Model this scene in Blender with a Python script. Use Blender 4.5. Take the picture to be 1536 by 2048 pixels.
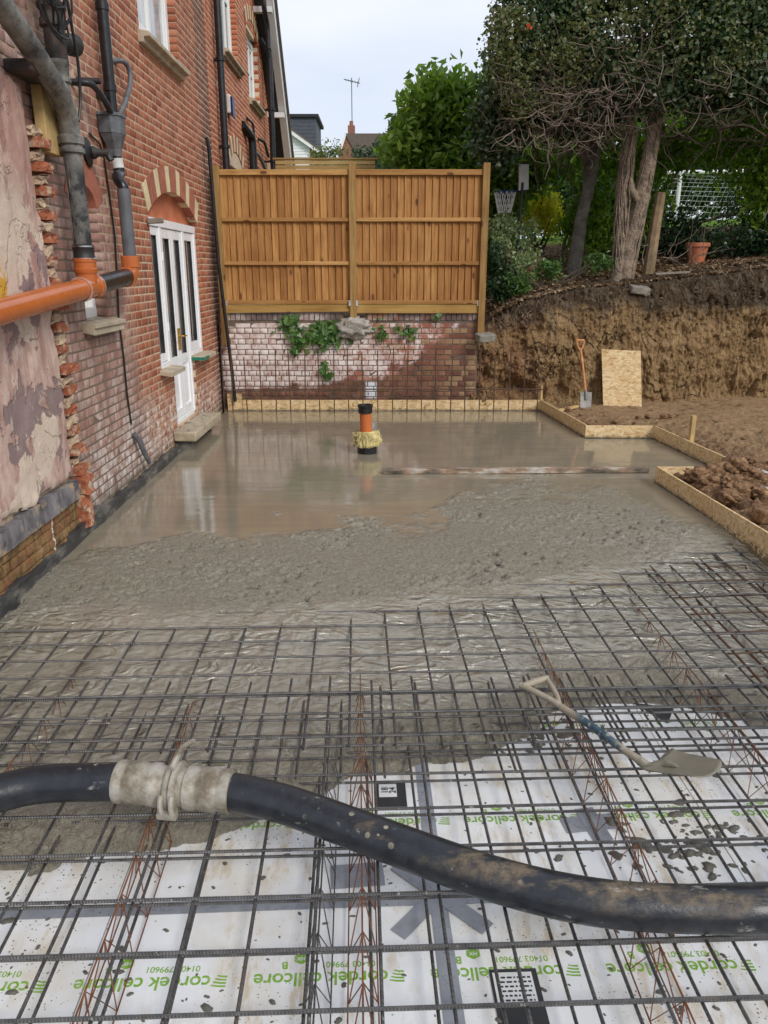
import bpy, bmesh, math, random
import numpy as np
from mathutils import Vector, Matrix

# ------------------------------------------------------------------ camera, sky, sun, exposure
scene = bpy.context.scene
for o in list(bpy.data.objects):
    bpy.data.objects.remove(o)
COL = scene.collection
R = math.radians
CAM = Vector((0, 0, 2.1))
cam_d = bpy.data.cameras.new('camera')
cam_d.sensor_fit = 'VERTICAL'
cam_d.sensor_height = 36.0
cam_d.lens = 1540 / 2048 * 36.0
cam_d.clip_start = 0.05
cam_d.clip_end = 2000
cam = bpy.data.objects.new('camera', cam_d)
COL.objects.link(cam)
cam.location = CAM
cam.rotation_euler = (R(90 - 17.45), 0, 0)
scene.camera = cam

SUN_EL, SUN_AZ = R(37), R(142)     # azimuth measured clockwise from +Y: the light comes from behind the camera, right
world = bpy.data.worlds.new('World')
scene.world = world
world.use_nodes = True
wn = world.node_tree
wn.nodes.clear()
w_out = wn.nodes.new('ShaderNodeOutputWorld')
w_bg = wn.nodes.new('ShaderNodeBackground')
w_sky = wn.nodes.new('ShaderNodeTexSky')
w_sky.sky_type = 'NISHITA'
w_sky.sun_disc = False
w_sky.sun_elevation = SUN_EL
w_sky.sun_rotation = SUN_AZ
w_sky.dust_density = 2.0
w_tc = wn.nodes.new('ShaderNodeTexCoord')
w_map = wn.nodes.new('ShaderNodeMapping')
w_map.inputs['Scale'].default_value = (1.0, 1.0, 2.6)
w_no = wn.nodes.new('ShaderNodeTexNoise')
w_no.inputs['Scale'].default_value = 2.3
w_no.inputs['Detail'].default_value = 7
w_no.inputs['Roughness'].default_value = 0.5
w_no.inputs['Distortion'].default_value = 0.3
w_ramp = wn.nodes.new('ShaderNodeValToRGB')
w_ramp.color_ramp.elements[0].position = 0.34
w_ramp.color_ramp.elements[0].color = (5.2, 5.9, 7.2, 1)
w_ramp.color_ramp.elements[1].position = 0.66
w_ramp.color_ramp.elements[1].color = (7.3, 7.6, 8.1, 1)
w_mix = wn.nodes.new('ShaderNodeMix')
w_mix.data_type = 'RGBA'
w_mix.inputs[0].default_value = 0.9
wn.links.new(w_tc.outputs['Generated'], w_map.inputs['Vector'])
wn.links.new(w_map.outputs[0], w_no.inputs['Vector'])
wn.links.new(w_no.outputs['Fac'], w_ramp.inputs['Fac'])
wn.links.new(w_sky.outputs[0], w_mix.inputs[6])
wn.links.new(w_ramp.outputs[0], w_mix.inputs[7])
wn.links.new(w_mix.outputs[2], w_bg.inputs['Color'])
w_bg.inputs['Strength'].default_value = 0.1
wn.links.new(w_bg.outputs[0], w_out.inputs['Surface'])

sun_d = bpy.data.lights.new('sun', 'SUN')
sun_d.energy = 1.5
sun_d.angle = R(20)
sun_d.color = (1.0, 0.955, 0.89)
sun = bpy.data.objects.new('sun', sun_d)
COL.objects.link(sun)
sdir = Vector((math.sin(SUN_AZ) * math.cos(SUN_EL), math.cos(SUN_AZ) * math.cos(SUN_EL), math.sin(SUN_EL)))
sun.rotation_euler = (-sdir).to_track_quat('-Z', 'Y').to_euler()
sun.location = sdir * 40

scene.view_settings.view_transform = 'Standard'
scene.view_settings.look = 'None'
scene.view_settings.exposure = 0.42
scene.view_settings.gamma = 1.0
scene.view_settings.use_curve_mapping = False
scene.render.resolution_x = 768
scene.render.resolution_y = 1024

random.seed(7)
rng = np.random.default_rng(11)

# ------------------------------------------------------------------ helpers
def tag(o, label=None, cat=None, group=None, kind=None):
    if label: o['label'] = label
    if cat: o['category'] = cat
    if group: o['group'] = group
    if kind: o['kind'] = kind
    return o

def empty(name, loc, label, cat, group=None):
    o = bpy.data.objects.new(name, None)
    COL.objects.link(o)
    o.location = loc
    o.empty_display_size = 0.1
    return tag(o, label, cat, group)

def put(name, me, parent=None):
    o = bpy.data.objects.new(name, me)
    COL.objects.link(o)
    if parent is not None:
        o.parent = parent
        r = parent
        while r.parent is not None:
            r = r.parent
        if r.type == 'EMPTY' and parent == r:
            o.matrix_parent_inverse = Matrix.Translation(-r.location)
    return o

def mesh_np(name, V, F, mat=None, smooth=False):
    """V (n,3) array, F (m,k) array of equal-sized faces"""
    V = np.asarray(V, dtype=np.float32)
    F = np.asarray(F, dtype=np.int32)
    me = bpy.data.meshes.new(name)
    me.vertices.add(len(V))
    me.vertices.foreach_set('co', V.ravel())
    k = F.shape[1]
    me.loops.add(F.size)
    me.loops.foreach_set('vertex_index', F.ravel())
    me.polygons.add(len(F))
    me.polygons.foreach_set('loop_start', np.arange(0, F.size, k, dtype=np.int32))
    me.polygons.foreach_set('loop_total', np.full(len(F), k, dtype=np.int32))
    if smooth:
        me.polygons.foreach_set('use_smooth', np.ones(len(F), dtype=bool))
    me.update(calc_edges=True)
    me.validate()
    if mat: me.materials.append(mat)
    return me

class MB:
    def __init__(s):
        s.v, s.f = [], []
    def add(s, vs, fs):
        b = len(s.v)
        s.v += [tuple(p) for p in vs]
        s.f += [tuple(b + i for i in f) for f in fs]
        return s
    def box(s, x0, x1, y0, y1, z0, z1):
        return s.add([(x0,y0,z0),(x1,y0,z0),(x1,y1,z0),(x0,y1,z0),(x0,y0,z1),(x1,y0,z1),(x1,y1,z1),(x0,y1,z1)],
                     [(0,3,2,1),(4,5,6,7),(0,1,5,4),(1,2,6,5),(2,3,7,6),(3,0,4,7)])
    def obox(s, c, ax, h):
        c = Vector(c); a, b, d = [Vector(q).normalized() for q in ax]
        vs = []
        for k in (-1, 1):
            for (i, j) in ((-1,-1),(1,-1),(1,1),(-1,1)):
                vs.append(c + a*h[0]*i + b*h[1]*j + d*h[2]*k)
        return s.add(vs, [(0,3,2,1),(4,5,6,7),(0,1,5,4),(1,2,6,5),(2,3,7,6),(3,0,4,7)])
    def plank(s, p, q, w, t, up=(0,0,1)):
        """board from p to q, width w along up, thickness t"""
        p, q = Vector(p), Vector(q)
        d = (q-p).normalized(); u = Vector(up); u = (u - d*u.dot(d)).normalized(); n = d.cross(u)
        return s.obox((p+q)/2, (d, n, u), ((q-p).length/2, t/2, w/2))
    def tube(s, pts, r, n=8, cap=True):
        pts = [Vector(p) for p in pts]
        if not hasattr(r, '__len__'): r = [r]*len(pts)
        t0 = (pts[1]-pts[0]).normalized()
        ref = Vector((0,0,1)) if abs(t0.z) < 0.9 else Vector((1,0,0))
        u = t0.cross(ref).normalized()
        rings = []
        vs = []
        for i, p in enumerate(pts):
            if i == 0: t = pts[1]-pts[0]
            elif i == len(pts)-1: t = pts[-1]-pts[-2]
            else: t = (pts[i+1]-pts[i]).normalized() + (pts[i]-pts[i-1]).normalized()
            t = t.normalized()
            u = (u - t*u.dot(t)).normalized()
            w = t.cross(u)
            for k in range(n):
                a = 2*math.pi*k/n
                vs.append(p + (u*math.cos(a) + w*math.sin(a))*r[i])
        fs = []
        for i in range(len(pts)-1):
            for k in range(n):
                k2 = (k+1) % n
                fs.append((i*n+k, i*n+k2, (i+1)*n+k2, (i+1)*n+k))
        if cap:
            fs.append(tuple(reversed(range(n))))
            fs.append(tuple((len(pts)-1)*n+k for k in range(n)))
        return s.add(vs, fs)
    def lathe(s, prof, n=20, c=(0,0,0), axis=(0,0,1)):
        """prof: (radius, height) pairs along the axis from c"""
        ax = Vector(axis).normalized(); c = Vector(c)
        ref = Vector((0,0,1)) if abs(ax.z) < 0.9 else Vector((1,0,0))
        u = ax.cross(ref).normalized(); w = ax.cross(u)
        vs, fs = [], []
        for (r, h) in prof:
            for k in range(n):
                a = 2*math.pi*k/n
                vs.append(c + ax*h + (u*math.cos(a)+w*math.sin(a))*r)
        for i in range(len(prof)-1):
            for k in range(n):
                k2 = (k+1) % n
                fs.append((i*n+k, i*n+k2, (i+1)*n+k2, (i+1)*n+k))
        fs.append(tuple(reversed(range(n))))
        fs.append(tuple((len(prof)-1)*n+k for k in range(n)))
        return s.add(vs, fs)
    def prism(s, pts, d):
        """polygon (3D points) extruded by vector d"""
        n = len(pts); d = Vector(d)
        vs = [Vector(p) for p in pts] + [Vector(p)+d for p in pts]
        fs = [tuple(reversed(range(n))), tuple(range(n, 2*n))]
        for i in range(n):
            j = (i+1) % n
            fs.append((i, j, n+j, n+i))
        return s.add(vs, fs)
    def mesh(s, name, mat, smooth=False, bevel=0, seg=1):
        me = bpy.data.meshes.new(name)
        me.from_pydata(s.v, [], s.f)
        bm = bmesh.new(); bm.from_mesh(me)
        bmesh.ops.recalc_face_normals(bm, faces=bm.faces)
        if bevel:
            bmesh.ops.bevel(bm, geom=[e for e in bm.edges if len(e.link_faces) == 2 and e.calc_face_angle(0) > 0.5],
                            offset=bevel, segments=seg, affect='EDGES', profile=0.5)
        if smooth:
            for f in bm.faces: f.smooth = True
            for e in bm.edges:
                if len(e.link_faces) == 2 and e.calc_face_angle(0) > 0.7: e.smooth = False
        bm.to_mesh(me); bm.free()
        me.materials.append(mat)
        return me
    def build(s, name, mat, parent=None, smooth=False, bevel=0, seg=1):
        return put(name, s.mesh(name, mat, smooth, bevel, seg), parent)

# numpy gradient noise
_perm = rng.permutation(256)
_perm = np.concatenate([_perm, _perm, _perm])
_gr = rng.uniform(0, 2*np.pi, 256); _gx, _gy = np.cos(_gr), np.sin(_gr)
def perlin(x, y):
    xi = np.floor(x).astype(int); yi = np.floor(y).astype(int)
    xf = x-xi; yf = y-yi
    xi &= 255; yi &= 255
    u = xf*xf*xf*(xf*(xf*6-15)+10); v = yf*yf*yf*(yf*(yf*6-15)+10)
    def g(ix, iy, fx, fy):
        h = _perm[_perm[ix & 255] + (iy & 255)]
        return _gx[h]*fx + _gy[h]*fy
    a = g(xi, yi, xf, yf); b = g(xi+1, yi, xf-1, yf)
    c = g(xi, yi+1, xf, yf-1); d = g(xi+1, yi+1, xf-1, yf-1)
    return (a*(1-u)+b*u)*(1-v) + (c*(1-u)+d*u)*v
def fbm(x, y, s=1.0, o=4, g=0.5):
    x = np.asarray(x, float)*s; y = np.asarray(y, float)*s
    t = 0; a = 1.0
    for i in range(o):
        t = t + a*perlin(x+17.3*i, y-9.1*i); x = x*2; y = y*2; a *= g
    return t
def sstep(a, b, x):
    t = np.clip((x-a)/(b-a), 0, 1)
    return t*t*(3-2*t)

# ------------------------------------------------------------------ node materials
class M:
    def __init__(s, name, rough=0.6, spec=0.5, metal=0.0):
        s.m = bpy.data.materials.new(name)
        s.m.use_nodes = True
        s.t = s.m.node_tree
        s.t.nodes.clear()
        s.out = s.t.nodes.new('ShaderNodeOutputMaterial')
        s.b = s.t.nodes.new('ShaderNodeBsdfPrincipled')
        s.t.links.new(s.b.outputs[0], s.out.inputs[0])
        s.b.inputs['Roughness'].default_value = rough
        s.b.inputs['Specular IOR Level'].default_value = spec
        s.b.inputs['Metallic'].default_value = metal
        s.geo = s.t.nodes.new('ShaderNodeNewGeometry')
        s.P = s.geo.outputs['Position']
        s.oi = s.t.nodes.new('ShaderNodeObjectInfo')
    def put(s, sock, val):
        if isinstance(val, bpy.types.NodeSocket): s.t.links.new(val, sock)
        elif isinstance(val, (tuple, list)) and len(val) == 3 and sock.type == 'RGBA': sock.default_value = (*val, 1)
        else: sock.default_value = val
    def map(s, vec, scale=(1,1,1), rot=(0,0,0), loc=(0,0,0)):
        n = s.t.nodes.new('ShaderNodeMapping')
        s.put(n.inputs['Vector'], vec)
        n.inputs['Scale'].default_value = scale; n.inputs['Rotation'].default_value = rot
        s.put(n.inputs['Location'], loc)
        return n.outputs[0]
    def noise(s, scale, detail=4, rough=0.55, vec=None, dist=0.0, col=False):
        n = s.t.nodes.new('ShaderNodeTexNoise')
        s.put(n.inputs['Vector'], vec if vec is not None else s.P)
        n.inputs['Scale'].default_value = scale; n.inputs['Detail'].default_value = detail
        n.inputs['Roughness'].default_value = rough; n.inputs['Distortion'].default_value = dist
        return n.outputs['Color' if col else 'Fac']
    def voro(s, scale, vec=None, feature='F1', out='Distance', rand=1.0):
        n = s.t.nodes.new('ShaderNodeTexVoronoi')
        n.feature = feature
        s.put(n.inputs['Vector'], vec if vec is not None else s.P)
        n.inputs['Scale'].default_value = scale; n.inputs['Randomness'].default_value = rand
        return n.outputs[out]
    def ramp(s, fac, stops, interp='LINEAR'):
        n = s.t.nodes.new('ShaderNodeValToRGB')
        s.put(n.inputs['Fac'], fac)
        cr = n.color_ramp; cr.interpolation = interp
        while len(cr.elements) < len(stops): cr.elements.new(0.5)
        for e, (p, c) in zip(cr.elements, stops):
            e.position = p
            e.color = (c, c, c, 1) if not hasattr(c, '__len__') else (*c, 1)
        return n.outputs[0]
    def mix(s, fac, a, b, mode='MIX'):
        n = s.t.nodes.new('ShaderNodeMix')
        n.data_type = 'RGBA'; n.blend_type = mode
        s.put(n.inputs[0], fac); s.put(n.inputs[6], a); s.put(n.inputs[7], b)
        return n.outputs[2]
    def math(s, op, a, b=0.0, c=None, clamp=False):
        n = s.t.nodes.new('ShaderNodeMath')
        n.operation = op; n.use_clamp = clamp
        s.put(n.inputs[0], a); s.put(n.inputs[1], b)
        if c is not None: s.put(n.inputs[2], c)
        return n.outputs[0]
    def xyz(s, vec=None):
        n = s.t.nodes.new('ShaderNodeSeparateXYZ')
        s.put(n.inputs[0], vec if vec is not None else s.P)
        return n.outputs
    def comb(s, x, y, z):
        n = s.t.nodes.new('ShaderNodeCombineXYZ')
        s.put(n.inputs[0], x); s.put(n.inputs[1], y); s.put(n.inputs[2], z)
        return n.outputs[0]
    def rng(s, v, a, b, c=0.0, d=1.0, smooth=True):
        n = s.t.nodes.new('ShaderNodeMapRange')
        n.interpolation_type = 'SMOOTHSTEP' if smooth else 'LINEAR'
        s.put(n.inputs[0], v); s.put(n.inputs[1], a); s.put(n.inputs[2], b); s.put(n.inputs[3], c); s.put(n.inputs[4], d)
        return n.outputs[0]
    def attr(s, name, out='Fac'):
        n = s.t.nodes.new('ShaderNodeAttribute')
        n.attribute_name = name
        return n.outputs[out]
    def bump(s, h, strength=0.5, dist=0.01, normal=None):
        n = s.t.nodes.new('ShaderNodeBump')
        n.inputs['Strength'].default_value = strength; n.inputs['Distance'].default_value = dist
        s.put(n.inputs['Height'], h)
        if normal is not None: s.put(n.inputs['Normal'], normal)
        return n.outputs[0]
    def set(s, color=None, rough=None, normal=None, metal=None, **kw):
        if color is not None: s.put(s.b.inputs['Base Color'], color)
        if rough is not None: s.put(s.b.inputs['Roughness'], rough)
        if normal is not None: s.put(s.b.inputs['Normal'], normal)
        if metal is not None: s.put(s.b.inputs['Metallic'], metal)
        for k, v in kw.items(): s.put(s.b.inputs[k], v)
        return s.m
    def rand(s):
        """one random number per piece, whether pieces are objects or islands of one mesh"""
        return s.math('FRACT', s.math('ADD', s.oi.outputs['Random'], s.geo.outputs['Random Per Island']))

MAT = {}
def simple(name, col, rough=0.6, var=0.25, scale=8, bump=0.2, bscale=60, metal=0.0, spec=0.5, bdist=0.004):
    m = M(name, rough, spec, metal)
    n = m.noise(scale, 5, 0.6)
    dark = tuple(c*(1-var) for c in col); lite = tuple(min(1, c*(1+var)) for c in col)
    c = m.ramp(n, [(0.3, dark), (0.7, lite)])
    h = m.noise(bscale, 4, 0.6)
    r = m.rng(m.noise(scale*2, 3), 0.3, 0.7, max(0, rough-0.08), min(1, rough+0.1))
    MAT[name] = m.set(c, r, m.bump(h, bump, bdist))
    return MAT[name]
# ------------------------------------------------------------------ materials
def brick_material():
    m = M('house brick', 0.85, 0.3)
    r = m.rand()
    base = m.ramp(r, [(0.0, (0.33, 0.10, 0.055)), (0.25, (0.43, 0.145, 0.075)), (0.6, (0.50, 0.18, 0.095)), (0.85, (0.54, 0.22, 0.13)), (1.0, (0.38, 0.13, 0.08))])
    px, py, pz = m.xyz()
    fine = m.noise(45, 4, 0.7)
    base = m.mix(m.rng(fine, 0.35, 0.75), m.mix(1.0, base, (0.72, 0.72, 0.72), 'MULTIPLY'), base)
    # limewash, salts and grime where the old extension stood against the house
    n = m.noise(1.6, 5, 0.6)
    reach = m.math('ADD', m.math('MULTIPLY', n, 1.7), m.math('MULTIPLY', pz, -0.30))
    edge = m.math('SUBTRACT', m.math('ADD', reach, 7.85), py)
    old = m.rng(edge, -0.25, 0.75)
    streak = m.noise(7, 4, 0.6, m.map(m.P, (1, 1, 0.18)))
    pale = m.mix(m.rng(streak, 0.38, 0.66), (0.30, 0.165, 0.125), (0.58, 0.47, 0.42))
    pale = m.mix(m.rng(m.noise(3.1, 4), 0.42, 0.62), pale, (0.27, 0.18, 0.165))
    pale = m.mix(m.math('MULTIPLY', m.rng(m.voro(11, out='Color'), 0.0, 1.0), 0.35), pale, (0.62, 0.54, 0.47))
    c = m.mix(m.math('MULTIPLY', old, m.rng(r, 0.0, 1.0, 0.55, 0.86)), base, pale)
    # salts rising from the floor
    salt = m.math('MULTIPLY', m.rng(m.math('ADD', pz, m.math('MULTIPLY', m.noise(2.2, 4), -1.1)), -0.2, 0.3, 1.0, 0.0), m.rng(m.noise(9, 5, 0.7), 0.4, 0.62))
    c = m.mix(m.math('MULTIPLY', salt, 0.85), c, (0.70, 0.65, 0.59))
    # damp and algae at the foot, soot trails high up
    foot = m.rng(m.math('ADD', pz, m.math('MULTIPLY', m.noise(5, 4), 0.25)), 0.15, 0.36, 1.0, 0.0)
    c = m.mix(m.math('MULTIPLY', foot, 0.7), c, (0.16, 0.13, 0.08))
    soot = m.math('MULTIPLY', m.rng(m.noise(2.0, 5, 0.6, m.map(m.P, (1, 1.6, 0.25))), 0.54, 0.68), 0.55)
    c = m.mix(soot, c, (0.19, 0.10, 0.08))
    # grimy strip by the garden wall corner
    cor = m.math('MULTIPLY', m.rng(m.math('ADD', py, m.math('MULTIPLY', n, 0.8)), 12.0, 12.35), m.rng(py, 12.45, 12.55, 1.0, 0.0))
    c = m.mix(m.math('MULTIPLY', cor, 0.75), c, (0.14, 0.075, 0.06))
    bm_ = m.bump(m.noise(60, 5, 0.7), 0.55, 0.008)
    return m.set(c, 0.85, bm_)
MAT['brick'] = brick_material()

def mortar_material(name, col, dark):
    m = M(name, 0.95, 0.2)
    px, py, pz = m.xyz()
    n = m.noise(2.3, 5, 0.6)
    c = m.mix(m.rng(n, 0.35, 0.65), col, dark)
    if name == 'house mortar':
        e = m.math('ADD', m.math('MULTIPLY', m.noise(1.6, 5, 0.6), 1.7), m.math('MULTIPLY', pz, -0.55))
        old = m.rng(m.math('SUBTRACT', m.math('ADD', e, 7.9), py), -0.2, 0.5)
        c = m.mix(m.math('MULTIPLY', old, 0.9), c, (0.17, 0.125, 0.10))
    c = m.mix(m.rng(m.noise(60, 3), 0.3, 0.7), c, m.mix(1.0, c, (0.75, 0.75, 0.75), 'MULTIPLY'))
    return m.set(c, 0.95, m.bump(m.noise(120, 3), 0.6, 0.004))
MAT['mortar'] = mortar_material('house mortar', (0.70, 0.53, 0.36), (0.56, 0.40, 0.27))
MAT['mortar_new'] = mortar_material('pale new mortar', (0.78, 0.62, 0.46), (0.70, 0.52, 0.38))
MAT['mortar_wall'] = mortar_material('garden wall mortar', (0.13, 0.10, 0.085), (0.20, 0.15, 0.12))

def new_brick():
    m = M('new orange brick', 0.85, 0.3)
    r = m.rand()
    base = m.ramp(r, [(0.0, (0.42, 0.105, 0.045)), (0.5, (0.50, 0.145, 0.065)), (1.0, (0.56, 0.19, 0.09))])
    return m.set(m.mix(m.rng(m.noise(30, 4), 0.3, 0.8), m.mix(1.0, base, (0.8, 0.8, 0.8), 'MULTIPLY'), base), 0.85, m.bump(m.noise(80, 4), 0.4, 0.005))
MAT['brick_new'] = new_brick()

def garden_brick():
    m = M('old garden wall brick', 0.88, 0.3)
    r = m.rand()
    px, py, pz = m.xyz()
    base = m.ramp(r, [(0.0, (0.24, 0.085, 0.06)), (0.4, (0.34, 0.13, 0.085)), (0.75, (0.40, 0.17, 0.11)), (1.0, (0.34, 0.21, 0.10))])
    n1 = m.noise(2.4, 5, 0.62)
    n2 = m.noise(9, 5, 0.65)
    white = m.mix(m.rng(n2, 0.3, 0.62), (0.52, 0.36, 0.31), (0.84, 0.76, 0.72))
    # flaking whitewash above an old ground line that climbs to the right
    line = m.rng(px, -2.2, 0.1, 0.30, 0.50, smooth=False)
    line2 = m.rng(px, 0.1, 1.45, 0.0, 0.95, smooth=False)
    gl = m.math('ADD', m.math('ADD', line, line2), m.math('MULTIPLY', m.math('SUBTRACT', n1, 0.5), 0.45))
    above = m.rng(m.math('SUBTRACT', pz, gl), -0.03, 0.05)
    flake = m.rng(m.math('ADD', m.noise(3.4, 6, 0.7), m.rng(px, -2.4, 1.4, 0.09, -0.08)), 0.38, 0.54)
    c = m.mix(m.math('MULTIPLY', above, m.math('MULTIPLY', flake, m.rng(r, 0, 1, 0.8, 0.98))), base, white)
    # brown clay left on the part that was buried
    under = m.math('SUBTRACT', 1.0, above)
    clay = m.mix(n2, (0.07, 0.038, 0.025), (0.16, 0.085, 0.052))
    c = m.mix(m.math('MULTIPLY', under, m.rng(m.math('ADD', m.noise(4.5, 5), m.math('MULTIPLY', pz, 0.25)), 0.36, 0.7, 1.0, 0.55)), c, clay)
    yel = m.math('MULTIPLY', m.rng(px, 0.75, 1.1), m.math('MULTIPLY', under, m.rng(r, 0.35, 0.5)))
    c = m.mix(m.math('MULTIPLY', yel, 0.7), c, (0.36, 0.24, 0.13))
    # dark soot on the coping course
    cop = m.rng(m.math('ADD', pz, m.math('MULTIPLY', n2, 0.12)), 1.37, 1.43)
    c = m.mix(m.math('MULTIPLY', cop, m.rng(n1, 0.38, 0.6, 0.4, 0.9)), c, (0.10, 0.075, 0.07))
    # rust run under the middle post
    run = m.math('MULTIPLY', m.rng(m.math('ABSOLUTE', m.math('SUBTRACT', px, 0.02)), 0.0, 0.5, 1.0, 0.0), m.rng(pz, 0.75, 1.2))
    c = m.mix(m.math('MULTIPLY', run, m.rng(m.noise(6, 4), 0.4, 0.6, 0.1, 0.75)), c, (0.34, 0.14, 0.065))
    # paint splash
    sp = m.math('MULTIPLY', m.rng(m.math('ABSOLUTE', m.math('SUBTRACT', px, -0.2)), 0.06, 0.11, 1.0, 0.0), m.rng(m.math('ABSOLUTE', m.math('SUBTRACT', pz, 0.31)), 0.10, 0.16, 1.0, 0.0))
    c = m.mix(m.math('MULTIPLY', sp, m.rng(m.noise(18, 4), 0.36, 0.44)), c, (0.66, 0.68, 0.72))
    return m.set(c, 0.88, m.bump(m.noise(55, 5, 0.7), 0.7, 0.01))
MAT['garden_brick'] = garden_brick()

def plaster_material():
    m = M('stripped old plaster', 0.9, 0.25)
    px, py, pz = m.xyz()
    n = m.noise(1.9, 6, 0.6, dist=0.4)
    n2 = m.noise(7, 6, 0.65, m.map(m.P, (1, 1, 0.35)))
    pink = m.mix(m.rng(n2, 0.32, 0.66), (0.42, 0.245, 0.20), (0.66, 0.49, 0.41))
    mauve = m.mix(n2, (0.22, 0.155, 0.155), (0.36, 0.26, 0.235))
    cream = m.mix(m.noise(14, 4), (0.60, 0.46, 0.35), (0.72, 0.60, 0.49))
    c = m.mix(m.rng(n, 0.50, 0.525), pink, mauve)
    c = m.mix(m.rng(m.noise(1.3, 6, 0.6, m.map(m.P, (1, 1, 1), (0, 0, 0), (5, 3, 1)), 0.3), 0.55, 0.565), c, cream)
    red = m.mix(n2, (0.33, 0.135, 0.10), (0.48, 0.28, 0.22))
    c = m.mix(m.math('MULTIPLY', m.rng(pz, 2.45, 2.75), 0.55), c, red)
    c = m.mix(m.math('MULTIPLY', m.rng(m.noise(12, 6, 0.75, m.map(m.P, (1, 1, 0.12))), 0.54, 0.7), 0.5), c, (0.20, 0.12, 0.10))
    c = m.mix(m.math('MULTIPLY', m.rng(m.noise(11, 4, 0.7, m.map(m.P, (1, 1, 0.3))), 0.58, 0.66), 0.5), c, (0.72, 0.62, 0.55))
    yel = m.math('MULTIPLY', m.rng(m.noise(5, 4), 0.5, 0.58), m.math('MULTIPLY', m.rng(py, 5.25, 5.45, 1.0, 0.0), m.math('MULTIPLY', m.rng(pz, 1.75, 1.9), m.rng(pz, 2.05, 2.2, 1.0, 0.0))))
    c = m.mix(yel, c, (0.62, 0.36, 0.05))
    crack = m.rng(m.voro(3.2, m.map(m.noise(2.5, 3, col=True), (0.8, 0.8, 0.8)), 'DISTANCE_TO_EDGE'), 0.0, 0.012, 1.0, 0.0)
    crack = m.math('MULTIPLY', crack, m.rng(m.noise(1.1, 2), 0.55, 0.65))
    dark_spot = m.math('MULTIPLY', m.rng(m.voro(16), 0.05, 0.12, 1.0, 0.0), m.rng(m.noise(3), 0.5, 0.6))
    c = m.mix(m.math('MULTIPLY', m.math('MAXIMUM', crack, dark_spot), 0.75), c, (0.08, 0.05, 0.04))
    h = m.math('ADD', m.math('MULTIPLY', m.rng(n, 0.50, 0.525), -1.2), m.math('ADD', m.noise(24, 6, 0.7), m.math('MULTIPLY', m.math('MAXIMUM', crack, dark_spot), -1.4)))
    return m.set(c, 0.9, m.bump(h, 0.7, 0.012))
MAT['plaster'] = plaster_material()

def plinth_material():
    m = M('damp yellow stock brick', 0.8, 0.3)
    n = m.noise(9, 6, 0.7, m.map(m.P, (1, 1, 0.45)))
    c = m.ramp(n, [(0.28, (0.035, 0.028, 0.018)), (0.42, (0.16, 0.10, 0.045)), (0.56, (0.34, 0.20, 0.085)), (0.75, (0.46, 0.32, 0.17))])
    c = m.mix(m.rng(m.noise(3, 4), 0.5, 0.65), c, (0.30, 0.13, 0.06))
    py = m.xyz()[1]
    drip = m.math('MULTIPLY', m.rng(m.math('ABSOLUTE', m.math('SUBTRACT', py, m.math('ADD', 5.46, m.math('MULTIPLY', m.noise(6, 3), 0.06)))), 0.008, 0.022, 1.0, 0.0), m.rng(m.noise(22, 3), 0.4, 0.5))
    c = m.mix(drip, c, (0.75, 0.70, 0.6))
    return m.set(c, 0.8, m.bump(m.noise(30, 6, 0.75), 0.9, 0.02))
MAT['plinth'] = plinth_material()
def slate_block():
    m = M('blue engineering brick', 0.8, 0.35)
    n = m.noise(7, 6, 0.7, m.map(m.P, (1, 1, 0.6)))
    c = m.ramp(n, [(0.3, (0.05, 0.045, 0.045)), (0.5, (0.20, 0.185, 0.19)), (0.7, (0.32, 0.30, 0.30))])
    c = m.mix(m.rng(m.noise(4.5, 5, 0.65), 0.52, 0.62), c, (0.42, 0.32, 0.21))
    return m.set(c, 0.8, m.bump(m.noise(30, 6, 0.7), 0.8, 0.014))
MAT['slate_block'] = slate_block()
simple('rubble_mortar', (0.50, 0.37, 0.25), 0.95, 0.3, 12, 0.9, 40, bdist=0.02)
def broken_brick():
    m = M('broken brick', 0.92, 0.25)
    n = m.noise(16, 6, 0.7)
    c = m.ramp(n, [(0.3, (0.22, 0.06, 0.035)), (0.5, (0.40, 0.13, 0.065)), (0.65, (0.45, 0.17, 0.09))])
    c = m.mix(m.rng(m.noise(9, 5, 0.6), 0.48, 0.62), c, (0.50, 0.37, 0.26))
    return m.set(c, 0.92, m.bump(m.noise(50, 5, 0.7), 0.9, 0.012))
MAT['broken_brick'] = broken_brick()
simple('upvc', (0.86, 0.87, 0.88), 0.3, 0.012, 2, 0.0, 20)
simple('painted_wood', (0.82, 0.82, 0.80), 0.4, 0.02, 3, 0.02, 60)
simple('sandstone', (0.40, 0.335, 0.235), 0.85, 0.3, 9, 0.5, 60, bdist=0.006)
simple('sill_stone', (0.44, 0.37, 0.27), 0.85, 0.3, 6, 0.4, 60, bdist=0.005)
simple('cream_stone', (0.66, 0.55, 0.33), 0.8, 0.16, 7, 0.3, 70)
simple('red_rubber_brick', (0.37, 0.125, 0.075), 0.8, 0.2, 10, 0.3, 70)
simple('terracotta_panel', (0.47, 0.145, 0.065), 0.75, 0.25, 5, 0.3, 50)
simple('brass', (0.66, 0.43, 0.10), 0.28, 0.15, 8, 0.05, 40, metal=1.0)
simple('green_plastic', (0.01, 0.16, 0.09), 0.4, 0.2, 8, 0.1, 40)
simple('black_plastic', (0.012, 0.012, 0.014), 0.32, 0.3, 6, 0.06, 60)
simple('black_iron', (0.018, 0.018, 0.02), 0.45, 0.4, 9, 0.25, 60)
simple('orange_plastic', (0.50, 0.135, 0.034), 0.20, 0.1, 4, 0.04, 60)
simple('grey_plastic', (0.115, 0.12, 0.13), 0.5, 0.22, 8, 0.1, 60)
simple('lead', (0.115, 0.12, 0.13), 0.5, 0.4, 14, 0.3, 40, bdist=0.006)
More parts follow.
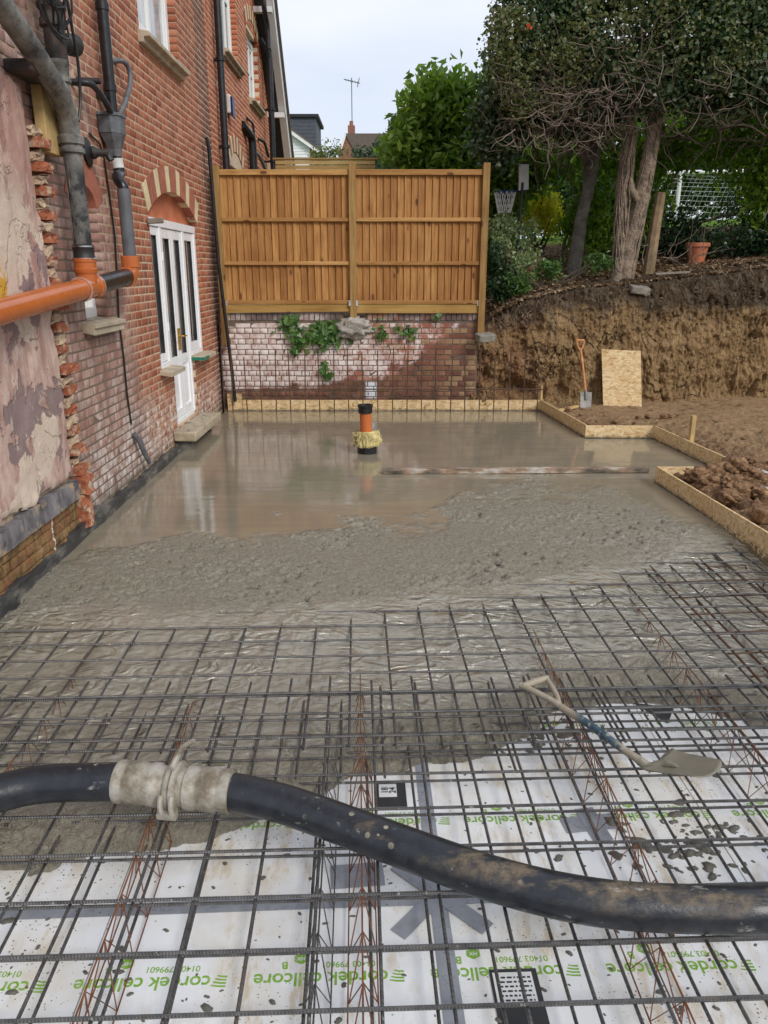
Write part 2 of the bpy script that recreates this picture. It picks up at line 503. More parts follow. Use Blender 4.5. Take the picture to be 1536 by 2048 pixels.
simple('white_plastic', (0.62, 0.62, 0.60), 0.5, 0.15, 9, 0.1, 60)
simple('rubber', (0.02, 0.02, 0.021), 0.5, 0.3, 9, 0.1, 60)
simple('steel_clip', (0.5, 0.5, 0.5), 0.35, 0.2, 9, 0.1, 60, metal=1.0)
simple('galvanised', (0.62, 0.64, 0.66), 0.45, 0.15, 9, 0.1, 60, metal=0.7)
simple('cable', (0.012, 0.012, 0.012), 0.5, 0.2, 9, 0.05, 60)
def dpm():
    m = M('cement smeared membrane', 0.5, 0.4)
    n = m.noise(5, 6, 0.7, m.map(m.P, (1, 0.6, 1.6)))
    c = m.ramp(n, [(0.3, (0.02, 0.022, 0.025)), (0.5, (0.06, 0.06, 0.06)), (0.62, (0.17, 0.155, 0.125)), (0.8, (0.28, 0.255, 0.20))])
    return m.set(c, m.rng(n, 0.4, 0.65, 0.35, 0.8), m.bump(m.noise(18, 5, 0.7), 0.7, 0.02))
MAT['dpm'] = dpm()
simple('raw_timber', (0.52, 0.36, 0.15), 0.75, 0.25, 7, 0.3, 50)
simple('weathered_board', (0.24, 0.20, 0.16), 0.85, 0.3, 9, 0.4, 50)
simple('wool', (0.72, 0.60, 0.27), 0.95, 0.2, 22, 0.9, 60, bdist=0.02)
simple('spade_wood', (0.55, 0.24, 0.09), 0.6, 0.25, 14, 0.2, 50)
simple('steel_dull', (0.24, 0.23, 0.21), 0.5, 0.3, 14, 0.3, 50, metal=0.5)
simple('aluminium', (0.76, 0.77, 0.78), 0.4, 0.1, 9, 0.1, 60, metal=0.4)
simple('footing', (0.40, 0.365, 0.315), 0.92, 0.35, 9, 1.0, 30, bdist=0.03)
simple('wall_stone', (0.27, 0.245, 0.20), 0.9, 0.3, 9, 0.8, 30, bdist=0.02)
simple('pot', (0.46, 0.15, 0.07), 0.8, 0.2, 9, 0.3, 50)
simple('bark_pale', (0.27, 0.205, 0.15), 0.9, 0.5, 7, 1.0, 22, bdist=0.04)
simple('bark_grey', (0.17, 0.155, 0.125), 0.9, 0.45, 7, 1.0, 22, bdist=0.03)
simple('twig', (0.235, 0.185, 0.14), 0.9, 0.4, 9, 0.4, 40)
simple('twig_dark', (0.085, 0.065, 0.045), 0.9, 0.4, 9, 0.4, 40)
simple('root', (0.21, 0.145, 0.095), 0.9, 0.4, 9, 0.4, 40)
simple('post_weathered', (0.26, 0.18, 0.10), 0.9, 0.35, 9, 0.5, 40)
simple('paint_white', (0.8, 0.8, 0.8), 0.45, 0.05, 6, 0.05, 40)
simple('roof_tile', (0.14, 0.105, 0.09), 0.9, 0.3, 12, 0.4, 30)
simple('slate_cladding', (0.075, 0.085, 0.105), 0.7, 0.2, 6, 0.2, 30)
simple('far_brick', (0.27, 0.115, 0.08), 0.9, 0.25, 9, 0.3, 30)
simple('pointing_red', (0.36, 0.16, 0.11), 0.9, 0.3, 8, 0.4, 40)
simple('flint_grey', (0.24, 0.215, 0.18), 0.9, 0.3, 8, 0.5, 30)
simple('near_black', (0.02, 0.02, 0.022), 0.7, 0.2, 6, 0.1, 30)
simple('net_cord', (0.8, 0.8, 0.8), 0.7, 0.05, 6, 0.05, 40)
simple('lawn', (0.14, 0.27, 0.035), 0.95, 0.3, 16, 0.8, 60, bdist=0.03)
simple('cladding_white', (0.78, 0.79, 0.80), 0.5, 0.05, 5, 0.1, 30)
simple('tape', (0.27, 0.28, 0.31), 0.32, 0.18, 10, 0.35, 25, bdist=0.004)
simple('label_black', (0.03, 0.03, 0.032), 0.5, 0.3, 8, 0.1, 40)
simple('label_white', (0.75, 0.75, 0.74), 0.6, 0.08, 8, 0.05, 40)
simple('ink', (0.03, 0.03, 0.03), 0.6, 0.1, 8, 0.0, 40)

def flat(name, col, rough=0.5):
    m = M(name, rough, 0.4)
    MAT[name] = m.set(col)
def print_green():
    m = M('green print', 0.55, 0.4)
    c = m.mix(m.rng(m.noise(30, 5, 0.7), 0.42, 0.68), (0.20, 0.42, 0.03), (0.36, 0.50, 0.17))
    return m.set(c)
MAT['print_green'] = print_green()

def glass():
    m = M('window glass', 0.04, 0.5)
    n = m.noise(2.0, 3, 0.5)
    c = m.ramp(n, [(0.35, (0.035, 0.033, 0.032)), (0.65, (0.12, 0.105, 0.09))])
    return m.set(c, 0.05, **{'Specular IOR Level': 0.8})
MAT['glass'] = glass()
def glass_pale():
    m = M('pale window glass', 0.06, 0.5)
    c = m.ramp(m.noise(3.0, 3, 0.5), [(0.35, (0.34, 0.36, 0.37)), (0.65, (0.58, 0.60, 0.60))])  # pale colour stands in for reflected sky as well as a white blind
    return m.set(c, 0.06, **{'Specular IOR Level': 0.8})
MAT['glass_pale'] = glass_pale()

def iron_pipe():
    m = M('flaking cast iron', 0.7, 0.4)
    n = m.noise(6, 6, 0.65)
    n2 = m.noise(20, 5, 0.7, m.map(m.P, (1, 1, 0.3)))
    c = m.ramp(n, [(0.3, (0.035, 0.033, 0.032)), (0.45, (0.16, 0.155, 0.14)), (0.62, (0.29, 0.275, 0.24)), (0.8, (0.42, 0.38, 0.30))])
    c = m.mix(m.rng(n2, 0.55, 0.68), c, (0.055, 0.045, 0.04))
    pz = m.xyz()[2]
    run = m.noise(26, 3, 0.6, m.map(m.P, (1, 1, 0.06)))
    low = m.rng(pz, 2.75, 2.95, 1.0, 0.0)
    c = m.mix(m.math('MULTIPLY', low, m.rng(n, 0.4, 0.55)), c, (0.028, 0.028, 0.03))
    c = m.mix(m.math('MULTIPLY', m.rng(run, 0.58, 0.63), m.math('MULTIPLY', low, 0.9)), c, (0.62, 0.60, 0.55))
    return m.set(c, 0.65, m.bump(m.noise(30, 6, 0.7), 0.6, 0.01))
MAT['iron_pipe'] = iron_pipe()
def iron_dark():
    m = M('sooty cast iron', 0.55, 0.4)
    n = m.noise(8, 6, 0.65)
    c = m.ramp(n, [(0.3, (0.012, 0.012, 0.013)), (0.52, (0.05, 0.042, 0.038)), (0.7, (0.16, 0.085, 0.055)), (0.85, (0.22, 0.18, 0.15))])
    return m.set(c, 0.55, m.bump(m.noise(30, 6, 0.7), 0.6, 0.01))
MAT['iron_dark'] = iron_dark()

def timber(name, cols, knots=True, vert=True, wet=0.0):
    m = M(name, 0.7, 0.35)
    r = m.rand()
    off = m.comb(m.math('MULTIPLY', r, 7.3), m.math('MULTIPLY', r, 3.1), m.math('MULTIPLY', r, 11.7))
    P = m.map(m.P, (1, 1, 1), (0, 0, 0), off)
    sc = (1, 1, 0.06) if vert else (0.06, 1, 1)
    g = m.noise(38, 5, 0.6, m.map(P, sc), 0.6)
    c = m.ramp(g, [(0.3, cols[0]), (0.5, cols[1]), (0.72, cols[2])])
    c = m.mix(m.rng(r, 0, 1, 0.0, 1.0, smooth=False), c, m.mix(1.0, c, (0.66, 0.58, 0.48), 'MULTIPLY'))
    c = m.mix(m.math('MULTIPLY', m.rng(m.noise(1.3, 3), 0.46, 0.66), 0.45), c, m.mix(1.0, c, (0.62, 0.50, 0.38), 'MULTIPLY'))
    if knots:
        k = m.voro(6.0, m.map(P, (1.0, 0.3, 0.42) if vert else (0.42, 0.3, 1.0)))
        kk = m.rng(k, 0.10, 0.155, 1.0, 0.0)
        ring = m.rng(k, 0.14, 0.30, 1.0, 0.0)
        c = m.mix(m.math('MULTIPLY', ring, 0.45), c, cols[0])
        c = m.mix(m.math('MULTIPLY', kk, 0.85), c, (0.085, 0.03, 0.012))
    return m.set(c, 0.7, m.bump(g, 0.35, 0.004))
MAT['fence_board'] = timber('fence board', [(0.30, 0.125, 0.032), (0.455, 0.222, 0.066), (0.56, 0.31, 0.11)])
MAT['fence_rail'] = timber('fence rail', [(0.38, 0.18, 0.05), (0.52, 0.29, 0.10), (0.62, 0.38, 0.15)], vert=False)
MAT['fence_post'] = timber('fence post', [(0.28, 0.16, 0.05), (0.40, 0.245, 0.085), (0.48, 0.32, 0.13)])
MAT['gravel_board'] = timber('gravel board', [(0.40, 0.24, 0.06), (0.53, 0.345, 0.11), (0.6, 0.41, 0.15)], vert=False)
MAT['slat'] = timber('pale slat', [(0.48, 0.33, 0.13), (0.58, 0.42, 0.18), (0.66, 0.50, 0.25)], knots=False, vert=False)

def osb(name, splash):
    m = M(name, 0.75, 0.3)
    cols = []
    P = m.P
    px, py, pz = m.xyz()
    cell = None
    w = m.noise(3, 2, 0.5, col=True)
    layers = []
    for i, rot in enumerate(((0.3, 0.5, 0.4), (1.2, 0.2, 1.9), (0.7, 1.4, 2.8), (2.1, 0.9, 0.2))):
        v = m.map(P, (11, 52, 40), rot, (i*3.7, i*1.3, i*2.2))
        layers.append(m.voro(1.0, v, 'F1', 'Color'))
    def val(c):
        return m.math('MULTIPLY', m.xyz(c)[0], 1.0)
    sel = m.noise(13, 2, 0.5)
    a = m.mix(m.rng(sel, 0.48, 0.52), layers[0], layers[1])
    b = m.mix(m.rng(m.noise(17, 2, 0.5), 0.48, 0.52), layers[2], layers[3])
    k = val(m.mix(m.rng(m.noise(11, 2), 0.47, 0.53), a, b))
    c = m.ramp(k, [(0.0, (0.48, 0.29, 0.12)), (0.2, (0.62, 0.42, 0.20)), (0.6, (0.72, 0.53, 0.29)), (1.0, (0.80, 0.64, 0.39))])
    c = m.mix(m.math('MULTIPLY', m.rng(m.noise(2.5, 4), 0.5, 0.7), 0.25), c, (0.52, 0.31, 0.12))
    rough = 0.75
    if splash:
        sp = m.math('ADD', m.math('MULTIPLY', m.noise(30, 5, 0.7), 0.8), m.math('MULTIPLY', pz, -1.8))
        dots = m.rng(sp, 0.36, 0.41)
        fleck = m.math('MULTIPLY', m.rng(m.voro(60), 0.14, 0.22, 1.0, 0.0), m.rng(m.noise(7), 0.48, 0.6))
        low = m.rng(m.math('ADD', pz, m.math('MULTIPLY', m.noise(11, 4), -0.05)), -0.03, 0.012, 1.0, 0.0)
        wetd = m.math('MAXIMUM', m.math('MULTIPLY', m.math('MAXIMUM', dots, fleck), 0.75), m.math('MULTIPLY', low, m.rng(py, 6.0, 6.8)))
        c = m.mix(wetd, c, (0.085, 0.075, 0.055))
    return m.set(c, rough, m.bump(k, 0.3, 0.003))
MAT['osb'] = osb('strand board', True)
MAT['osb_clean'] = osb('clean strand board', False)

def wet_concrete():
    m = M('wet concrete', 0.2, 0.5)
    rg = m.attr('rough')
    n = m.noise(1.5, 5, 0.55)
    n2 = m.noise(30, 6, 0.7)
    stre = m.noise(3.0, 4, 0.6, m.map(m.P, (0.35, 3.0, 1)))
    smooth_c = m.mix(m.rng(n, 0.35, 0.65), (0.30, 0.255, 0.18), (0.25, 0.218, 0.16))
    smooth_c = m.mix(m.rng(stre, 0.35, 0.7, 0.0, 0.5), smooth_c, (0.20, 0.178, 0.135))
    sl = m.attr('slurry')
    rough_c = m.mix(m.rng(n2, 0.32, 0.7), (0.245, 0.215, 0.155), (0.37, 0.33, 0.25))
    dark_spot = m.rng(m.voro(75), 0.10, 0.2, 1.0, 0.0)  # dark of small holes and stones painted as colour spots, no relief
    rough_c = m.mix(m.math('MULTIPLY', dark_spot, m.rng(m.noise(8, 4), 0.50, 0.62, 0.0, 0.8)), rough_c, (0.10, 0.09, 0.07))
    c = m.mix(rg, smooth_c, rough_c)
    c = m.mix(m.math('MULTIPLY', sl, 0.85), c, m.mix(m.noise(9, 5, 0.6, dist=1.5), (0.20, 0.18, 0.13), (0.35, 0.315, 0.24)))
    rr = m.mix(rg, m.rng(stre, 0.3, 0.7, 0.05, 0.10), m.rng(m.noise(10, 5, 0.7), 0.38, 0.62, 0.16, 0.45))
    rr = m.mix(sl, rr, (0.06,)*3)
    trow = m.noise(10, 4, 0.6, m.map(m.P, (0.13, 1.6, 1)), 0.5)
    b1 = m.bump(trow, 0.05, 0.012)
    rgs = m.math('MULTIPLY', rg, m.math('SUBTRACT', 1.0, m.math('MULTIPLY', sl, 0.8)))
    hh = m.math('ADD', m.math('MULTIPLY', m.noise(85, 4, 0.7), rgs), m.math('MULTIPLY', m.math('MULTIPLY', m.noise(34, 4, 0.6, dist=1.2), rgs), 1.4))
    hh = m.math('ADD', hh, m.math('MULTIPLY', m.math('MULTIPLY', m.noise(7.5, 1.5, 0.45, m.map(m.P, (0.8, 1.6, 1), (0, 0, 0.5)), 1.6), m.math('MULTIPLY', sl, m.rng(m.noise(1.9, 4, 0.6), 0.34, 0.60, 0.4, 1.0))), 3.1))
    b2 = m.bump(hh, 1.0, 0.017, b1)
    m.put(m.b.inputs['Coat Weight'], m.math('MULTIPLY', sl, 0.8))
    m.b.inputs['Coat IOR'].default_value = 1.7
    m.b.inputs['Coat Roughness'].default_value = 0.05
    m.put(m.b.inputs['Coat Normal'], b2)
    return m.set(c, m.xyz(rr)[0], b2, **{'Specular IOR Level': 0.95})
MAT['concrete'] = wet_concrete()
simple('concrete_blob', (0.13, 0.12, 0.095), 0.35, 0.3, 20, 0.9, 60, bdist=0.01)

def void_board():
    m = M('white void former board', 0.45, 0.4)
    n = m.noise(2.6, 6, 0.65)
    st = m.noise(9, 5, 0.7, m.map(m.P, (1.6, 0.5, 1), (0, 0, 0.5)))
    c = m.mix(m.rng(n, 0.42, 0.66), (0.84, 0.845, 0.85), (0.76, 0.73, 0.67))
    dirt = m.math('MULTIPLY', m.rng(st, 0.46, 0.66), m.rng(m.noise(1.9, 4), 0.42, 0.58))
    c = m.mix(m.math('MULTIPLY', dirt, 0.65), c, (0.55, 0.41, 0.22))
    # concrete spatter, thick in some places
    def spots(sc, lo, hi, amount):
        v = m.voro(sc, m.map(m.mix(0.06, m.P, m.noise(6, 3, col=True)), (1, 1, 1)))
        k = m.voro(sc, m.map(m.mix(0.06, m.P, m.noise(6, 3, col=True)), (1, 1, 1)), 'F1', 'Color')
        sz = m.rng(m.xyz(k)[1], 0.3, 1.0, 0.0, hi, smooth=False)
        on = m.math('LESS_THAN', v, m.math('MULTIPLY', sz, m.rng(m.noise(1.3, 3), 0.38, 0.66, 0.25, amount)))
        return on
    s = m.math('MAXIMUM', spots(34, 0, 0.20, 1.0), spots(85, 0, 0.30, 1.1))
    c = m.mix(m.math('MULTIPLY', s, 0.85), c, (0.10, 0.088, 0.07))
    return m.set(c, 0.42, m.bump(m.math('ADD', m.math('MULTIPLY', m.noise(40, 4), 0.3), s), 0.35, 0.004))
MAT['void_board'] = void_board()

def rebar_material():
    m = M('wet reinforcing steel', 0.4, 0.5, 0.6)
    n = m.noise(14, 5, 0.65)
    c = m.ramp(n, [(0.3, (0.065, 0.062, 0.06)), (0.6, (0.15, 0.143, 0.137)), (0.8, (0.18, 0.12, 0.08))])
    c = m.mix(m.rng(m.noise(23, 4, 0.7), 0.62, 0.70), c, (0.33, 0.31, 0.26))
    # transverse ribs
    rib = m.math('SINE', m.math('MULTIPLY', m.math('ADD', m.xyz()[0], m.math('MULTIPLY', m.xyz()[1], 0.6)), 560.0))
    return m.set(c, 0.38, m.bump(rib, 0.45, 0.0025))
MAT['rebar'] = rebar_material()
simple('rebar_rusty', (0.10, 0.055, 0.035), 0.75, 0.4, 20, 0.4, 80, metal=0.2)
simple('wire_rusty', (0.16, 0.06, 0.028), 0.75, 0.45, 16, 0.3, 80)

def hose_rubber():
    m = M('muddy black hose', 0.45, 0.5)
    n = m.noise(5, 6, 0.65, m.map(m.P, (0.6, 1.5, 1.5)))
    px, py, pz = m.xyz()
    c = m.ramp(m.noise(18, 5, 0.7), [(0.3, (0.008, 0.009, 0.012)), (0.7, (0.024, 0.027, 0.034))])
    top = m.rng(pz, 0.04, 0.12)
    mud = m.math('MULTIPLY', m.rng(m.math('ADD', n, m.rng(px, -0.5, 0.8, -0.12, 0.06)), 0.49, 0.62), top)
    c = m.mix(m.math('MULTIPLY', mud, m.rng(m.noise(22, 5, 0.75), 0.34, 0.62, 0.15, 0.75)), c, (0.23, 0.17, 0.105))
    blob = m.math('MULTIPLY', m.rng(m.voro(17), 0.2, 0.23, 1.0, 0.0), m.math('MULTIPLY', m.rng(m.noise(4.2, 4), 0.56, 0.62), top))
    c = m.mix(blob, c, (0.33, 0.29, 0.22))
    pale = m.rng(m.noise(9, 6, 0.75, m.map(m.P, (1, 2.2, 2.2), (0, 0, 0), (3, 1, 8))), 0.60, 0.70)
    c = m.mix(m.math('MULTIPLY', pale, 0.6), c, (0.42, 0.40, 0.36))
    r = m.mix(m.math('MAXIMUM', mud, blob), (0.34,)*3, (0.8,)*3)
    return m.set(c, m.xyz(r)[0], m.bump(m.math('ADD', m.noise(40, 4), m.math('MULTIPLY', m.math('MAXIMUM', mud, blob), 0.8)), 0.3, 0.006))
MAT['hose'] = hose_rubber()
def coupling_metal():
    m = M('cement caked aluminium', 0.6, 0.4, 0.2)
    n = m.noise(9, 6, 0.65)
    c = m.ramp(n, [(0.28, (0.09, 0.07, 0.045)), (0.42, (0.22, 0.185, 0.135)), (0.56, (0.38, 0.345, 0.28)), (0.68, (0.46, 0.44, 0.40)), (0.8, (0.62, 0.61, 0.58))])
    return m.set(c, m.rng(n, 0.45, 0.7, 0.75, 0.35), m.bump(m.noise(45, 5, 0.7), 0.6, 0.006))
MAT['coupling'] = coupling_metal()
def shovel_shaft():
    m = M('worn painted ash shaft', 0.55, 0.4)
    n = m.noise(16, 5, 0.7, m.map(m.P, (1, 1, 1)))
    px = m.xyz()[0]
    wood = m.mix(n, (0.20, 0.16, 0.115), (0.46, 0.40, 0.30))
    blue = m.mix(m.rng(n, 0.35, 0.7), (0.025, 0.06, 0.085), (0.09, 0.14, 0.16))
    band = m.math('MULTIPLY', m.rng(px, 0.925, 0.96), m.rng(m.math('ADD', px, m.math('MULTIPLY', n, 0.06)), 1.09, 1.12, 1.0, 0.0))
    c = m.mix(band, wood, blue)
    c = m.mix(m.math('MULTIPLY', m.rng(m.noise(35, 4), 0.58, 0.68), 0.7), c, (0.42, 0.39, 0.33))
    return m.set(c, 0.55, m.bump(n, 0.3, 0.003))
MAT['shaft'] = shovel_shaft()
simple('shovel_blade', (0.245, 0.225, 0.17), 0.42, 0.14, 9, 0.25, 30, metal=0.1)

def clay_bank():
    m = M('cut clay bank', 0.9, 0.25)
    px, py, pz = m.xyz()
    n = m.noise(2.0, 6, 0.62)
    v = m.noise(9, 6, 0.68, m.map(m.P, (1.1, 1, 0.26)), 0.3)
    c = m.ramp(v, [(0.28, (0.17, 0.095, 0.042)), (0.42, (0.32, 0.20, 0.092)), (0.60, (0.43, 0.285, 0.14)), (0.8, (0.52, 0.37, 0.205))])
    red = m.math('MULTIPLY', m.rng(px, 1.4, 3.2, 1.0, 0.1), m.rng(n, 0.38, 0.6))
    c = m.mix(m.math('MULTIPLY', red, 0.75), c, m.mix(v, (0.13, 0.045, 0.024), (0.33, 0.14, 0.07)))
    wob = m.mix(0.12, m.P, m.noise(5, 4, col=True))
    crack = m.rng(m.voro(2.9, m.map(wob, (1.5, 1, 0.7)), 'DISTANCE_TO_EDGE'), 0.0, 0.035, 1.0, 0.0)
    crack2 = m.rng(m.voro(8.0, m.map(wob, (1.2, 1, 0.9)), 'DISTANCE_TO_EDGE'), 0.0, 0.06, 1.0, 0.0)
    c = m.mix(m.math('MULTIPLY', m.math('MULTIPLY', crack, m.rng(m.noise(1.6, 3), 0.50, 0.62)), 0.8), c, (0.06, 0.034, 0.018))
    c = m.mix(m.math('MULTIPLY', crack2, m.rng(m.noise(2.3, 3), 0.45, 0.65, 0.0, 0.3)), c, (0.07, 0.038, 0.02))
    # humus at the top
    topn = m.rng(m.math('ADD', pz, m.math('ADD', m.math('MULTIPLY', m.math('SUBTRACT', n, 0.5), 0.9), m.math('MULTIPLY', m.rng(px, 1.5, 3.2, 0.25, 0.0), 1.0))), 1.36, 1.62)
    dark = m.mix(m.noise(25, 5, 0.7), (0.026, 0.018, 0.012), (0.115, 0.075, 0.045))
    c = m.mix(m.math('MULTIPLY', topn, 0.92), c, dark)
    mid = m.math('MULTIPLY', m.rng(m.noise(6, 5), 0.5, 0.62), m.rng(pz, 0.9, 1.5))
    c = m.mix(m.math('MULTIPLY', mid, 0.4), c, (0.24, 0.20, 0.14))
    h = m.math('ADD', v, m.math('ADD', m.math('MULTIPLY', m.noise(26, 5, 0.7), 0.6), m.math('ADD', m.math('MULTIPLY', m.math('MULTIPLY', crack, m.rng(m.noise(1.6, 3), 0.50, 0.62)), -0.8), m.math('MULTIPLY', crack2, -0.15))))
    return m.set(c, 0.9, m.bump(h, 1.0, 0.09))
MAT['clay_bank'] = clay_bank()
def mud_floor():
    m = M('churned clay floor', 0.85, 0.3)
    px, py, pz = m.xyz()
    n = m.noise(3.0, 6, 0.65)
    n2 = m.noise(16, 6, 0.7)
    flat_c = m.mix(m.rng(n2, 0.3, 0.7), (0.33, 0.20, 0.10), (0.47, 0.31, 0.17))
    churn = m.ramp(n2, [(0.3, (0.08, 0.045, 0.025)), (0.48, (0.24, 0.13, 0.065)), (0.70, (0.44, 0.28, 0.155))])
    far = m.rng(m.math('ADD', m.math('MULTIPLY', n, 2.2), m.math('ADD', m.math('MULTIPLY', py, 0.55), px)), 9.4, 10.8)
    c = m.mix(far, churn, flat_c)
    c = m.mix(m.math('MULTIPLY', m.rng(m.noise(7, 5), 0.55, 0.68), 0.6), c, (0.07, 0.04, 0.022))
    return m.set(c, m.rng(n, 0.35, 0.6, 0.55, 0.9), m.bump(m.math('ADD', n2, m.noise(50, 5, 0.7)), 1.0, 0.04))
MAT['mud'] = mud_floor()
def clod_mat():
    m = M('clay clod', 0.75, 0.35)
    n = m.noise(22, 6, 0.7)
    c = m.ramp(n, [(0.3, (0.075, 0.04, 0.02)), (0.5, (0.24, 0.13, 0.062)), (0.68, (0.42, 0.26, 0.14)), (0.85, (0.52, 0.37, 0.24))])
    return m.set(c, 0.7, m.bump(m.noise(40, 5, 0.7), 0.9, 0.02))
MAT['clod'] = clod_mat()
def woodland_floor():
    m = M('leaf mould', 0.95, 0.2)
    n = m.noise(14, 6, 0.7)
    c = m.ramp(n, [(0.3, (0.03, 0.02, 0.012)), (0.5, (0.085, 0.055, 0.032)), (0.7, (0.20, 0.13, 0.075)), (0.85, (0.30, 0.21, 0.135))])
    g = m.math('MULTIPLY', m.rng(m.xyz()[1], 17.5, 19.5), 1.0)
    c = m.mix(g, c, m.mix(n, (0.10, 0.20, 0.03), (0.20, 0.33, 0.05)))
    return m.set(c, 0.95, m.bump(n, 0.9, 0.04))
MAT['woodland'] = woodland_floor()

def leaf(name, cols, trans=0.35, rough=0.45, spec=0.4):
    m = M(name, rough, spec)
    r = m.geo.outputs['Random Per Island']
    c = m.ramp(r, [(i/(len(cols)-1), k) for i, k in enumerate(cols)])
    m.set(c, rough)
    tr = m.t.nodes.new('ShaderNodeBsdfTranslucent')
    m.put(tr.inputs['Color'], m.mix(1.0, c, (1.25, 1.35, 0.7), 'MULTIPLY'))
    mx = m.t.nodes.new('ShaderNodeMixShader')
    mx.inputs[0].default_value = trans
    m.t.links.new(m.b.outputs[0], mx.inputs[1])
    m.t.links.new(tr.outputs[0], mx.inputs[2])
    m.t.links.new(mx.outputs[0], m.out.inputs[0])
    MAT[name] = m.m
leaf('leaf_ivy', [(0.022, 0.050, 0.022), (0.042, 0.085, 0.036), (0.075, 0.125, 0.055), (0.15, 0.20, 0.11), (0.065, 0.095, 0.04)], 0.25, 0.28)
leaf('leaf_ivy_flower', [(0.05, 0.08, 0.025), (0.12, 0.15, 0.045), (0.20, 0.20, 0.08), (0.10, 0.09, 0.04)], 0.3)
leaf('leaf_laurel', [(0.09, 0.18, 0.02), (0.15, 0.28, 0.03), (0.26, 0.38, 0.05), (0.12, 0.22, 0.025)], 0.6)
leaf('leaf_magnolia', [(0.10, 0.20, 0.03), (0.18, 0.31, 0.045), (0.29, 0.42, 0.08), (0.13, 0.24, 0.04)], 0.5)
leaf('leaf_dark', [(0.012, 0.032, 0.012), (0.022, 0.055, 0.018), (0.045, 0.085, 0.028)], 0.25, 0.35)
leaf('leaf_yellow', [(0.62, 0.58, 0.04), (0.72, 0.64, 0.07), (0.46, 0.50, 0.04)], 0.5)
leaf('leaf_pale', [(0.16, 0.25, 0.09), (0.30, 0.38, 0.18), (0.46, 0.50, 0.32), (0.14, 0.23, 0.08)], 0.4)
leaf('leaf_conifer', [(0.02, 0.05, 0.022), (0.04, 0.08, 0.03), (0.06, 0.10, 0.045)], 0.15)
leaf('leaf_far', [(0.07, 0.12, 0.035), (0.12, 0.17, 0.06), (0.18, 0.20, 0.07), (0.22, 0.20, 0.09)], 0.3)
leaf('leaf_litter', [(0.13, 0.075, 0.04), (0.22, 0.13, 0.07), (0.34, 0.22, 0.13), (0.42, 0.31, 0.21), (0.09, 0.05, 0.03)], 0.1, 0.8)
leaf('berry', [(0.5, 0.03, 0.01), (0.6, 0.08, 0.02)], 0.0)
leaf('leaf_wallivy', [(0.035, 0.10, 0.018), (0.075, 0.175, 0.03), (0.14, 0.25, 0.06), (0.02, 0.06, 0.015)], 0.3, 0.4)
# ------------------------------------------------------------------ brickwork
def brick_rects(u0, u1, z0, z1, ch, L, j, openings, u1f=None, jit=0.0, bond='flemish'):
    out = []
    Lh = (L - j)/2 + j/2
    nz = int(math.floor((z1-z0)/ch))
    for k in range(nz):
        za, zb = z0 + k*ch + j/2, z0 + (k+1)*ch - j/2
        end = u1 if u1f is None else min(u1, u1f((za+zb)/2))
        u = u0 - (0 if k % 2 == 0 else (L+Lh)/2) - (random.random()*0.05 if jit else 0)
        i = 0
        while u < end:
            if bond == 'flemish': w = L if i % 2 == 0 else Lh
            else: w = L if k % 2 == 0 else Lh
            a, b = u + j/2, u + w - j/2
            u += w; i += 1
            full = True
            if a < u0: a = u0; full = False
            if b > end: b = end; full = False
            segs = [(a, b)]
            for (oa, ob, pa, pb) in openings:
                if pb <= za or pa >= zb: continue
                ns = []
                for (s0, s1) in segs:
                    if ob <= s0 or oa >= s1: ns.append((s0, s1)); continue
                    full = False
                    if s0 < oa: ns.append((s0, oa))
                    if s1 > ob: ns.append((ob, s1))
                segs = ns
            for (s0, s1) in segs:
                if s1 - s0 > 0.015: out.append((s0, s1, za, zb, full and len(segs) == 1, w))
    return out

def brick_mesh(name, w, h, d, mat, c=0.004, wob=0.0):
    """front face at y=0, body runs back to y=d; centred in x and z"""
    W, H = w/2, h/2
    jx = lambda: random.uniform(-wob, wob)
    back = [(-W, d, -H), (W, d, -H), (W, d, H), (-W, d, H)]
    side = [(-W, c, -H), (W, c, -H), (W, c, H), (-W, c, H)]
    fr = [(-W+c+abs(jx()), jx()*0.6, -H+c+abs(jx())), (W-c-abs(jx()), jx()*0.6, -H+c+abs(jx())), (W-c-abs(jx()), jx()*0.6, H-c-abs(jx())), (-W+c+abs(jx()), jx()*0.6, H-c-abs(jx()))]
    b = MB()
    fs = [(8, 9, 10, 11)]
    for i in range(4):
        k = (i+1) % 4
        fs.append((4+i, 4+k, 8+k, 8+i)); fs.append((i, k, 4+k, 4+i))
    b.add(back+side+fr, fs)
    return b.mesh(name, mat)

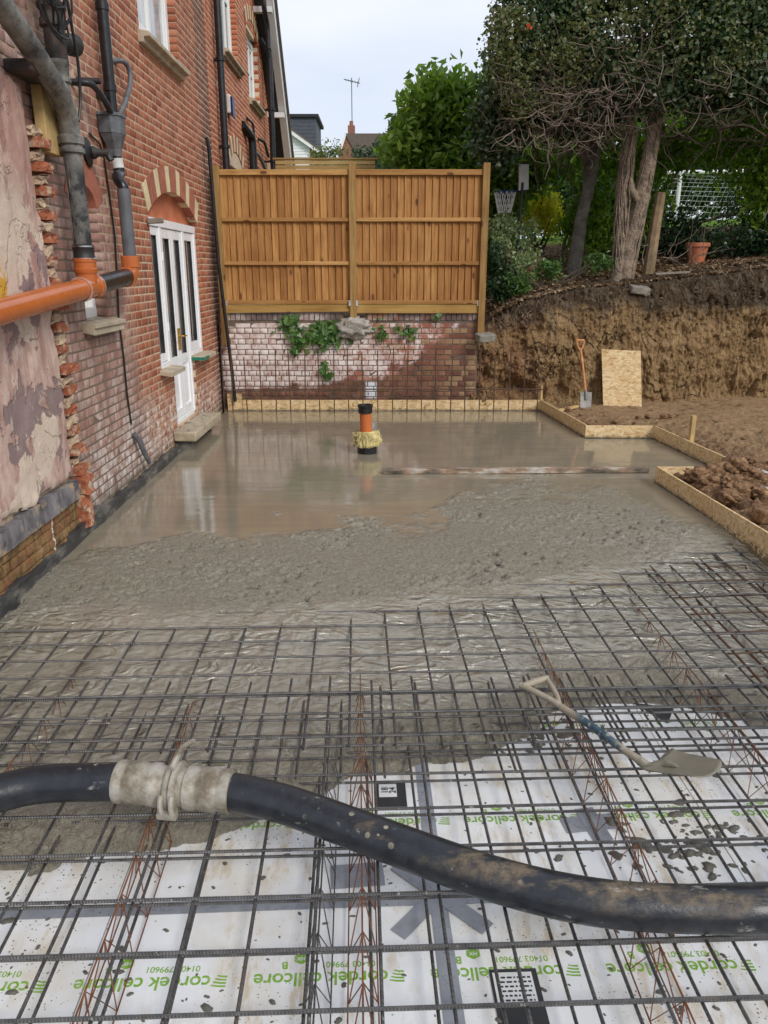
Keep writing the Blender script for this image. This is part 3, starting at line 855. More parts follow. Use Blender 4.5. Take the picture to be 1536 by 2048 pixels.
def brick_face(parent, rects, face, mat, depth=0.03, keep=300, wob=0.002, jamb=0.0):
    """face: ('x', X) faces +X with u along Y, or ('y', Y) faces -Y with u along X"""
    kind, c0 = face
    def ctr(r):
        u, z = (r[0]+r[1])/2, (r[2]+r[3])/2
        return Vector((c0, u, z)) if kind == 'x' else Vector((u, c0, z))
    def score(r):
        p = ctr(r) - CAM
        d = p.length
        nrm = Vector((1, 0, 0)) if kind == 'x' else Vector((0, -1, 0))
        return (r[1]-r[0])*(r[3]-r[2])*abs(p.normalized().dot(nrm))/d**2
    order = sorted(rects, key=score, reverse=True)
    lib = {}
    rest = []
    n = 0
    for r in order:
        w = r[1]-r[0]
        if n < keep and r[4]:
            key = (round(w, 3), random.randrange(3))
            if key not in lib: lib[key] = brick_mesh('brick', w, r[3]-r[2], depth, mat, 0.0035, wob)
            o = put('brick', lib[key], parent)
            o.location = ctr(r)
            if kind == 'x':
                o.rotation_euler = (random.uniform(-.012, .012), 0, R(90)+random.uniform(-.012, .012))
                o.location.x += random.uniform(-wob, wob)
            else:
                o.rotation_euler = (random.uniform(-.015, .015), random.uniform(-.01, .01), random.uniform(-.015, .015))
                o.location.y += random.uniform(-wob, wob)
            n += 1
        else: rest.append(r)
    V, F = [], []
    for r in rest:
        a, b, z0, z1 = r[:4]
        depth_ = depth if r[4] else max(depth, jamb)
        pr = random.uniform(-wob, wob)
        q = 0.003
        b0 = len(V)
        ring = lambda a, b, z0, z1, dd: ([(c0-dd, a, z0), (c0-dd, b, z0), (c0-dd, b, z1), (c0-dd, a, z1)] if kind == 'x'
                                        else [(a, c0+dd, z0), (b, c0+dd, z0), (b, c0+dd, z1), (a, c0+dd, z1)])
        V += ring(a, b, z0, z1, depth_) + ring(a, b, z0, z1, q+pr) + ring(a+q, b-q, z0+q, z1-q, pr)
        F.append((b0+8, b0+9, b0+10, b0+11))
        for i in range(4):
            k = (i+1) % 4
            F.append((b0+4+i, b0+4+k, b0+8+k, b0+8+i)); F.append((b0+i, b0+k, b0+4+k, b0+4+i))
    if V:
        o = put('brickwork', mesh_np('brickwork', V, F, mat), parent)
        o['kind'] = 'stuff'
    return rest

def backing(mb, face, u0, u1, z0, z1, openings, thick, inset):
    kind, c0 = face
    us = sorted(set([u0, u1] + [v for o in openings for v in o[:2] if u0 < v < u1]))
    zs = sorted(set([z0, z1] + [v for o in openings for v in o[2:4] if z0 < v < z1]))
    for i in range(len(us)-1):
        for k in range(len(zs)-1):
            um, zm = (us[i]+us[i+1])/2, (zs[k]+zs[k+1])/2
            if any(o[0] < um < o[1] and o[2] < zm < o[3] for o in openings): continue
            if kind == 'x': mb.box(c0-inset-thick, c0-inset, us[i], us[i+1], zs[k], zs[k+1])
            else: mb.box(us[i], us[i+1], c0+inset, c0+inset+thick, zs[k], zs[k+1])

def arch(parent, X, yc, half, spring, rise, thick, n, proud=0.008, deep=0.12, pattern=None, wide=1.0):
    """segmental arch of voussoirs on a wall that faces +X"""
    Rr = (half*half + rise*rise)/(2*rise)
    cz = spring + rise - Rr
    a0 = math.asin(half/Rr)
    wts = [(wide if (pattern and pattern[i % len(pattern)]) else 1.0) for i in range(n)]
    acc = np.concatenate([[0], np.cumsum(wts)])/sum(wts)
    for i in range(n):
        t0 = -a0 + 2*a0*acc[i] + 0.0018; t1 = -a0 + 2*a0*acc[i+1] - 0.0018
        pts = []
        for t in (t0, t1):
            pts.append((yc + Rr*math.sin(t), cz + Rr*math.cos(t)))
        for t in (t1, t0):
            pts.append((yc + (Rr+thick)*math.sin(t), cz + (Rr+thick)*math.cos(t)))
        cream = pattern[i % len(pattern)] if pattern else (i % 3 == 0)
        b = MB(); b.prism([(X-deep, y, z) for y, z in pts], (deep+proud, 0, 0))
        b.build('voussoir', MAT['cream_stone'] if cream else MAT['red_rubber_brick'], parent)

# ------------------------------------------------------------------ the house
XW = -2.55
CH, BL, BJ = 0.0805, 0.240, 0.0125
house = empty('brick_house', (XW, 9.0, 0), 'old red brick house wall with white french doors, sash window and striped arches', 'house')
door_open = (8.92, 11.16, 0.24, 2.98)
sm_open = (6.80, 7.32, 1.68, 2.82)
up_open = (9.16, 10.78, 4.48, 6.3)
ops = [door_open, sm_open, up_open]
b = MB()
backing(b, ('x', XW), 5.6, 12.5, -0.5, 7.2, [(o[0]-.006, o[1]+.006, o[2], o[3]+.004) for o in ops], 0.22, 0.002)
b.box(XW-0.42, XW-0.34, 8.8, 11.4, 0.0, 3.1); b.box(XW-0.42, XW-0.34, 6.6, 7.5, 1.5, 3.0); b.box(XW-0.42, XW-0.34, 9.0, 11, 4.3, 6.5)
wall = b.build('wall', MAT['mortar'], house)
# bricks stand up to 0.11 m into the door reveal so the opening keeps its jambs
low = (9.0, 9.42, 0.24, 1.0); 
rects = brick_rects(5.98, 12.5, 0.0, 7.0, CH, BL, BJ, [(8.92, 11.16, 0.24, 2.72), (9.10, 11.0, 2.72, 2.90), (9.45, 10.7, 2.88, 2.98), sm_open, up_open])
brick_face(wall, rects, ('x', XW), MAT['brick'], 0.05, 300, 0.0015, .115)
# brickwork panels under the side lights stand flush with the wall
for ya, yb in ((8.92, 9.42), (10.5, 11.16)):
    b = MB(); b.box(XW-0.09, XW-0.002, ya-.01 if ya < 10 else ya+.006, yb-.006 if ya < 10 else yb+.01, 0.23, 0.975)
    pan = b.build('wall_panel', MAT['mortar'], house)
    brick_face(pan, brick_rects(ya, yb, 0.24, 0.98, CH, BL, BJ, []), ('x', XW), MAT['brick'], 0.05, 0, .0015, .11)
# door arch
arch(house, XW, 10.04, 1.15, 2.70, 0.29, 0.28, 26, pattern=[1, 0, 0, 0, 0], wide=2.3)
b = MB(); b.prism([(XW-0.2, 8.92, 2.64), (XW-0.2, 11.16, 2.64), (XW-0.2, 11.16, 2.99), (XW-0.2, 8.92, 2.99)], (0.10, 0, 0))
b.build('tympanum', MAT['terracotta_panel'], house)

# french doors and side lights, set back 0.11 m
XD = XW - 0.045
def light(parent, ya, yb, za, zb, st=0.075, rail=0.09, t=0.05, x=XD, low=None):
    """a framed glazed leaf; low = height of the bottom panel top"""
    gz = za + rail if low is None else low
    f = MB()
    f.box(x-t, x, ya, ya+st, za, zb); f.box(x-t, x, yb-st, yb, za, zb)
    f.box(x-t, x-0.001, ya+st, yb-st, zb-rail, zb); f.box(x-t, x-0.001, ya+st, yb-st, za, za+rail)
    if low is not None: f.box(x-t, x-0.001, ya+st, yb-st, low-rail, low)
    fo = f.build('leaf_frame', MAT['upvc'], parent, bevel=0.004)
    g = MB(); g.box(x-t+0.006, x-t+0.012, ya+st, yb-st, gz, zb-rail); g.build('pane', MAT['glass'], fo)
    s_ = MB()
    for (y0, y1) in ((ya+st, ya+st+0.012), (yb-st-0.012, yb-st)): s_.box(x-t+0.013, x-0.012, y0, y1, gz, zb-rail)
    s_.build('glazing_bead', MAT['rubber'], fo)
    if low is not None:
        p = MB(); p.box(x-t+0.004, x-0.022, ya+st, yb-st, za+rail, low-rail)
        p.box(x-0.022, x-0.012, ya+st+0.05, yb-st-0.05, za+rail+0.05, low-rail-0.05)
        p.build('door_panel', MAT['upvc'], fo, bevel=0.006)
    return fo
door = empty('french_doors', (XD, 10.0, 0.27), 'white plastic french doors with brass handles and side lights under striped arch', 'door')
b = MB()
b.box(XD-0.07, XD+0.018, 8.92, 11.16, 2.57, 2.66)
for (ya, yb, za) in ((8.92, 8.98, 1.0), (9.40, 9.47, 0.27), (10.44, 10.52, 0.27), (11.07, 11.16, 1.0)): b.box(XD-0.07, XD+0.014, ya, yb, za, 2.57)
b.box(XD-0.07, XD+0.016, 8.98, 9.40, 0.98, 1.06); b.box(XD-0.07, XD+0.016, 10.52, 11.07, 0.98, 1.06); b.box(XD-0.07, XD+0.012, 9.47, 10.44, 0.24, 0.30)
b.build('frame', MAT['upvc'], door, bevel=0.005)
light(door, 8.985, 9.395, 1.065, 2.565, 0.06)
l1 = light(door, 9.475, 9.953, 0.305, 2.565, 0.085, 0.11, low=1.06)
l2 = light(door, 9.957, 10.435, 0.305, 2.565, 0.085, 0.11, low=1.06)
light(door, 10.525, 11.065, 1.065, 2.565, 0.07, 0.10)
for yy, sgn in ((9.915, -1), (9.995, 1)):
    b = MB(); b.box(XD, XD+0.012, yy-0.018, yy+0.018, 1.13, 1.40)
    b.tube([(XD+0.01, yy, 1.30), (XD+0.055, yy, 1.30), (XD+0.062, yy+sgn*0.03, 1.30), (XD+0.06, yy+sgn*0.12, 1.295)], 0.010, 8)
    b.build('handle', MAT['brass'], door, smooth=True)
for z in (0.62, 1.45, 2.25):
    b = MB(); b.box(XD+0.002, XD+0.022, 9.44, 9.485, z-0.05, z+0.05); b.build('hinge', MAT['upvc'], door, bevel=0.004)
# side light sills
for (ya, yb, lab) in ((8.84, 9.46, 'short stone sill under the hinged side of the french doors'), (10.46, 11.26, 'short stone sill with a green plastic strip beside french doors')):
    b = MB(); b.prism([(XW-0.10, ya, 0.965), (XW+0.135, ya, 0.93), (XW+0.135, ya, 0.985), (XW-0.10, ya, 1.012)], (0, yb-ya, 0))
    s_ = b.build('stone_sill', MAT['sill_stone'], None, bevel=0.006); tag(s_, lab, 'sill')
b = MB(); b.box(XW+0.137, XW+0.146, 10.44, 10.78, 0.94, 0.982); b.box(XW-0.02, XW+0.137, 10.448, 10.459, 0.945, 0.985)
o = b.build('green_strip', MAT['green_plastic']); tag(o, 'green plastic strip on the end of the far side light sill', 'plastic strip')
# a broken bracket end sticking out at the door head
b = MB(); b.plank((XW-0.0, 8.84, 2.60), (XW+0.17, 8.88, 2.61), 0.055, 0.06)
o = b.build('timber_stub', MAT['weathered_board'], None, bevel=0.008); tag(o, 'grey weathered timber stub poking out beside the door head', 'timber')
# doorstep
b = MB(); b.prism([(XW+0.004, 9.16, 0.115), (-2.27, 9.14, 0.115), (-2.27, 10.62, 0.10), (XW+0.004, 10.66, 0.10)], (0, 0, 0.115))
o = b.build('door_step', MAT['sandstone'], None, bevel=0.018, seg=3); tag(o, 'thick sandstone doorstep below the french doors', 'step')
b = MB(); b.box(XW+0.004, -2.33, 9.2, 9.30, -0.1, 0.114); b.box(XW+0.004, -2.36, 10.3, 10.4, -0.1, 0.10); b.box(XW+0.004, -2.42, 9.3, 10.3, -0.1, 0.112)
o = b.build('step_support', MAT['dpm']); tag(o, 'black wrapped block holding up the sandstone doorstep', 'block')
b = MB()
for i in range(16):
    y = random.uniform(9.2, 10.4); x = random.uniform(XW+0.03, -2.32); s_ = random.uniform(.008, .025)
    b.obox((x, y, 0.2325+s_*0.2), ((1, random.random(), 0), (-random.random(), 1, 0), (0, 0, 1)), (s_, s_*0.7, s_*0.2))
o = b.build('brick_crumbs', MAT['footing']); tag(o, 'crumbs of mortar and leaves lying on the doorstep', 'debris', kind='stuff')

# small arched window near the toothed wall end
arch(house, XW, 7.06, 0.26, 2.62, 0.17, 0.20, 9, pattern=[0])
w = empty('small_window', (XW, 7.06, 1.7), 'small boarded window with white surround behind the orange drain pipe', 'window')
b = MB(); b.box(XW-0.20, XW-0.15, 6.80, 7.32, 1.68, 2.82); b.build('board', MAT['painted_wood'], w)
b = MB()
b.box(XW-0.15, XW-0.10, 6.80, 6.87, 1.70, 2.70); b.box(XW-0.15, XW-0.10, 7.25, 7.32, 1.70, 2.70); b.box(XW-0.15, XW-0.095, 6.80, 7.32, 1.68, 1.78)
b.build('frame', MAT['painted_wood'], w, bevel=0.004)
b = MB(); b.prism([(XW-0.15, 6.68, 1.62), (XW+0.10, 6.68, 1.565), (XW+0.10, 6.68, 1.62), (XW+0.12, 6.68, 1.625), (XW+0.12, 6.68, 1.66), (XW-0.15, 6.68, 1.70)], (0, 0.78, 0))
b.build('sill', MAT['sill_stone'], w, bevel=0.005)

# sash window over the door
def sash(name, label, x, ya, yb, za, zb, sill_z, mull, group=None, gl='glass'):
    w = empty(name, (x, (ya+yb)/2, za), label, 'window', group)
    xi = x - 0.09
    b = MB()
    b.box(xi-0.06, xi, ya, ya+0.11, za, zb); b.box(xi-0.06, xi, yb-0.11, yb, za, zb); b.box(xi-0.06, xi+0.004, ya+0.11, yb-0.11, za, za+0.10); b.box(xi-0.06, xi+0.004, ya+0.11, yb-0.11, zb-0.1, zb)
    b.build('frame', MAT['painted_wood'], w, bevel=0.005)
    n = len(mull)+1
    ed = [ya+0.11] + [v for v in mull] + [yb-0.11]
    for i in range(n):
        a, c = ed[i], ed[i+1]
        f = MB()
        st = 0.05
        f.box(xi-0.05, xi-0.012, a, a+st, za+.10, zb-.1); f.box(xi-0.05, xi-0.012, c-st, c, za+.1, zb-.1)
        zm = za + 0.50*(zb-za)
        f.box(xi-0.05, xi-0.014, a+st, c-st, za+.1, za+.19); f.box(xi-0.05, xi-0.014, a+st, c-st, zm-.03, zm+.03); f.box(xi-0.05, xi-0.014, a+st, c-st, zb-.16, zb-.1)
        fo = f.build('sash', MAT['painted_wood'], w, bevel=0.004)
        g = MB(); g.box(xi-0.044, xi-0.038, a+st, c-st, za+.19, zm-.03); g.box(xi-0.044, xi-0.038, a+st, c-st, zm+.03, zb-.16); g.build('pane', MAT[gl], fo)
    b = MB(); b.prism([(x-0.12, ya-0.07, sill_z-0.10), (x+0.05, ya-0.07, sill_z-0.10), (x+0.06, ya-0.07, sill_z-0.05), (x+0.12, ya-0.07, sill_z-0.045), (x+0.12, ya-0.07, sill_z), (x-0.12, ya-0.07, sill_z+0.045)], (0, yb-ya+0.14, 0))
    b.build('sill', MAT['sill_stone'], w, bevel=0.005)
    return w
sash('sash_window', 'white painted sash window with stone sill above the door arch', XW, 9.16, 10.78, 4.48, 6.3, 4.46, [9.95], gl='glass_pale')

# ------------------------------------------------------------------ the wing beyond the fence
XV = -2.57
wing = empty('brick_wing', (XV, 17.0, 2.0), 'bright orange brick wing with pale mortar and white casements behind the fence', 'house')
def barge_y(z): return 19.93 - (z-4.43)*2.43/2.75
w2 = (13.85, 15.3, 5.46, 7.4); w3 = (16.4, 17.72, 5.24, 6.42); g1 = (13.95, 15.25, 2.0, 3.78)
b = MB(); backing(b, ('x', XV), 12.505, 18.2, 1.2, 6.3, [(o[0]-.006, o[1]+.006, o[2], o[3]) for o in (w2, w3, g1)], 0.2, 0.002)
backing(b, ('x', XV), 12.505, 15.5, 6.302, 8.6, [(w2[0]-.006, w2[1]+.006, w2[2], w2[3])], 0.2, 0.002)
b.box(XV-.202, XV-.002, 15.502, 16.394, 6.302, 7.9); b.box(XV-.202, XV-.002, 17.726, 17.9, 6.302, 6.4); b.box(XV-.202, XV-.002, 16.394, 17.3, 6.422, 7.3)
zs = np.linspace(1.2, 6.3, 25)
for i in range(24): b.box(XV-0.202, XV-0.002, 18.202, max(18.21, barge_y(zs[i+1])), zs[i], zs[i+1]-.001)
b.box(XV-0.36, XV-0.3, 13.5, 18.5, 1.5, 7.6)
wwall = b.build('wall', MAT['mortar_new'], wing)
rects = brick_rects(12.5, 24.0, 2.7, 8.4, CH, BL, 0.013, [w2, w3, g1, (14.05, 15.15, 3.76, 3.95), (14.3, 14.9, 3.94, 4.02)], barge_y)
brick_face(wwall, rects, ('x', XV), MAT['brick_new'], 0.04, 300, 0.0015, .11)
arch(wing, XV, 14.6, 0.70, 3.74, 0.30, 0.27, 13, pattern=[0, 1], proud=0.012)
b = MB(); b.box(XV-0.18, XV-0.1, 13.95, 15.25, 3.55, 4.1); b.build('tympanum', MAT['terracotta_panel'], wing)
b = MB(); b.box(XV-0.16, XV-0.09, 13.95, 15.25, 3.35, 3.55); b.box(XV-0.16, XV-0.09, 13.95, 14.05, 2.0, 3.35); b.box(XV-0.16, XV-0.09, 15.15, 15.25, 2.0, 3.35); b.box(XV-0.16, XV-0.12, 14.05, 15.15, 2.0, 3.35)
b.build('window_frame', MAT['painted_wood'], wing)
arch(wing, XV, 17.05, 0.75, 6.42, 0.26, 0.24, 13, pattern=[0, 1], proud=0.012)
arch(wing, XV, 18.9, 0.7, 3.9, 0.28, 0.25, 13, pattern=[0, 1], proud=0.012)
sash('casement_window', 'white multi-pane window beside the tall downpipe on the orange wing', XV, *w2[:2], *w2[2:], 5.44, [14.33, 14.82], 'upper windows of the wing')
sash('casement_window', 'white multi-pane window under a striped arch on the orange wing', XV, *w3[:2], *w3[2:], 5.22, [16.86, 17.28], 'upper windows of the wing')
# verge of the roof
def bpt(z, x, off): # off: outwards square to the slope
    n = Vector((0, 2.75, 2.43)).normalized()
    return Vector((x, barge_y(z), z)) + n*off
b = MB()
p, q = bpt(2.5, -2.27, 0.10), bpt(9.2, -2.27, 0.10)
b.plank(p, q, 0.205, 0.15, (0, 2.75, 2.43)); b.build('bargeboard', MAT['paint_white'], wing)
b = MB(); p, q = bpt(3.0, -2.4, 0.235), bpt(9.2, -2.4, 0.235); b.plank(p, q, 0.06, 0.52, (0, 2.75, 2.43)); b.build('roof_edge', MAT['roof_tile'], wing)
b = MB(); p, q = bpt(2.5, -2.50, 0.10), bpt(9.2, -2.50, 0.10); b.plank(p, q, 0.2, 0.305, (0, 2.75, 2.43)); b.build('soffit', MAT['near_black'], wing)  # near-black colour paints in the shade under the roof overhang
b = MB(); p, q = bpt(3.0, -7.7, 0.232), bpt(9.2, -7.7, 0.232); b.plank(p, q, 0.05, 10.0, (0, 2.75, 2.43)); b.build('roof', MAT['roof_tile'], wing)
b = MB(); b.box(XV, -2.21, 18.85, 18.97, 5.32, 5.42); b.build('outrigger', MAT['paint_white'], wing)
b = MB(); b.box(XV, -2.21, 17.42, 17.54, 6.95, 7.05); b.build('outrigger', MAT['paint_white'], wing)

# ------------------------------------------------------------------ old plastered wall nearest the site entrance
old = empty('plastered_wall', (-2.6, 5.0, 0), 'stripped pink plaster wall with toothed brick edge and damp brick plinth', 'wall')
ny, nz = 130, 190
yy = np.linspace(2.2, 6.06, ny); zz = np.linspace(0.36, 5.2, nz)
YY, ZZ = np.meshgrid(yy, zz)
xx = -2.475 + 0.010*fbm(YY, ZZ, 1.6, 4) + 0.006*fbm(YY, ZZ, 6, 3) - 0.010*sstep(0.02, 0.06, fbm(YY+3, ZZ, 1.1, 5))
edge_y = 5.97 + 0.05*fbm(ZZ*0, ZZ, 2.2, 3) + 0.025*fbm(ZZ*0+9, ZZ, 9, 3) - 0.05*sstep(2.4, 3.2, ZZ)
bot = 0.52 + 0.05*fbm(YY, YY*0, 3, 3) + 0.03*fbm(YY, YY*0+4, 12, 3)
top = 3.36 + 0.1*fbm(YY, YY*0+7, 3, 3)
okm = (YY < edge_y) & (ZZ > bot) & (ZZ < top)
border = np.minimum(np.minimum(edge_y-YY, ZZ-bot), top-ZZ)
xx = xx - 0.045*np.exp(-np.maximum(border, 0)/0.012)
# loose lumps along the bottom edge
xx = xx + 0.022*np.exp(-((ZZ-bot)/0.09)**2)*np.maximum(0, fbm(YY, ZZ, 7, 3)+0.15)
V = np.stack([xx, YY, ZZ], -1).reshape(-1, 3)
idx = np.arange(ny*nz).reshape(nz, ny)
q = okm[:-1, :-1] & okm[1:, :-1] & okm[:-1, 1:] & okm[1:, 1:]
F = np.stack([idx[:-1, :-1], idx[:-1, 1:], idx[1:, 1:], idx[1:, :-1]], -1)[q]
put('plaster', mesh_np('plaster', V, F, MAT['plaster'], True), old)
b = MB(); b.box(-2.95, -2.53, 2.2, 6.0, -0.6, 5.6); b.box(-2.75, -2.556, 6.0, 6.16, -0.5, 3.4)
core = b.build('masonry', MAT['rubble_mortar'], old)
# plinth bricks and slate course
def rough_blocks(name, rows, mat, x, dep, jit):
    for (ya, yb, za, zb) in rows:
        w, h = yb-ya, zb-za
        nn = 5
        b = MB()
        us = np.linspace(0, 1, nn); 
        vs = []
        for k in us:
            for i in us:
                e = 0.004 if (i in (0, 1) or k in (0, 1)) else 0
                vs.append((x + random.uniform(-jit, jit) - e*1.2, ya+0.009+i*(w-0.018) + random.uniform(-jit, jit)*.6, za+0.005+k*(h-0.010)+random.uniform(-jit, jit)*.5))
        fs = [(r*nn+c, r*nn+c+1, (r+1)*nn+c+1, (r+1)*nn+c) for r in range(nn-1) for c in range(nn-1)]
        nb = len(vs)
        ring = list(range(nn)) + [r*nn+nn-1 for r in range(1, nn)] + [(nn-1)*nn+c for c in range(nn-2, -1, -1)] + [r*nn for r in range(nn-2, 0, -1)]
        vs += [(x-dep, vs[i][1], vs[i][2]) for i in ring]
        for i in range(len(ring)):
            j = (i+1) % len(ring)
            fs.append((ring[i], ring[j], nb+j, nb+i))
        b.add(vs, fs)
        b.build(name, mat, core, smooth=True)
rows = []
y = 3.4
while y < 5.95:
    L_ = random.uniform(0.30, 0.46)
    if y+L_ > 5.86: L_ = 5.99-y
    rows.append((y, y+L_, 0.335, 0.495+random.uniform(-.01, .02))); y += L_
rough_blocks('slate_block', rows, MAT['slate_block'], -2.455, 0.08, 0.005)
rows = []
for k in range(5):
    y = 3.4 + (k % 2)*0.11
    while y < 5.97:
        L_ = 0.235 if random.random() < .6 else 0.12
        rows.append((y, min(6.0, y+L_), 0.335-(k+1)*0.0805, 0.335-k*0.0805)); y += L_
rough_blocks('stock_brick', rows, MAT['plinth'], -2.49, 0.06, 0.004)
# brick above the plaster
brick_face(core, brick_rects(2.2, 6.0, 3.3, 5.5, CH, BL, BJ, []), ('x', -2.525), MAT['brick'], 0.03, 0, 0.004)
# toothed bricks of the demolished cross wall
for i in range(17):
    z = 0.52 + i*0.161
    if z > 3.05: break
    d = random.uniform(0.03, 0.10); yl = 5.99+random.uniform(-.015, .015); yr = yl + random.uniform(0.16, 0.23)
    b = MB(); b.box(XW-0.02, XW+0.03+d, yl, yr, z, z+0.068)
    me = b.mesh('toothed_brick', MAT['broken_brick'])
    bm = bmesh.new(); bm.from_mesh(me)
    bmesh.ops.subdivide_edges(bm, edges=bm.edges[:], cuts=2, use_grid_fill=True)
    for v in bm.verts:
        v.co += Vector((random.uniform(-.009, .009), random.uniform(-.007, .007), random.uniform(-.004, .004)))
    bm.to_mesh(me); bm.free()
    put('toothed_brick', me, core)
    # mortar bed left on top
    b = MB(); b.obox((XW+0.02, yl+0.06, z+0.10), ((1, 0, .2), (0, 1, .1), (0, 0, 1)), (0.035+random.random()*.03, 0.06+random.random()*.04, 0.03))
    me = b.mesh('mortar_lump', MAT['rubble_mortar'])
    bm = bmesh.new(); bm.from_mesh(me); bmesh.ops.subdivide_edges(bm, edges=bm.edges[:], cuts=2, use_grid_fill=True)
    for v in bm.verts: v.co += Vector([random.uniform(-.014, .014) for _ in range(3)])
    bm.to_mesh(me); bm.free(); put('mortar_lump', me, core)
for z, h, x1 in ((0.36, 0.15, -2.40), (0.235, 0.12, -2.44), (0.08, 0.15, -2.42)):
    b = MB(); b.box(XW-0.02, x1, 6.0, 6.14, z, z+h)
    me = b.mesh('toothed_brick', MAT['broken_brick'])
    bm = bmesh.new(); bm.from_mesh(me); bmesh.ops.subdivide_edges(bm, edges=bm.edges[:], cuts=3, use_grid_fill=True)
    for v in bm.verts: v.co += Vector([random.uniform(-.012, .012) for _ in range(3)])
    bm.to_mesh(me); bm.free(); put('toothed_brick', me, core)
# plank tied to the wall end
b = MB(); b.box(-2.52, -2.445, 6.14, 6.42, 2.92, 3.45)
o = b.build('timber_plank', MAT['raw_timber'], None, bevel=0.004); tag(o, 'pale timber plank fixed upright behind the old soil pipe', 'plank')
b = MB(); b.box(-2.53, -2.33, 5.75, 6.3, 3.36, 3.44)
o = b.build('stone_ledge', MAT['iron_dark'], None, bevel=0.02, seg=2); tag(o, 'broken blackened stone ledge under the slanting grey pipe', 'ledge')

# damp proof strip along the foot of the wall
b = MB()
ys = np.linspace(3.0, 9.15, 90)
vs = []
for y in ys:
    h = 0.085 + 0.012*math.sin(y*3.1) + .01*math.sin(y*17) + (0.045 if 5.75 < y < 6.4 else 0) + random.uniform(-.012, .012) - max(0, (y-7.2))*0.01
    x = -2.445 + 0.006*math.sin(y*7)
    vs += [(x, y, -0.12), (x, y, h), (x-0.014, y, h+0.004), (XW+0.01 if y > 6.0 else -2.52, y, h-0.01)]
fs = []
for i in range(len(ys)-1):
    for k in range(3): fs.append((4*i+k, 4*i+4+k, 4*i+5+k, 4*i+1+k))
b.add(vs, fs)
o = b.build('damp_proof_strip', MAT['dpm'], None, smooth=True); tag(o, 'dark grey damp proof strip upstanding along the foot of the house wall', 'membrane')
b = MB(); b.tube([(XW+0.02, 7.66, 0.52), (XW+0.06, 7.70, 0.44), (XW+0.07, 7.78, 0.30), (XW+0.09, 7.86, 0.17)], [0.028, 0.03, 0.028, 0.022], 8)
o = b.build('drain_stub', MAT['lead'], None, smooth=True); tag(o, 'short grey pipe stub bent against the foot of the house wall', 'pipe')
# ------------------------------------------------------------------ pipes on the house
def arc(p, q, r, n=6):
    """smooth corner points for a polyline p (list), fillet radius r"""
    return p
def bend(pts, r=0.08, n=6):
    pts = [Vector(p) for p in pts]
    out = [pts[0]]
    for i in range(1, len(pts)-1):
        a, b, c = pts[i-1], pts[i], pts[i+1]
        d1, d2 = (a-b), (c-b)
        t = min(r, d1.length*.45, d2.length*.45)
        p, q = b + d1.normalized()*t, b + d2.normalized()*t
        for k in range(n+1):
            s = k/n
            out.append(p*(1-s)**2 + b*2*s*(1-s) + q*s*s)
    out.append(pts[-1])
    return out
soil = empty('soil_stack', (-2.36, 6.38, 2.2), 'old flaking cast iron soil pipe joining a slanting branch on the house wall', 'pipe')
XS = -2.36
b = MB(); b.tube([(XS, 6.38, 2.26), (XS, 6.38, 2.97)], 0.070, 18); b.build('lower_pipe', MAT['iron_pipe'], soil, smooth=True)
b = MB(); b.lathe([(0.072, 0), (0.092, 0.005), (0.092, 0.035), (0.078, 0.045), (0.078, 0.055), (0.095, 0.065), (0.095, 0.115), (0.086, 0.125), (0.074, 0.13)], 20, (XS, 6.38, 2.94)); b.build('collar', MAT['iron_pipe'], soil, smooth=True)
b = MB(); b.tube(bend([(XS, 6.38, 3.06), (XS+.01, 6.34, 3.21), (XS+0.03, 6.17, 3.32), (XS+0.04, 5.7, 3.51), (XS+0.05, 4.4, 3.99)], 0.12), [0.072]*20 if False else 0.074, 18); b.build('branch_pipe', MAT['iron_pipe'], soil, smooth=True)
b = MB(); b.tube([(XS-0.05, 6.42, 3.16), (XS-0.05, 6.42, 3.46)], 0.066, 18); b.lathe([(0.068, 0), (0.082, 0.01), (0.082, 0.03), (0.072, 0.04), (0.074, 0.12), (0.082, 0.13), (0.082, 0.15), (0.068, 0.16)], 18, (XS-0.05, 6.42, 3.42)); b.build('junction', MAT['iron_pipe'], soil, smooth=True)
b = MB(); b.tube([(XS-0.05, 6.42, 3.56), (XS-0.05, 6.42, 3.80)], 0.076, 18); b.lathe([(0.076, 0), (0.098, 0.01), (0.098, 0.05), (0.084, 0.07), (0.086, 0.11), (0.104, 0.13), (0.104, 0.16), (0.08, 0.17)], 18, (XS-0.05, 6.42, 3.78)); b.build('access_pipe', MAT['iron_dark'], soil, smooth=True)
b = MB(); b.lathe([(0.05, 0), (0.055, 0.05), (0.07, 0.06), (0.07, 0.09), (0.062, 0.1), (0.075, 0.12), (0.075, 0.15), (0.066, 0.16), (0.078, 0.18), (0.078, 0.20), (0.06, 0.205)], 18, (XS-0.04, 6.46, 3.70), (0.25, 1, 0.15)); b.build('side_boss', MAT['iron_dark'], soil, smooth=True)
b = MB(); b.tube(bend([(XS-0.05, 6.42, 3.93), (XS-0.05, 6.42, 4.06), (XS-0.02, 6.2, 4.25), (XS-0.02, 6.1, 5.0)], 0.12), 0.068, 18); b.build('upper_pipe', MAT['black_iron'], soil, smooth=True)
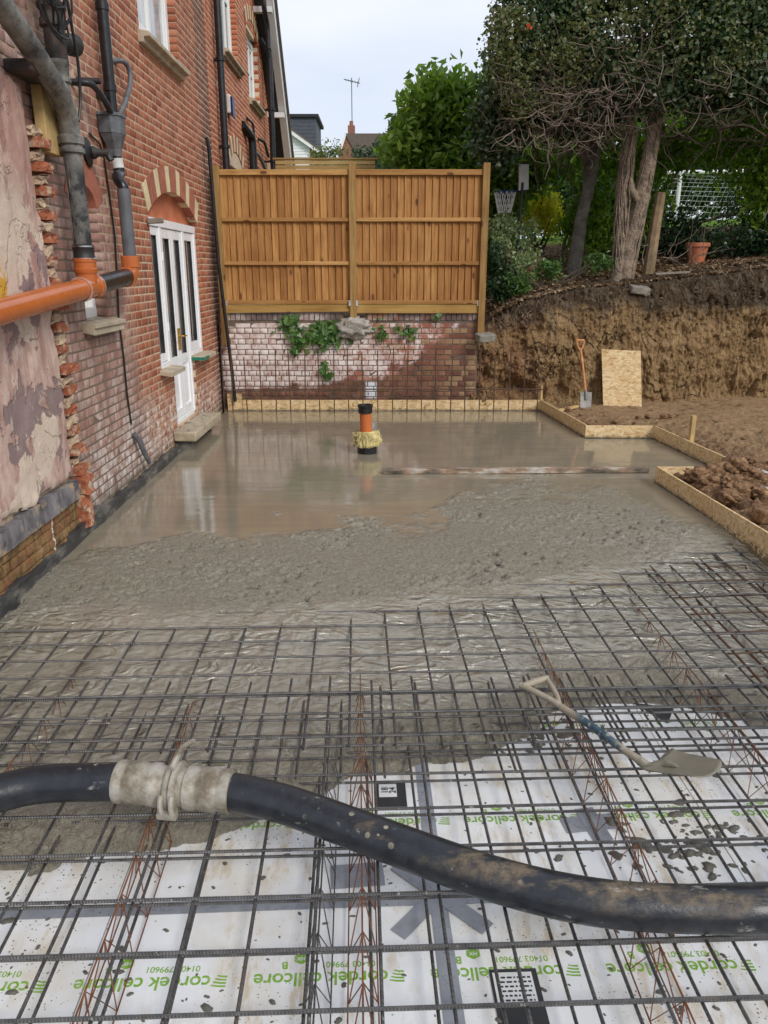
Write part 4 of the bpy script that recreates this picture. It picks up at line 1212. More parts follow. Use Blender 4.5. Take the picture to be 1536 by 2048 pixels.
# coupling and orange drain
dr = empty('orange_drain', (-2.36, 6.0, 1.9), 'glossy orange plastic drain pipe with tee and elbow running along the wall', 'pipe')
ax = Vector((0.0, 7.46-4.88, 2.035-1.845)).normalized()
T0 = Vector((XS, 6.385, 1.965))
b = MB(); b.tube([T0 - ax*3.4, T0 - ax*0.12], 0.080, 24); b.build('drain_pipe', MAT['orange_plastic'], dr, smooth=True)
b = MB(); b.lathe([(0.078, -0.16), (0.094, -0.155), (0.094, -0.10), (0.084, -0.095), (0.084, 0.10), (0.094, 0.105), (0.094, 0.16), (0.078, 0.165)], 24, T0, ax)
b.tube([T0, T0 + Vector((0, 0, 0.14))], 0.078, 24); b.lathe([(0.078, 0.10), (0.09, 0.12), (0.09, 0.145), (0.085, 0.15), (0.085, 0.19), (0.09, 0.195), (0.09, 0.22), (0.078, 0.225)], 24, T0)
tee = b.build('tee', MAT['orange_plastic'], dr, smooth=True)
b = MB(); b.lathe([(0.0955, -0.157), (0.0955, -0.147), (0.081, -0.146)], 24, T0, ax); b.lathe([(0.0955, 0.150), (0.0955, 0.159), (0.081, 0.16)], 24, T0, ax); b.build('ring_seal', MAT['galvanised'], tee, smooth=True)
b = MB(); b.tube([T0 + ax*0.16, T0 + ax*1.0], 0.076, 24); b.build('black_pipe', MAT['black_plastic'], dr, smooth=True)
E0 = T0 + ax*1.09
b = MB(); b.tube([E0 - ax*0.10, E0 - ax*0.03, E0 + ax*0.035 + Vector((0, 0, 0.02)), E0 + ax*0.055 + Vector((0, 0, 0.07)), E0 + ax*0.055 + Vector((0, 0, 0.12))], 0.072, 20)
b.lathe([(0.07, -0.12), (0.088, -0.115), (0.088, -0.05), (0.076, -0.045)], 20, E0, ax)
b.lathe([(0.07, 0.07), (0.083, 0.075), (0.083, 0.17), (0.076, 0.175)], 20, E0 + ax*0.055); b.build('elbow', MAT['orange_plastic'], dr, smooth=True)
b = MB(); b.lathe([(0.072, 0), (0.083, 0.005), (0.083, 0.03), (0.080, 0.035), (0.080, 0.085), (0.083, 0.09), (0.083, 0.115), (0.07, 0.12)], 22, (XS, 6.385, 2.17)); b.build('rubber_coupling', MAT['rubber'], dr, smooth=True)
b = MB(); b.lathe([(0.083, 0.0), (0.0855, 0.002), (0.0855, 0.012), (0.083, 0.014)], 22, (XS, 6.385, 2.178)); b.lathe([(0.083, 0.0), (0.0855, 0.002), (0.0855, 0.012), (0.083, 0.014)], 22, (XS, 6.385, 2.268)); b.tube([(XS+0.08, 6.34, 2.184), (XS+0.09, 6.41, 2.184)], 0.008, 6); b.build('hose_clip', MAT['steel_clip'], dr, smooth=True)
# rainwater pipe, hopper and grey pipe
XR = -2.45
rw = empty('rainwater_pipe', (XR, 7.72, 3.1), 'black rainwater downpipe feeding a faceted hopper head with grey pipe below', 'pipe')
b = MB(); b.tube([(XR, 7.70, 3.42), (XR, 7.70, 5.6)], 0.050, 16); b.lathe([(0.05, 0), (0.058, 0.004), (0.058, 0.06), (0.05, 0.064)], 16, (XR, 7.70, 3.62)); b.lathe([(0.05, 0), (0.058, 0.004), (0.058, 0.06), (0.05, 0.064)], 16, (XR, 7.70, 4.25))
b.box(XW, XR, 7.60, 7.67, 3.56, 3.60); b.build('downpipe', MAT['black_plastic'], rw, smooth=True)
def hexring(cx, cy, z, w, d): # wall side flat, five facets to the front
    return [(cx-d*.5, cy-w*.5, z), (cx+d*.1, cy-w*.5, z), (cx+d*.5, cy-w*.22, z), (cx+d*.5, cy+w*.22, z), (cx+d*.1, cy+w*.5, z), (cx-d*.5, cy+w*.5, z)]
b = MB(); vs = []
hs = [(3.44, .29, .20), (3.415, .295, .205), (3.41, .27, .185), (3.275, .265, .18), (3.27, .25, .175), (3.15, .115, .10), (3.09, .10, .09)]
for z, w_, d_ in hs: vs += hexring(XR, 7.70, z, w_, d_)
fs = []
for i in range(len(hs)-1):
    for k in range(6): fs.append((6*i+k, 6*i+(k+1) % 6, 6*i+6+(k+1) % 6, 6*i+6+k))
fs += [tuple(range(6)), tuple(reversed(range(6*len(hs)-6, 6*len(hs))))]
b.add(vs, fs); b.build('hopper', MAT['lead'], rw)
b = MB(); b.tube([(XR, 7.70, 3.14), (XR, 7.70, 3.05)], 0.046, 14); b.build('spout', MAT['black_plastic'], rw, smooth=True)
b = MB(); b.tube([(XR, 7.70, 3.07), (XR+0.01, 7.70, 2.99)], 0.052, 14); b.build('white_coupling', MAT['white_plastic'], rw, smooth=True)
b = MB(); b.tube(bend([(XR+0.01, 7.70, 3.0), (XR+0.015, 7.70, 2.94), (XS-0.06, 7.56, 2.90), (XS, 7.53, 2.82), (XS, 7.53, 2.76)], 0.05), 0.05, 14); b.build('swan_neck', MAT['black_plastic'], rw, smooth=True)
b = MB(); b.tube([(XS, 7.53, 2.80), (XS+0.0, 7.53, 2.5), (XS, 7.535, 2.17)], 0.058, 16); b.build('grey_pipe', MAT['grey_plastic'], rw, smooth=True)
for nm, mt, pts, r in (('waste_pipe', 'black_iron', [(XW, 7.03, 3.56), (-2.40, 7.06, 3.56), (-2.40, 7.25, 3.53), (-2.42, 7.48, 3.48), (-2.43, 7.62, 3.42), (-2.44, 7.66, 3.38)], .027),
                       ('waste_pipe', 'lead', [(XW, 8.20, 3.98), (-2.46, 8.22, 3.99), (-2.43, 8.30, 3.93), (-2.43, 8.27, 3.80), (-2.43, 8.05, 3.60), (-2.44, 7.86, 3.46), (-2.44, 7.80, 3.40)], .024)):
    b = MB(); b.tube(bend(pts, .06), r, 10)
    o = b.build(nm, MAT[mt], None, smooth=True)
    tag(o, 'black bent waste pipe dropping into the hopper head' if mt == 'black_iron' else 'grey lead waste pipe curving down into the hopper head', 'pipe')
b = MB(); b.tube([(XW, 7.16, 3.60), (-2.36, 7.20, 3.60)], 0.024, 10)
o = b.build('iron_stub', MAT['black_iron'], None, smooth=True); tag(o, 'short black iron stub sticking out beside the soil pipe', 'pipe')
# rusted lamp fitting
lm = empty('wall_lamp', (XW, 7.22, 3.05), 'rusted old wall lamp fitting with dish shade beside the hopper head', 'lamp')
b = MB(); b.lathe([(0.115, 0.0), (0.12, 0.012), (0.10, 0.025), (0.05, 0.04), (0.03, 0.045)], 20, (XW+.004, 7.22, 3.06), (1, .12, 0.05)); b.build('dish', MAT['black_iron'], lm, smooth=True)
b = MB(); b.lathe([(0.045, 0.0), (0.055, 0.02), (0.045, 0.04), (0.032, 0.06), (0.032, 0.15)], 14, (XW+.04, 7.22, 3.06), (1, .12, 0.0)); b.build('lamp_holder', MAT['iron_dark'], lm, smooth=True)
b = MB(); b.tube([(XW+.17, 7.24, 3.06), (XW+.2, 7.24, 3.0)], 0.028, 8); b.build('bracket', MAT['black_iron'], lm, smooth=True)
# cables
b = MB(); b.tube([(XW+0.012, 7.30, 3.22), (XW+0.02, 7.52, 3.17), (XW+0.02, 7.60, 3.06), (XW+0.014, 7.66, 2.75), (XW+0.014, 7.70, 2.4), (XW+0.014, 7.64, 2.0), (XW+0.014, 7.58, 1.66), (XW+0.014, 7.61, 1.3), (XW+0.014, 7.60, 0.95), (XW+0.014, 7.64, 0.62)], 0.009, 6)
o = b.build('black_cable', MAT['cable'], None, smooth=True); tag(o, 'thin black cable hanging down the brick wall past the small window', 'cable')
for k, (lab, pts) in enumerate((('coil of black cable slung over the slanting soil pipe', None), ('black cable looping down in front of the soil stack', [(-2.2, 6.0, 4.6), (-2.23, 6.20, 4.1), (-2.24, 6.32, 3.75), (-2.25, 6.40, 3.55), (-2.27, 6.42, 3.3), (-2.28, 6.36, 3.16)]))):
    b = MB()
    if pts is None:
        for q in range(6):
            cy, cz = 6.08+random.uniform(-.05, .05), 3.98+random.uniform(-.03, .08); ry, rz = random.uniform(.16, .26), random.uniform(.2, .36); xx_ = -2.25+random.uniform(-.04, .05)
            ph = random.uniform(-.2, .2)
            b.tube([(xx_+0.03*math.sin(3*t+q), cy + ry*math.cos(t+ph), cz + rz*math.sin(t+ph)) for t in np.linspace(math.pi*0.95, math.pi*2.15, 16)], 0.008, 5)
    else: b.tube(bend(pts, .1), 0.011, 6)
    o = b.build('black_cable', MAT['cable'], None, smooth=True); tag(o, lab, 'cable')
# pipes on the wing and by the fence
def stack(name, label, pts, r, mat='black_plastic', clips=()):
    e = empty(name, pts[0], label, 'pipe', None)
    b = MB(); b.tube(bend(pts, .10), r, 12); b.build('pipe_run', MAT[mat], e, smooth=True)
    for z in clips:
        b = MB(); b.lathe([(r, 0), (r*1.35, .005), (r*1.35, .05), (r, .055)], 12, (pts[0][0], pts[0][1], z)); b.box(XV, pts[0][0], pts[0][1]-.02, pts[0][1]+.02, z, z+.04); b.build('clip', MAT[mat], e, smooth=True)
stack('downpipe', 'tall black downpipe between the old house and the orange wing', [(-2.47, 13.12, 2.0), (-2.47, 13.12, 7.6)], .055, clips=(3.9, 5.1, 6.3))
stack('downpipe', 'thick black downpipe with swan neck near the white bargeboard', [(-2.38, 18.05, 2.0), (-2.38, 18.05, 6.35), (-2.53, 17.85, 6.6)], .065, clips=(4.3, 5.3))
stack('downpipe', 'slim black downpipe rising beside the white bargeboard', [(-2.30, 17.4, 6.3), (-2.30, 17.4, 6.7), (-2.33, 17.2, 6.95), (-2.33, 17.2, 7.4)], .05)
stack('vent_pipe', 'stubby black vent pipe with hooked top under the wing windows', [(-2.46, 15.8, 2.2), (-2.46, 15.8, 4.45), (-2.56, 15.35, 4.6)], .075)
stack('vent_pipe', 'thin black overflow pipe beside the stubby vent pipe', [(-2.48, 16.15, 4.0), (-2.48, 16.15, 4.75), (-2.56, 15.9, 4.8)], .024)
stack('vent_pipe', 'thin slanted black waste pipe below the arched wing window', [(-2.46, 17.9, 4.4), (-2.46, 17.4, 4.62), (-2.56, 17.2, 4.64)], .03)
stack('vent_pipe', 'grey waste pipe stub angled low on the orange wing', [(-2.46, 17.3, 4.1), (-2.47, 16.6, 4.27), (-2.56, 16.2, 4.3)], .035, 'lead')
b = MB(); b.tube([(-2.47, 11.78, 3.86), (-2.45, 11.80, 3.74), (-2.42, 11.83, 2.2), (-2.33, 11.86, 0.75), (-2.30, 11.87, 0.16)], 0.026, 10)
o = b.build('waste_pipe', MAT['black_plastic'], None, smooth=True); tag(o, 'thin leaning black pipe at the corner of fence and house', 'pipe')
al = empty('alarm_box', (-2.55, 14.1, 4.6), 'small blue and white alarm box on the orange wing', 'alarm')
b = MB(); b.box(XV, -2.50, 13.97, 14.2, 4.55, 4.83); b.build('case', MAT['white_plastic'], al, bevel=.02, seg=2)
flat('alarm_blue', (0.01, 0.02, 0.10), .35)
b = MB(); b.box(-2.50, -2.47, 13.965, 14.19, 4.50, 4.80); b.build('cover', MAT['alarm_blue'], al, bevel=.01)

# ------------------------------------------------------------------ garden wall and fence
YG = 12.05
gw = empty('garden_wall', (-0.5, YG, 0), 'old whitewashed brick retaining wall under the timber fence', 'wall')
b = MB(); b.box(-2.52, 1.44, YG+0.008, YG+0.24, -0.3, 1.36); b.box(-2.52, -0.62, YG+0.01, YG+0.24, 1.36, 1.465); b.box(-0.29, 1.44, YG+0.01, YG+0.24, 1.36, 1.465); gcore = b.build('wall_core', MAT['mortar_wall'], gw)
rects = brick_rects(-2.5, 1.42, -0.035, 1.36, 0.0805, 0.235, 0.012, [(-2.52, -2.20, -.1, 0.05)], jit=1, bond='english')
brick_face(gcore, rects, ('y', YG), MAT['garden_brick'], 0.05, 300, 0.006)
x = -2.5
while x < 1.40:
    if not (-0.66 < x < -0.30):
        b = MB()
        b.box(x+.006, x+.074, YG-.004+random.uniform(-.006, .004), YG+.22, 1.366, 1.47+random.uniform(-.006, .004)); b.build('coping_brick', MAT['garden_brick'], gw, bevel=.005)
    x += .080
# fence
YF = 12.02
fence = empty('timber_fence', (-0.47, YF, 1.47), 'orange brown closeboard timber fence standing on the old garden wall', 'fence')
posts = [(-2.42, 3.52, 1.0), (-0.46, 3.56, 1.36), (1.47, 3.56, 1.16)]
for i, (x, zt, zb) in enumerate(posts):
    b = MB(); b.box(x-.05, x+.05, YF-.06, YF+.04, zb, zt); b.build('post', MAT['fence_post'], fence, bevel=.004)
bays = [(-2.37, -0.51), (-0.41, 1.42)]
libb = []
for k in range(4):
    b = MB(); w = 0.1175
    b.prism([(.003, -.012, 0), (w*.97, .012, 0), (w*.97, .018, 0), (0, .018, 0), (0, -.008, 0)], (0, 0, 1.80)); libb.append(b.mesh('board', MAT['fence_board']))
for (xa, xb) in bays:
    n = 18
    st = (xb-xa)/n
    for i in range(n):
        o = put('board', libb[random.randrange(4)], fence)
        o.location = (xa + i*st - .004, YF+.017 + (i % 2)*.002 + random.uniform(-.001, .001), 1.655+random.uniform(-.004, .004))
        o.rotation_euler = (0, random.uniform(-.004, .004), random.uniform(-.02, .01))
        o.scale = (st/0.1105, 1, 1)
    for z, h, mt in ((3.40, .075, 'fence_rail'), (2.775, .052, 'fence_rail'), (2.17, .052, 'fence_rail'), (1.61, .055, 'fence_rail')):
        b = MB(); b.box(xa+.002, xb-.002, YF-.032, YF+.010, z, z+h); b.build('rail', MAT[mt], fence, bevel=.004)
    b = MB(); b.prism([(xa-.03 if xa < -2 else xa, YF-.02, 1.478), (xb, YF-.02, 1.50 if xa < -2 else 1.475), (xb, YF-.02, 1.604), (xa-.03 if xa < -2 else xa, YF-.02, 1.604)], (0, .025, 0)); b.build('gravel_board', MAT['gravel_board'], fence, bevel=.003)
for x in (-0.515, -0.405, -2.365, 1.415):
    b = MB(); b.box(x-.014, x+.014, YF-.066 if abs(x+.46) < .1 else YF-.036, YF-.0335, 1.585, 1.665); b.build('bracket', MAT['galvanised'], fence)
def lump(name, c, r, mat, label=None, cat=None, group=None, sub=3, amp=.25, seed=0, flatb=None, parent=None, fine=0.0):
    bm = bmesh.new(); bmesh.ops.create_icosphere(bm, subdivisions=sub, radius=1)
    rr = np.random.default_rng(seed)
    off = rr.uniform(0, 50, 3)
    for v in bm.verts:
        p = v.co
        d = 1 + amp*float(fbm(p.x+off[0]+p.z, p.y+off[1]-p.z*.7, 1.5, 3))*1.5 + fine*float(fbm(p.x+off[0]-p.z, p.y+off[1]+p.z, 5, 3))
        v.co = Vector((p.x*r[0]*d, p.y*r[1]*d, p.z*r[2]*d))
        if flatb is not None and v.co.z < -flatb: v.co.z = -flatb
        v.co += Vector(c)
    for f in bm.faces: f.smooth = True
    me = bpy.data.meshes.new(name); bm.to_mesh(me); bm.free(); me.materials.append(mat)
    o = put(name, me, parent)
    if label: tag(o, label, cat, group)
    return o
def blocky(name, c, h, mat, label=None, cat=None, rot=(0,0,0), jit=.02, cuts=4, group=None):
    b = MB(); b.box(-h[0], h[0], -h[1], h[1], -h[2], h[2])
    me = b.mesh(name, mat); bm = bmesh.new(); bm.from_mesh(me)
    bmesh.ops.bevel(bm, geom=bm.edges[:], offset=min(h)*.16, segments=1, affect='EDGES')
    bmesh.ops.subdivide_edges(bm, edges=[e for e in bm.edges if e.calc_length() > min(h)*.5], cuts=cuts, use_grid_fill=True)
    for v in bm.verts: v.co += Vector([random.uniform(-jit, jit) for _ in range(3)])
    for f in bm.faces: f.smooth = True
    bm.to_mesh(me); bm.free()
    o = put(name, me); o.location = c; o.rotation_euler = rot
    if label: tag(o, label, cat, group)
    return o
lump('post_footing', (-0.46, YG-.01, 1.26), (.27, .13, .15), MAT['footing'], 'rough concrete lump around the foot of the middle fence post', 'concrete', sub=4, amp=.4, seed=8, fine=.4)
blocky('loose_stone', (1.52, 11.86, 1.13), (.13, .1, .055), MAT['wall_stone'], 'loose grey stone at the end of the garden wall below the fence post', 'stone', (0.15, -.05, .3), .008)

# ivy on the wall
def leaves(name, C, S, mat, parent=None, nrm=None, spread=0.9, aspect=.55, droop=0.0, fold=.25, rg=rng):
    C = np.asarray(C); N = len(C)
    S = np.broadcast_to(np.asarray(S, float), (N,)) * rg.uniform(.65, 1.3, N)
    n = rg.normal(size=(N, 3))
    if nrm is not None: n = n*spread + np.asarray(nrm)
    n /= np.linalg.norm(n, axis=1)[:, None]
    t = rg.normal(size=(N, 3)); t[:, 2] -= droop
    t -= n*(t*n).sum(1)[:, None]; t /= np.linalg.norm(t, axis=1)[:, None] + 1e-9
    w = np.cross(n, t)
    S1 = S[:, None]
    a = C - t*S1*.5
    tip = C + t*S1*.5 - n*S1*fold*.4
    l = C + w*S1*aspect*.5 + n*S1*fold*.5 - t*S1*.08
    r = C - w*S1*aspect*.5 + n*S1*fold*.5 - t*S1*.08
    V = np.stack([a, l, tip, r], 1).reshape(-1, 3)
    F = np.arange(4*N).reshape(N, 4)
    return put(name, mesh_np(name, V, F, mat), parent)
def ivy_leaves(C, S, mat, name, parent, nrm, rg=rng):
    """five-lobed leaves"""
    C = np.asarray(C); N = len(C); k = 9
    ang = np.array([-90, -35, -10, 25, 90-35, 90, 90+35, 180-25, 180+10])
    ang = np.array([-90, -50, -15, 10, 45, 90, 135, 170, 195, 230]); rad = np.array([.15, .42, .50, .30, .40, .62, .40, .30, .50, .42]); k = 10
    n = rg.normal(size=(N, 3))*.35 + np.asarray(nrm); n /= np.linalg.norm(n, axis=1)[:, None]
    t = rg.normal(size=(N, 3))*.7 + np.array([0, 0, -1.0]); t -= n*(t*n).sum(1)[:, None]; t /= np.linalg.norm(t, axis=1)[:, None]
    w = np.cross(n, t); S = rg.uniform(.7, 1.25, N)*S
    V = np.stack([C + (w*math.cos(math.radians(a)) + t*math.sin(math.radians(a)))*(r*S)[:, None] + n*(S*rg.uniform(-.08, .08, N))[:, None] for a, r in zip(ang, rad)], 1).reshape(-1, 3)
    return put(name, mesh_np(name, V, np.arange(k*N).reshape(N, k), mat), parent)
def wall_ivy(label, blobs, n, size, seed):
    rg = np.random.default_rng(seed)
    e = empty('ivy', (blobs[0][0], YG-.02, blobs[0][1]), label, 'plant', 'ivy on the garden wall')
    C = []
    for (x, z, rx, rz, f) in blobs:
        m_ = int(n*f)
        p = rg.normal(size=(m_, 2))*.5
        C.append(np.stack([x+p[:, 0]*rx, YG-.03-rg.uniform(0, .10, m_)*np.exp(-(p**2).sum(1)), z+p[:, 1]*rz], 1))
    ivy_leaves(np.concatenate(C), size, MAT['leaf_wallivy'], 'foliage', e, (0, -1, .25), rg)
    b = MB()
    for (x, z, rx, rz, f) in blobs: b.tube([(x, YG-.012, z+rz), (x+rx*.4, YG-.02, z), (x-rx*.2, YG-.012, z-rz*1.2)], .005, 5)
    b.build('stem', MAT['root'], e)
wall_ivy('trailing ivy hanging over the wall top near the leaning black pipe', [(-1.42, 1.36, .20, .17, .4), (-1.38, 1.22, .1, .1, .2), (-1.30, 1.12, .18, .15, .3), (-1.36, .96, .1, .14, .15)], 110, .085, 1)
wall_ivy('bushy ivy clump left of the concrete footing lump', [(-0.98, 1.12, .26, .17, .5), (-.82, 1.20, .28, .17, .5), (-.70, 1.27, .15, .1, .15)], 150, .10, 2)
wall_ivy('small ivy sprig right of the concrete footing lump', [(-.03, 1.17, .09, .14, 1)], 22, .07, 3)
wall_ivy('ivy sprig midway between footing lump and wall end', [(.34, 1.20, .17, .10, 1)], 34, .075, 4)
wall_ivy('lone ivy sprig growing low on the whitewashed brick', [(-.92, .64, .08, .12, .6), (-.86, .54, .06, .08, .4)], 30, .08, 5)
wall_ivy('tiny pale ivy sprig by the end fence post', [(.82, 1.42, .07, .05, 1)], 12, .06, 6)

# ------------------------------------------------------------------ formwork
form_pts = [(-2.20, 11.95), (2.43, 11.95), (2.63, 9.9), (3.50, 9.87), (3.72, 7.70), (2.80, 7.70), (3.10, 3.4), (3.22, 1.4)]
labels = ['long strand board formwork in front of the garden wall', 'strand board formwork by the rebar cage end', 'short strand board formwork facing the camera beside the mud', 'mud flecked strand board formwork beside the timber stake', 'strand board formwork end with clay clods piled behind it', 'long clean strand board formwork beside the rebar mesh', 'strand board formwork off the near corner']
for i in range(len(form_pts)-1):
    p, q = Vector((*form_pts[i], 0)), Vector((*form_pts[i+1], 0))
    d = (q-p).normalized(); n = Vector((-d.y, d.x, 0))
    if n.dot(Vector((0, 6, 0))-(p+q)/2) > 0: n = -n
    if i == 4: n = Vector((0, -1, 0))
    e = 0.0 if i in (0, 2, 4) else 0.012
    zt = .17 + (.004 if i % 2 else 0)
    b = MB(); b.plank(p + n*.009 + d*e + Vector((0, 0, (zt-.35)/2)), q + n*.009 - d*e + Vector((0, 0, (zt-.35)/2)), zt+.35, .018)
    o = b.build('formwork_board', MAT['osb' if i not in (5, 6) else 'osb'], None); tag(o, labels[i], 'formwork')
b = MB(); b.box(-2.43, -2.205, 11.93, 11.948, -.2, .27)
o = b.build('formwork_board', MAT['osb']); tag(o, 'short taller strand board closing the gap at the house corner', 'formwork')
for (x, y, z, lab) in ((2.45, 11.99, .38, 'thin timber peg at the back corner of the formwork'), (3.66, 9.02, .46, 'upright timber stake holding the mud flecked formwork'), (2.90, 7.35, .10, 'cut timber peg behind the clean formwork near its corner'), (2.92, 6.95, .13, 'second cut timber peg behind the clean formwork')):
    b = MB(); w = .024 if y > 11 else .035
    b.box(x-w*.7, x+w*.7, y-w, y+w, -.2, z)
    o = b.build('timber_stake', MAT['raw_timber'], None, bevel=.003); tag(o, lab, 'stake')

# ------------------------------------------------------------------ wet concrete slab
ys1 = np.arange(2.3, 8.0, .0112); ys2 = np.arange(8.0, 11.97, .035)
ys = np.concatenate([ys1, ys2]); xs = np.arange(-2.47, 3.74, .0112)
GX, GY = np.meshgrid(xs, ys)
edge = np.interp(GX, [-2.5, -1.6, -1.06, -.6, -.42, -.17, .41, .76, .95, 1.31, 1.7, 2.1, 3.0], [2.55, 2.62, 2.74, 2.90, 2.97, 3.26, 3.38, 3.58, 3.80, 3.94, 3.92, 3.68, 3.6]) + .09*fbm(GX, GY, 2.6, 4)
yb = np.interp(GX, [-2.5, -2.0, -1.0, .2, .55, .75, 1.5, 2.2, 2.6, 2.9], [5.35, 5.55, 6.15, 6.30, 6.6, 7.35, 7.6, 7.3, 6.6, 6.0])
mask = sstep(.22, -.22, GY - yb + .75*fbm(GX, GY, 1.5, 5, .6))
yd = np.interp(GX, [-2.5, -1, 0, 1.2, 2.2, 3.0], [4.40, 4.38, 4.62, 5.0, 5.5, 5.95])
t = GY - yd + .25*fbm(GX, GY, .9, 3)
base = np.interp(t, [-2.5, -1.3, -.85, -.45, -.1, .3, .7], [-.225, -.21, -.17, -.10, -.042, -.008, 0.0])
base = np.maximum(base, np.where(GX > 2.3, np.interp(t, [-3, -1.2, -.6, 0], [-.23, -.16, -.10, -.03]), -1))
toe = np.clip((GY-edge)/.13, 0, 1)
z = -.295 + (base + .295)*np.sqrt(toe)
tx = fbm(GX, GY, 9, 4, .6)
mus = np.abs(fbm(GX+4, GY-2, 13, 3, .55))
pat = .35 + .9*sstep(-.1, .35, fbm(GX, GY, 1.1, 3))
clus = sstep(.05, .32, fbm(GX*.7, GY*1.2, 1.5, 5))
slur = sstep(.45, .0, t + .3*fbm(GX-3, GY, 1.4, 3))*sstep(.15, .45, GY-edge)
lumpy = mask*(1-.93*slur)
grain = fbm(GX+2, GY+6, 26, 2, .6)
z += lumpy*(.13+.87*clus)*(.024*tx + .022*(.3-mus) + .012*grain) - lumpy*.004
wx = GX + .25*fbm(GX, GY, 2.2, 2); wy = GY + .25*fbm(GX+8, GY, 2.2, 2)
z += slur*(.008*fbm(wx*.8+wy*.4, wy*1.5, 4.5, 2))
hol = sstep(.22, .36, fbm(GX*.8-7, GY+3, 11, 3))*sstep(-.05, .2, fbm(GX*.8, GY-5, 1.1, 3))
z -= lumpy*.038*hol
z += (1-mask)*(.0012*fbm(GX, GY, 1.2, 3) + .0007*fbm(GX*.25, GY, 9, 2))
z += sstep(.0, .25, toe)*(1-sstep(.6, 1, toe))*.03*fbm(GX, GY, 7, 3)
# trowelled fillet against the strip at the wall
# inside test
inside = np.ones_like(GX, bool)
xr = np.interp(GY, [1.4, 3.4, 7.69, 7.70, 7.72, 9.86, 9.88, 9.89, 9.9, 11.95], [3.22, 3.10, 2.80, 2.80, 3.72, 3.50, 3.50, 2.63, 2.63, 2.43])
inside &= (GX < xr+.004) & (GY > edge-.03)
z = np.where(GY < edge, -.306, z)
V = np.stack([GX, GY, z], -1).reshape(-1, 3)
idx = np.arange(GX.size).reshape(GX.shape)
q = inside[:-1, :-1] & inside[1:, :-1] & inside[:-1, 1:] & inside[1:, 1:]
F = np.stack([idx[:-1, :-1], idx[:-1, 1:], idx[1:, 1:], idx[1:, :-1]], -1)[q]
used = np.zeros(len(V), bool); used[F.ravel()] = True
remap = np.cumsum(used)-1
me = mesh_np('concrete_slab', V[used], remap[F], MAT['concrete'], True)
at = me.attributes.new('rough', 'FLOAT', 'POINT')
at.data.foreach_set('value', mask.ravel()[used].astype(np.float32))
at = me.attributes.new('slurry', 'FLOAT', 'POINT')
at.data.foreach_set('value', slur.ravel()[used].astype(np.float32))
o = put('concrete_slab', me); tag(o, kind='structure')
# ------------------------------------------------------------------ void formers under the mesh
TH = R(2.0)
def rot(u, v, z=0.0):
    return Vector((u*math.cos(TH) - v*math.sin(TH), u*math.sin(TH) + v*math.cos(TH), z))
ZV = -0.30
def sheet_on(uv, z, t=0.0012):
    b = MB(); b.prism([rot(u, v, z) for u, v in uv], (0, 0, t)); return b
us = [-2.36, -0.98, 0.30, 1.58, 2.86]; vs_ = [0.9, 2.45, 3.72, 5.0]
lab_u = ['beside the house wall', 'under the hose coupling', 'under the long black hose', 'beside the clean formwork']
lab_v = ['in front of the hose', 'behind the hose', 'deep under the concrete']
def text_mesh(body, size, mat, name, parent, u, v, z, bold=0.0):
    cu = bpy.data.curves.new(name, 'FONT'); cu.body = body; cu.size = size; cu.align_x = 'LEFT'; cu.extrude = 0.0004; cu.offset = bold
    to = bpy.data.objects.new(name, cu); COL.objects.link(to)
    dg = bpy.context.evaluated_depsgraph_get()
    me = bpy.data.meshes.new_from_object(to.evaluated_get(dg))
    bpy.data.objects.remove(to)
    me.materials.clear(); me.materials.append(mat)
    o = put(name, me, parent)
    # read from the far side: turned half round
    o.matrix_world = Matrix.Translation(rot(u, v, z)) @ Matrix.Rotation(TH + math.pi, 4, 'Z')
    return o
panels = {}
for i in range(4):
    for k in range(3):
        b = MB(); g = .003
        b.prism([rot(us[i]+g, vs_[k]+g, ZV-.15), rot(us[i+1]-g, vs_[k]+g, ZV-.15), rot(us[i+1]-g, vs_[k+1]-g, ZV-.15), rot(us[i]+g, vs_[k+1]-g, ZV-.15)], (0, 0, .15))
        o = b.build('void_former_panel', MAT['void_board']); panels[(i, k)] = o
        tag(o, 'white printed foam board %s, %s' % (lab_u[i], lab_v[k]), 'foam board', 'white void former boards')
def panel_at(u, v):
    for i in range(4):
        for k in range(2):
            if us[i] <= u < us[i+1] and vs_[k] <= v < vs_[k+1]: return panels[(i, k)]
    return panels[(1, 0)]
def print_row(v, starts):
    for u0 in starts:          # u0: left end of the printed block as the camera sees it
        p = panel_at(u0+.2, v)
        z = ZV + .0006
        # big wordmark, upside down to the camera: its first letter is at the right
        text_mesh('cordek cellcore', .0755, MAT['print_green'], 'printed_lettering', p, u0+.445, v+.012, z, .0010)
        text_mesh('01403 799601', .034, MAT['print_green'], 'printed_lettering', p, u0+.40, v+.085-.03, z, .0003)
        text_mesh('B', .042, MAT['print_green'], 'printed_lettering', p, u0+.085, v+.090-.03, z, .0010)
        b = MB()                # hexagon badge with HX cut as white letters
        b.prism([rot(u0+.13+.028*math.cos(a), v+.070+.024*math.sin(a)-.025+.0275, z) for a in [R(30+60*j) for j in range(6)]], (0, 0, .0006)); b.build('printed_badge', MAT['print_green'], p)
        text_mesh('HX', .021, MAT['label_white'], 'printed_lettering', p, u0+.145, v+.079, z+.0007, .0005)
        for s in range(4):      # fan of curved bars beside the wordmark
            b = MB(); yy = v - .006 - .0 + s*.013 - .03; L_ = .052 - .006*s
            a0 = [(u0+.50, yy), (u0+.50-L_*.55, yy+.002), (u0+.50-L_, yy+.007), (u0+.50-L_*.97, yy+.012), (u0+.50-L_*.5, yy+.008), (u0+.502, yy+.0075)]
            b.prism([rot(x_, y_, z) for x_, y_ in a0], (0, 0, .0006)); b.build('printed_mark', MAT['print_green'], p)
print_row(2.13, [-1.62, -.985, -.355, .275, .91, 1.55])
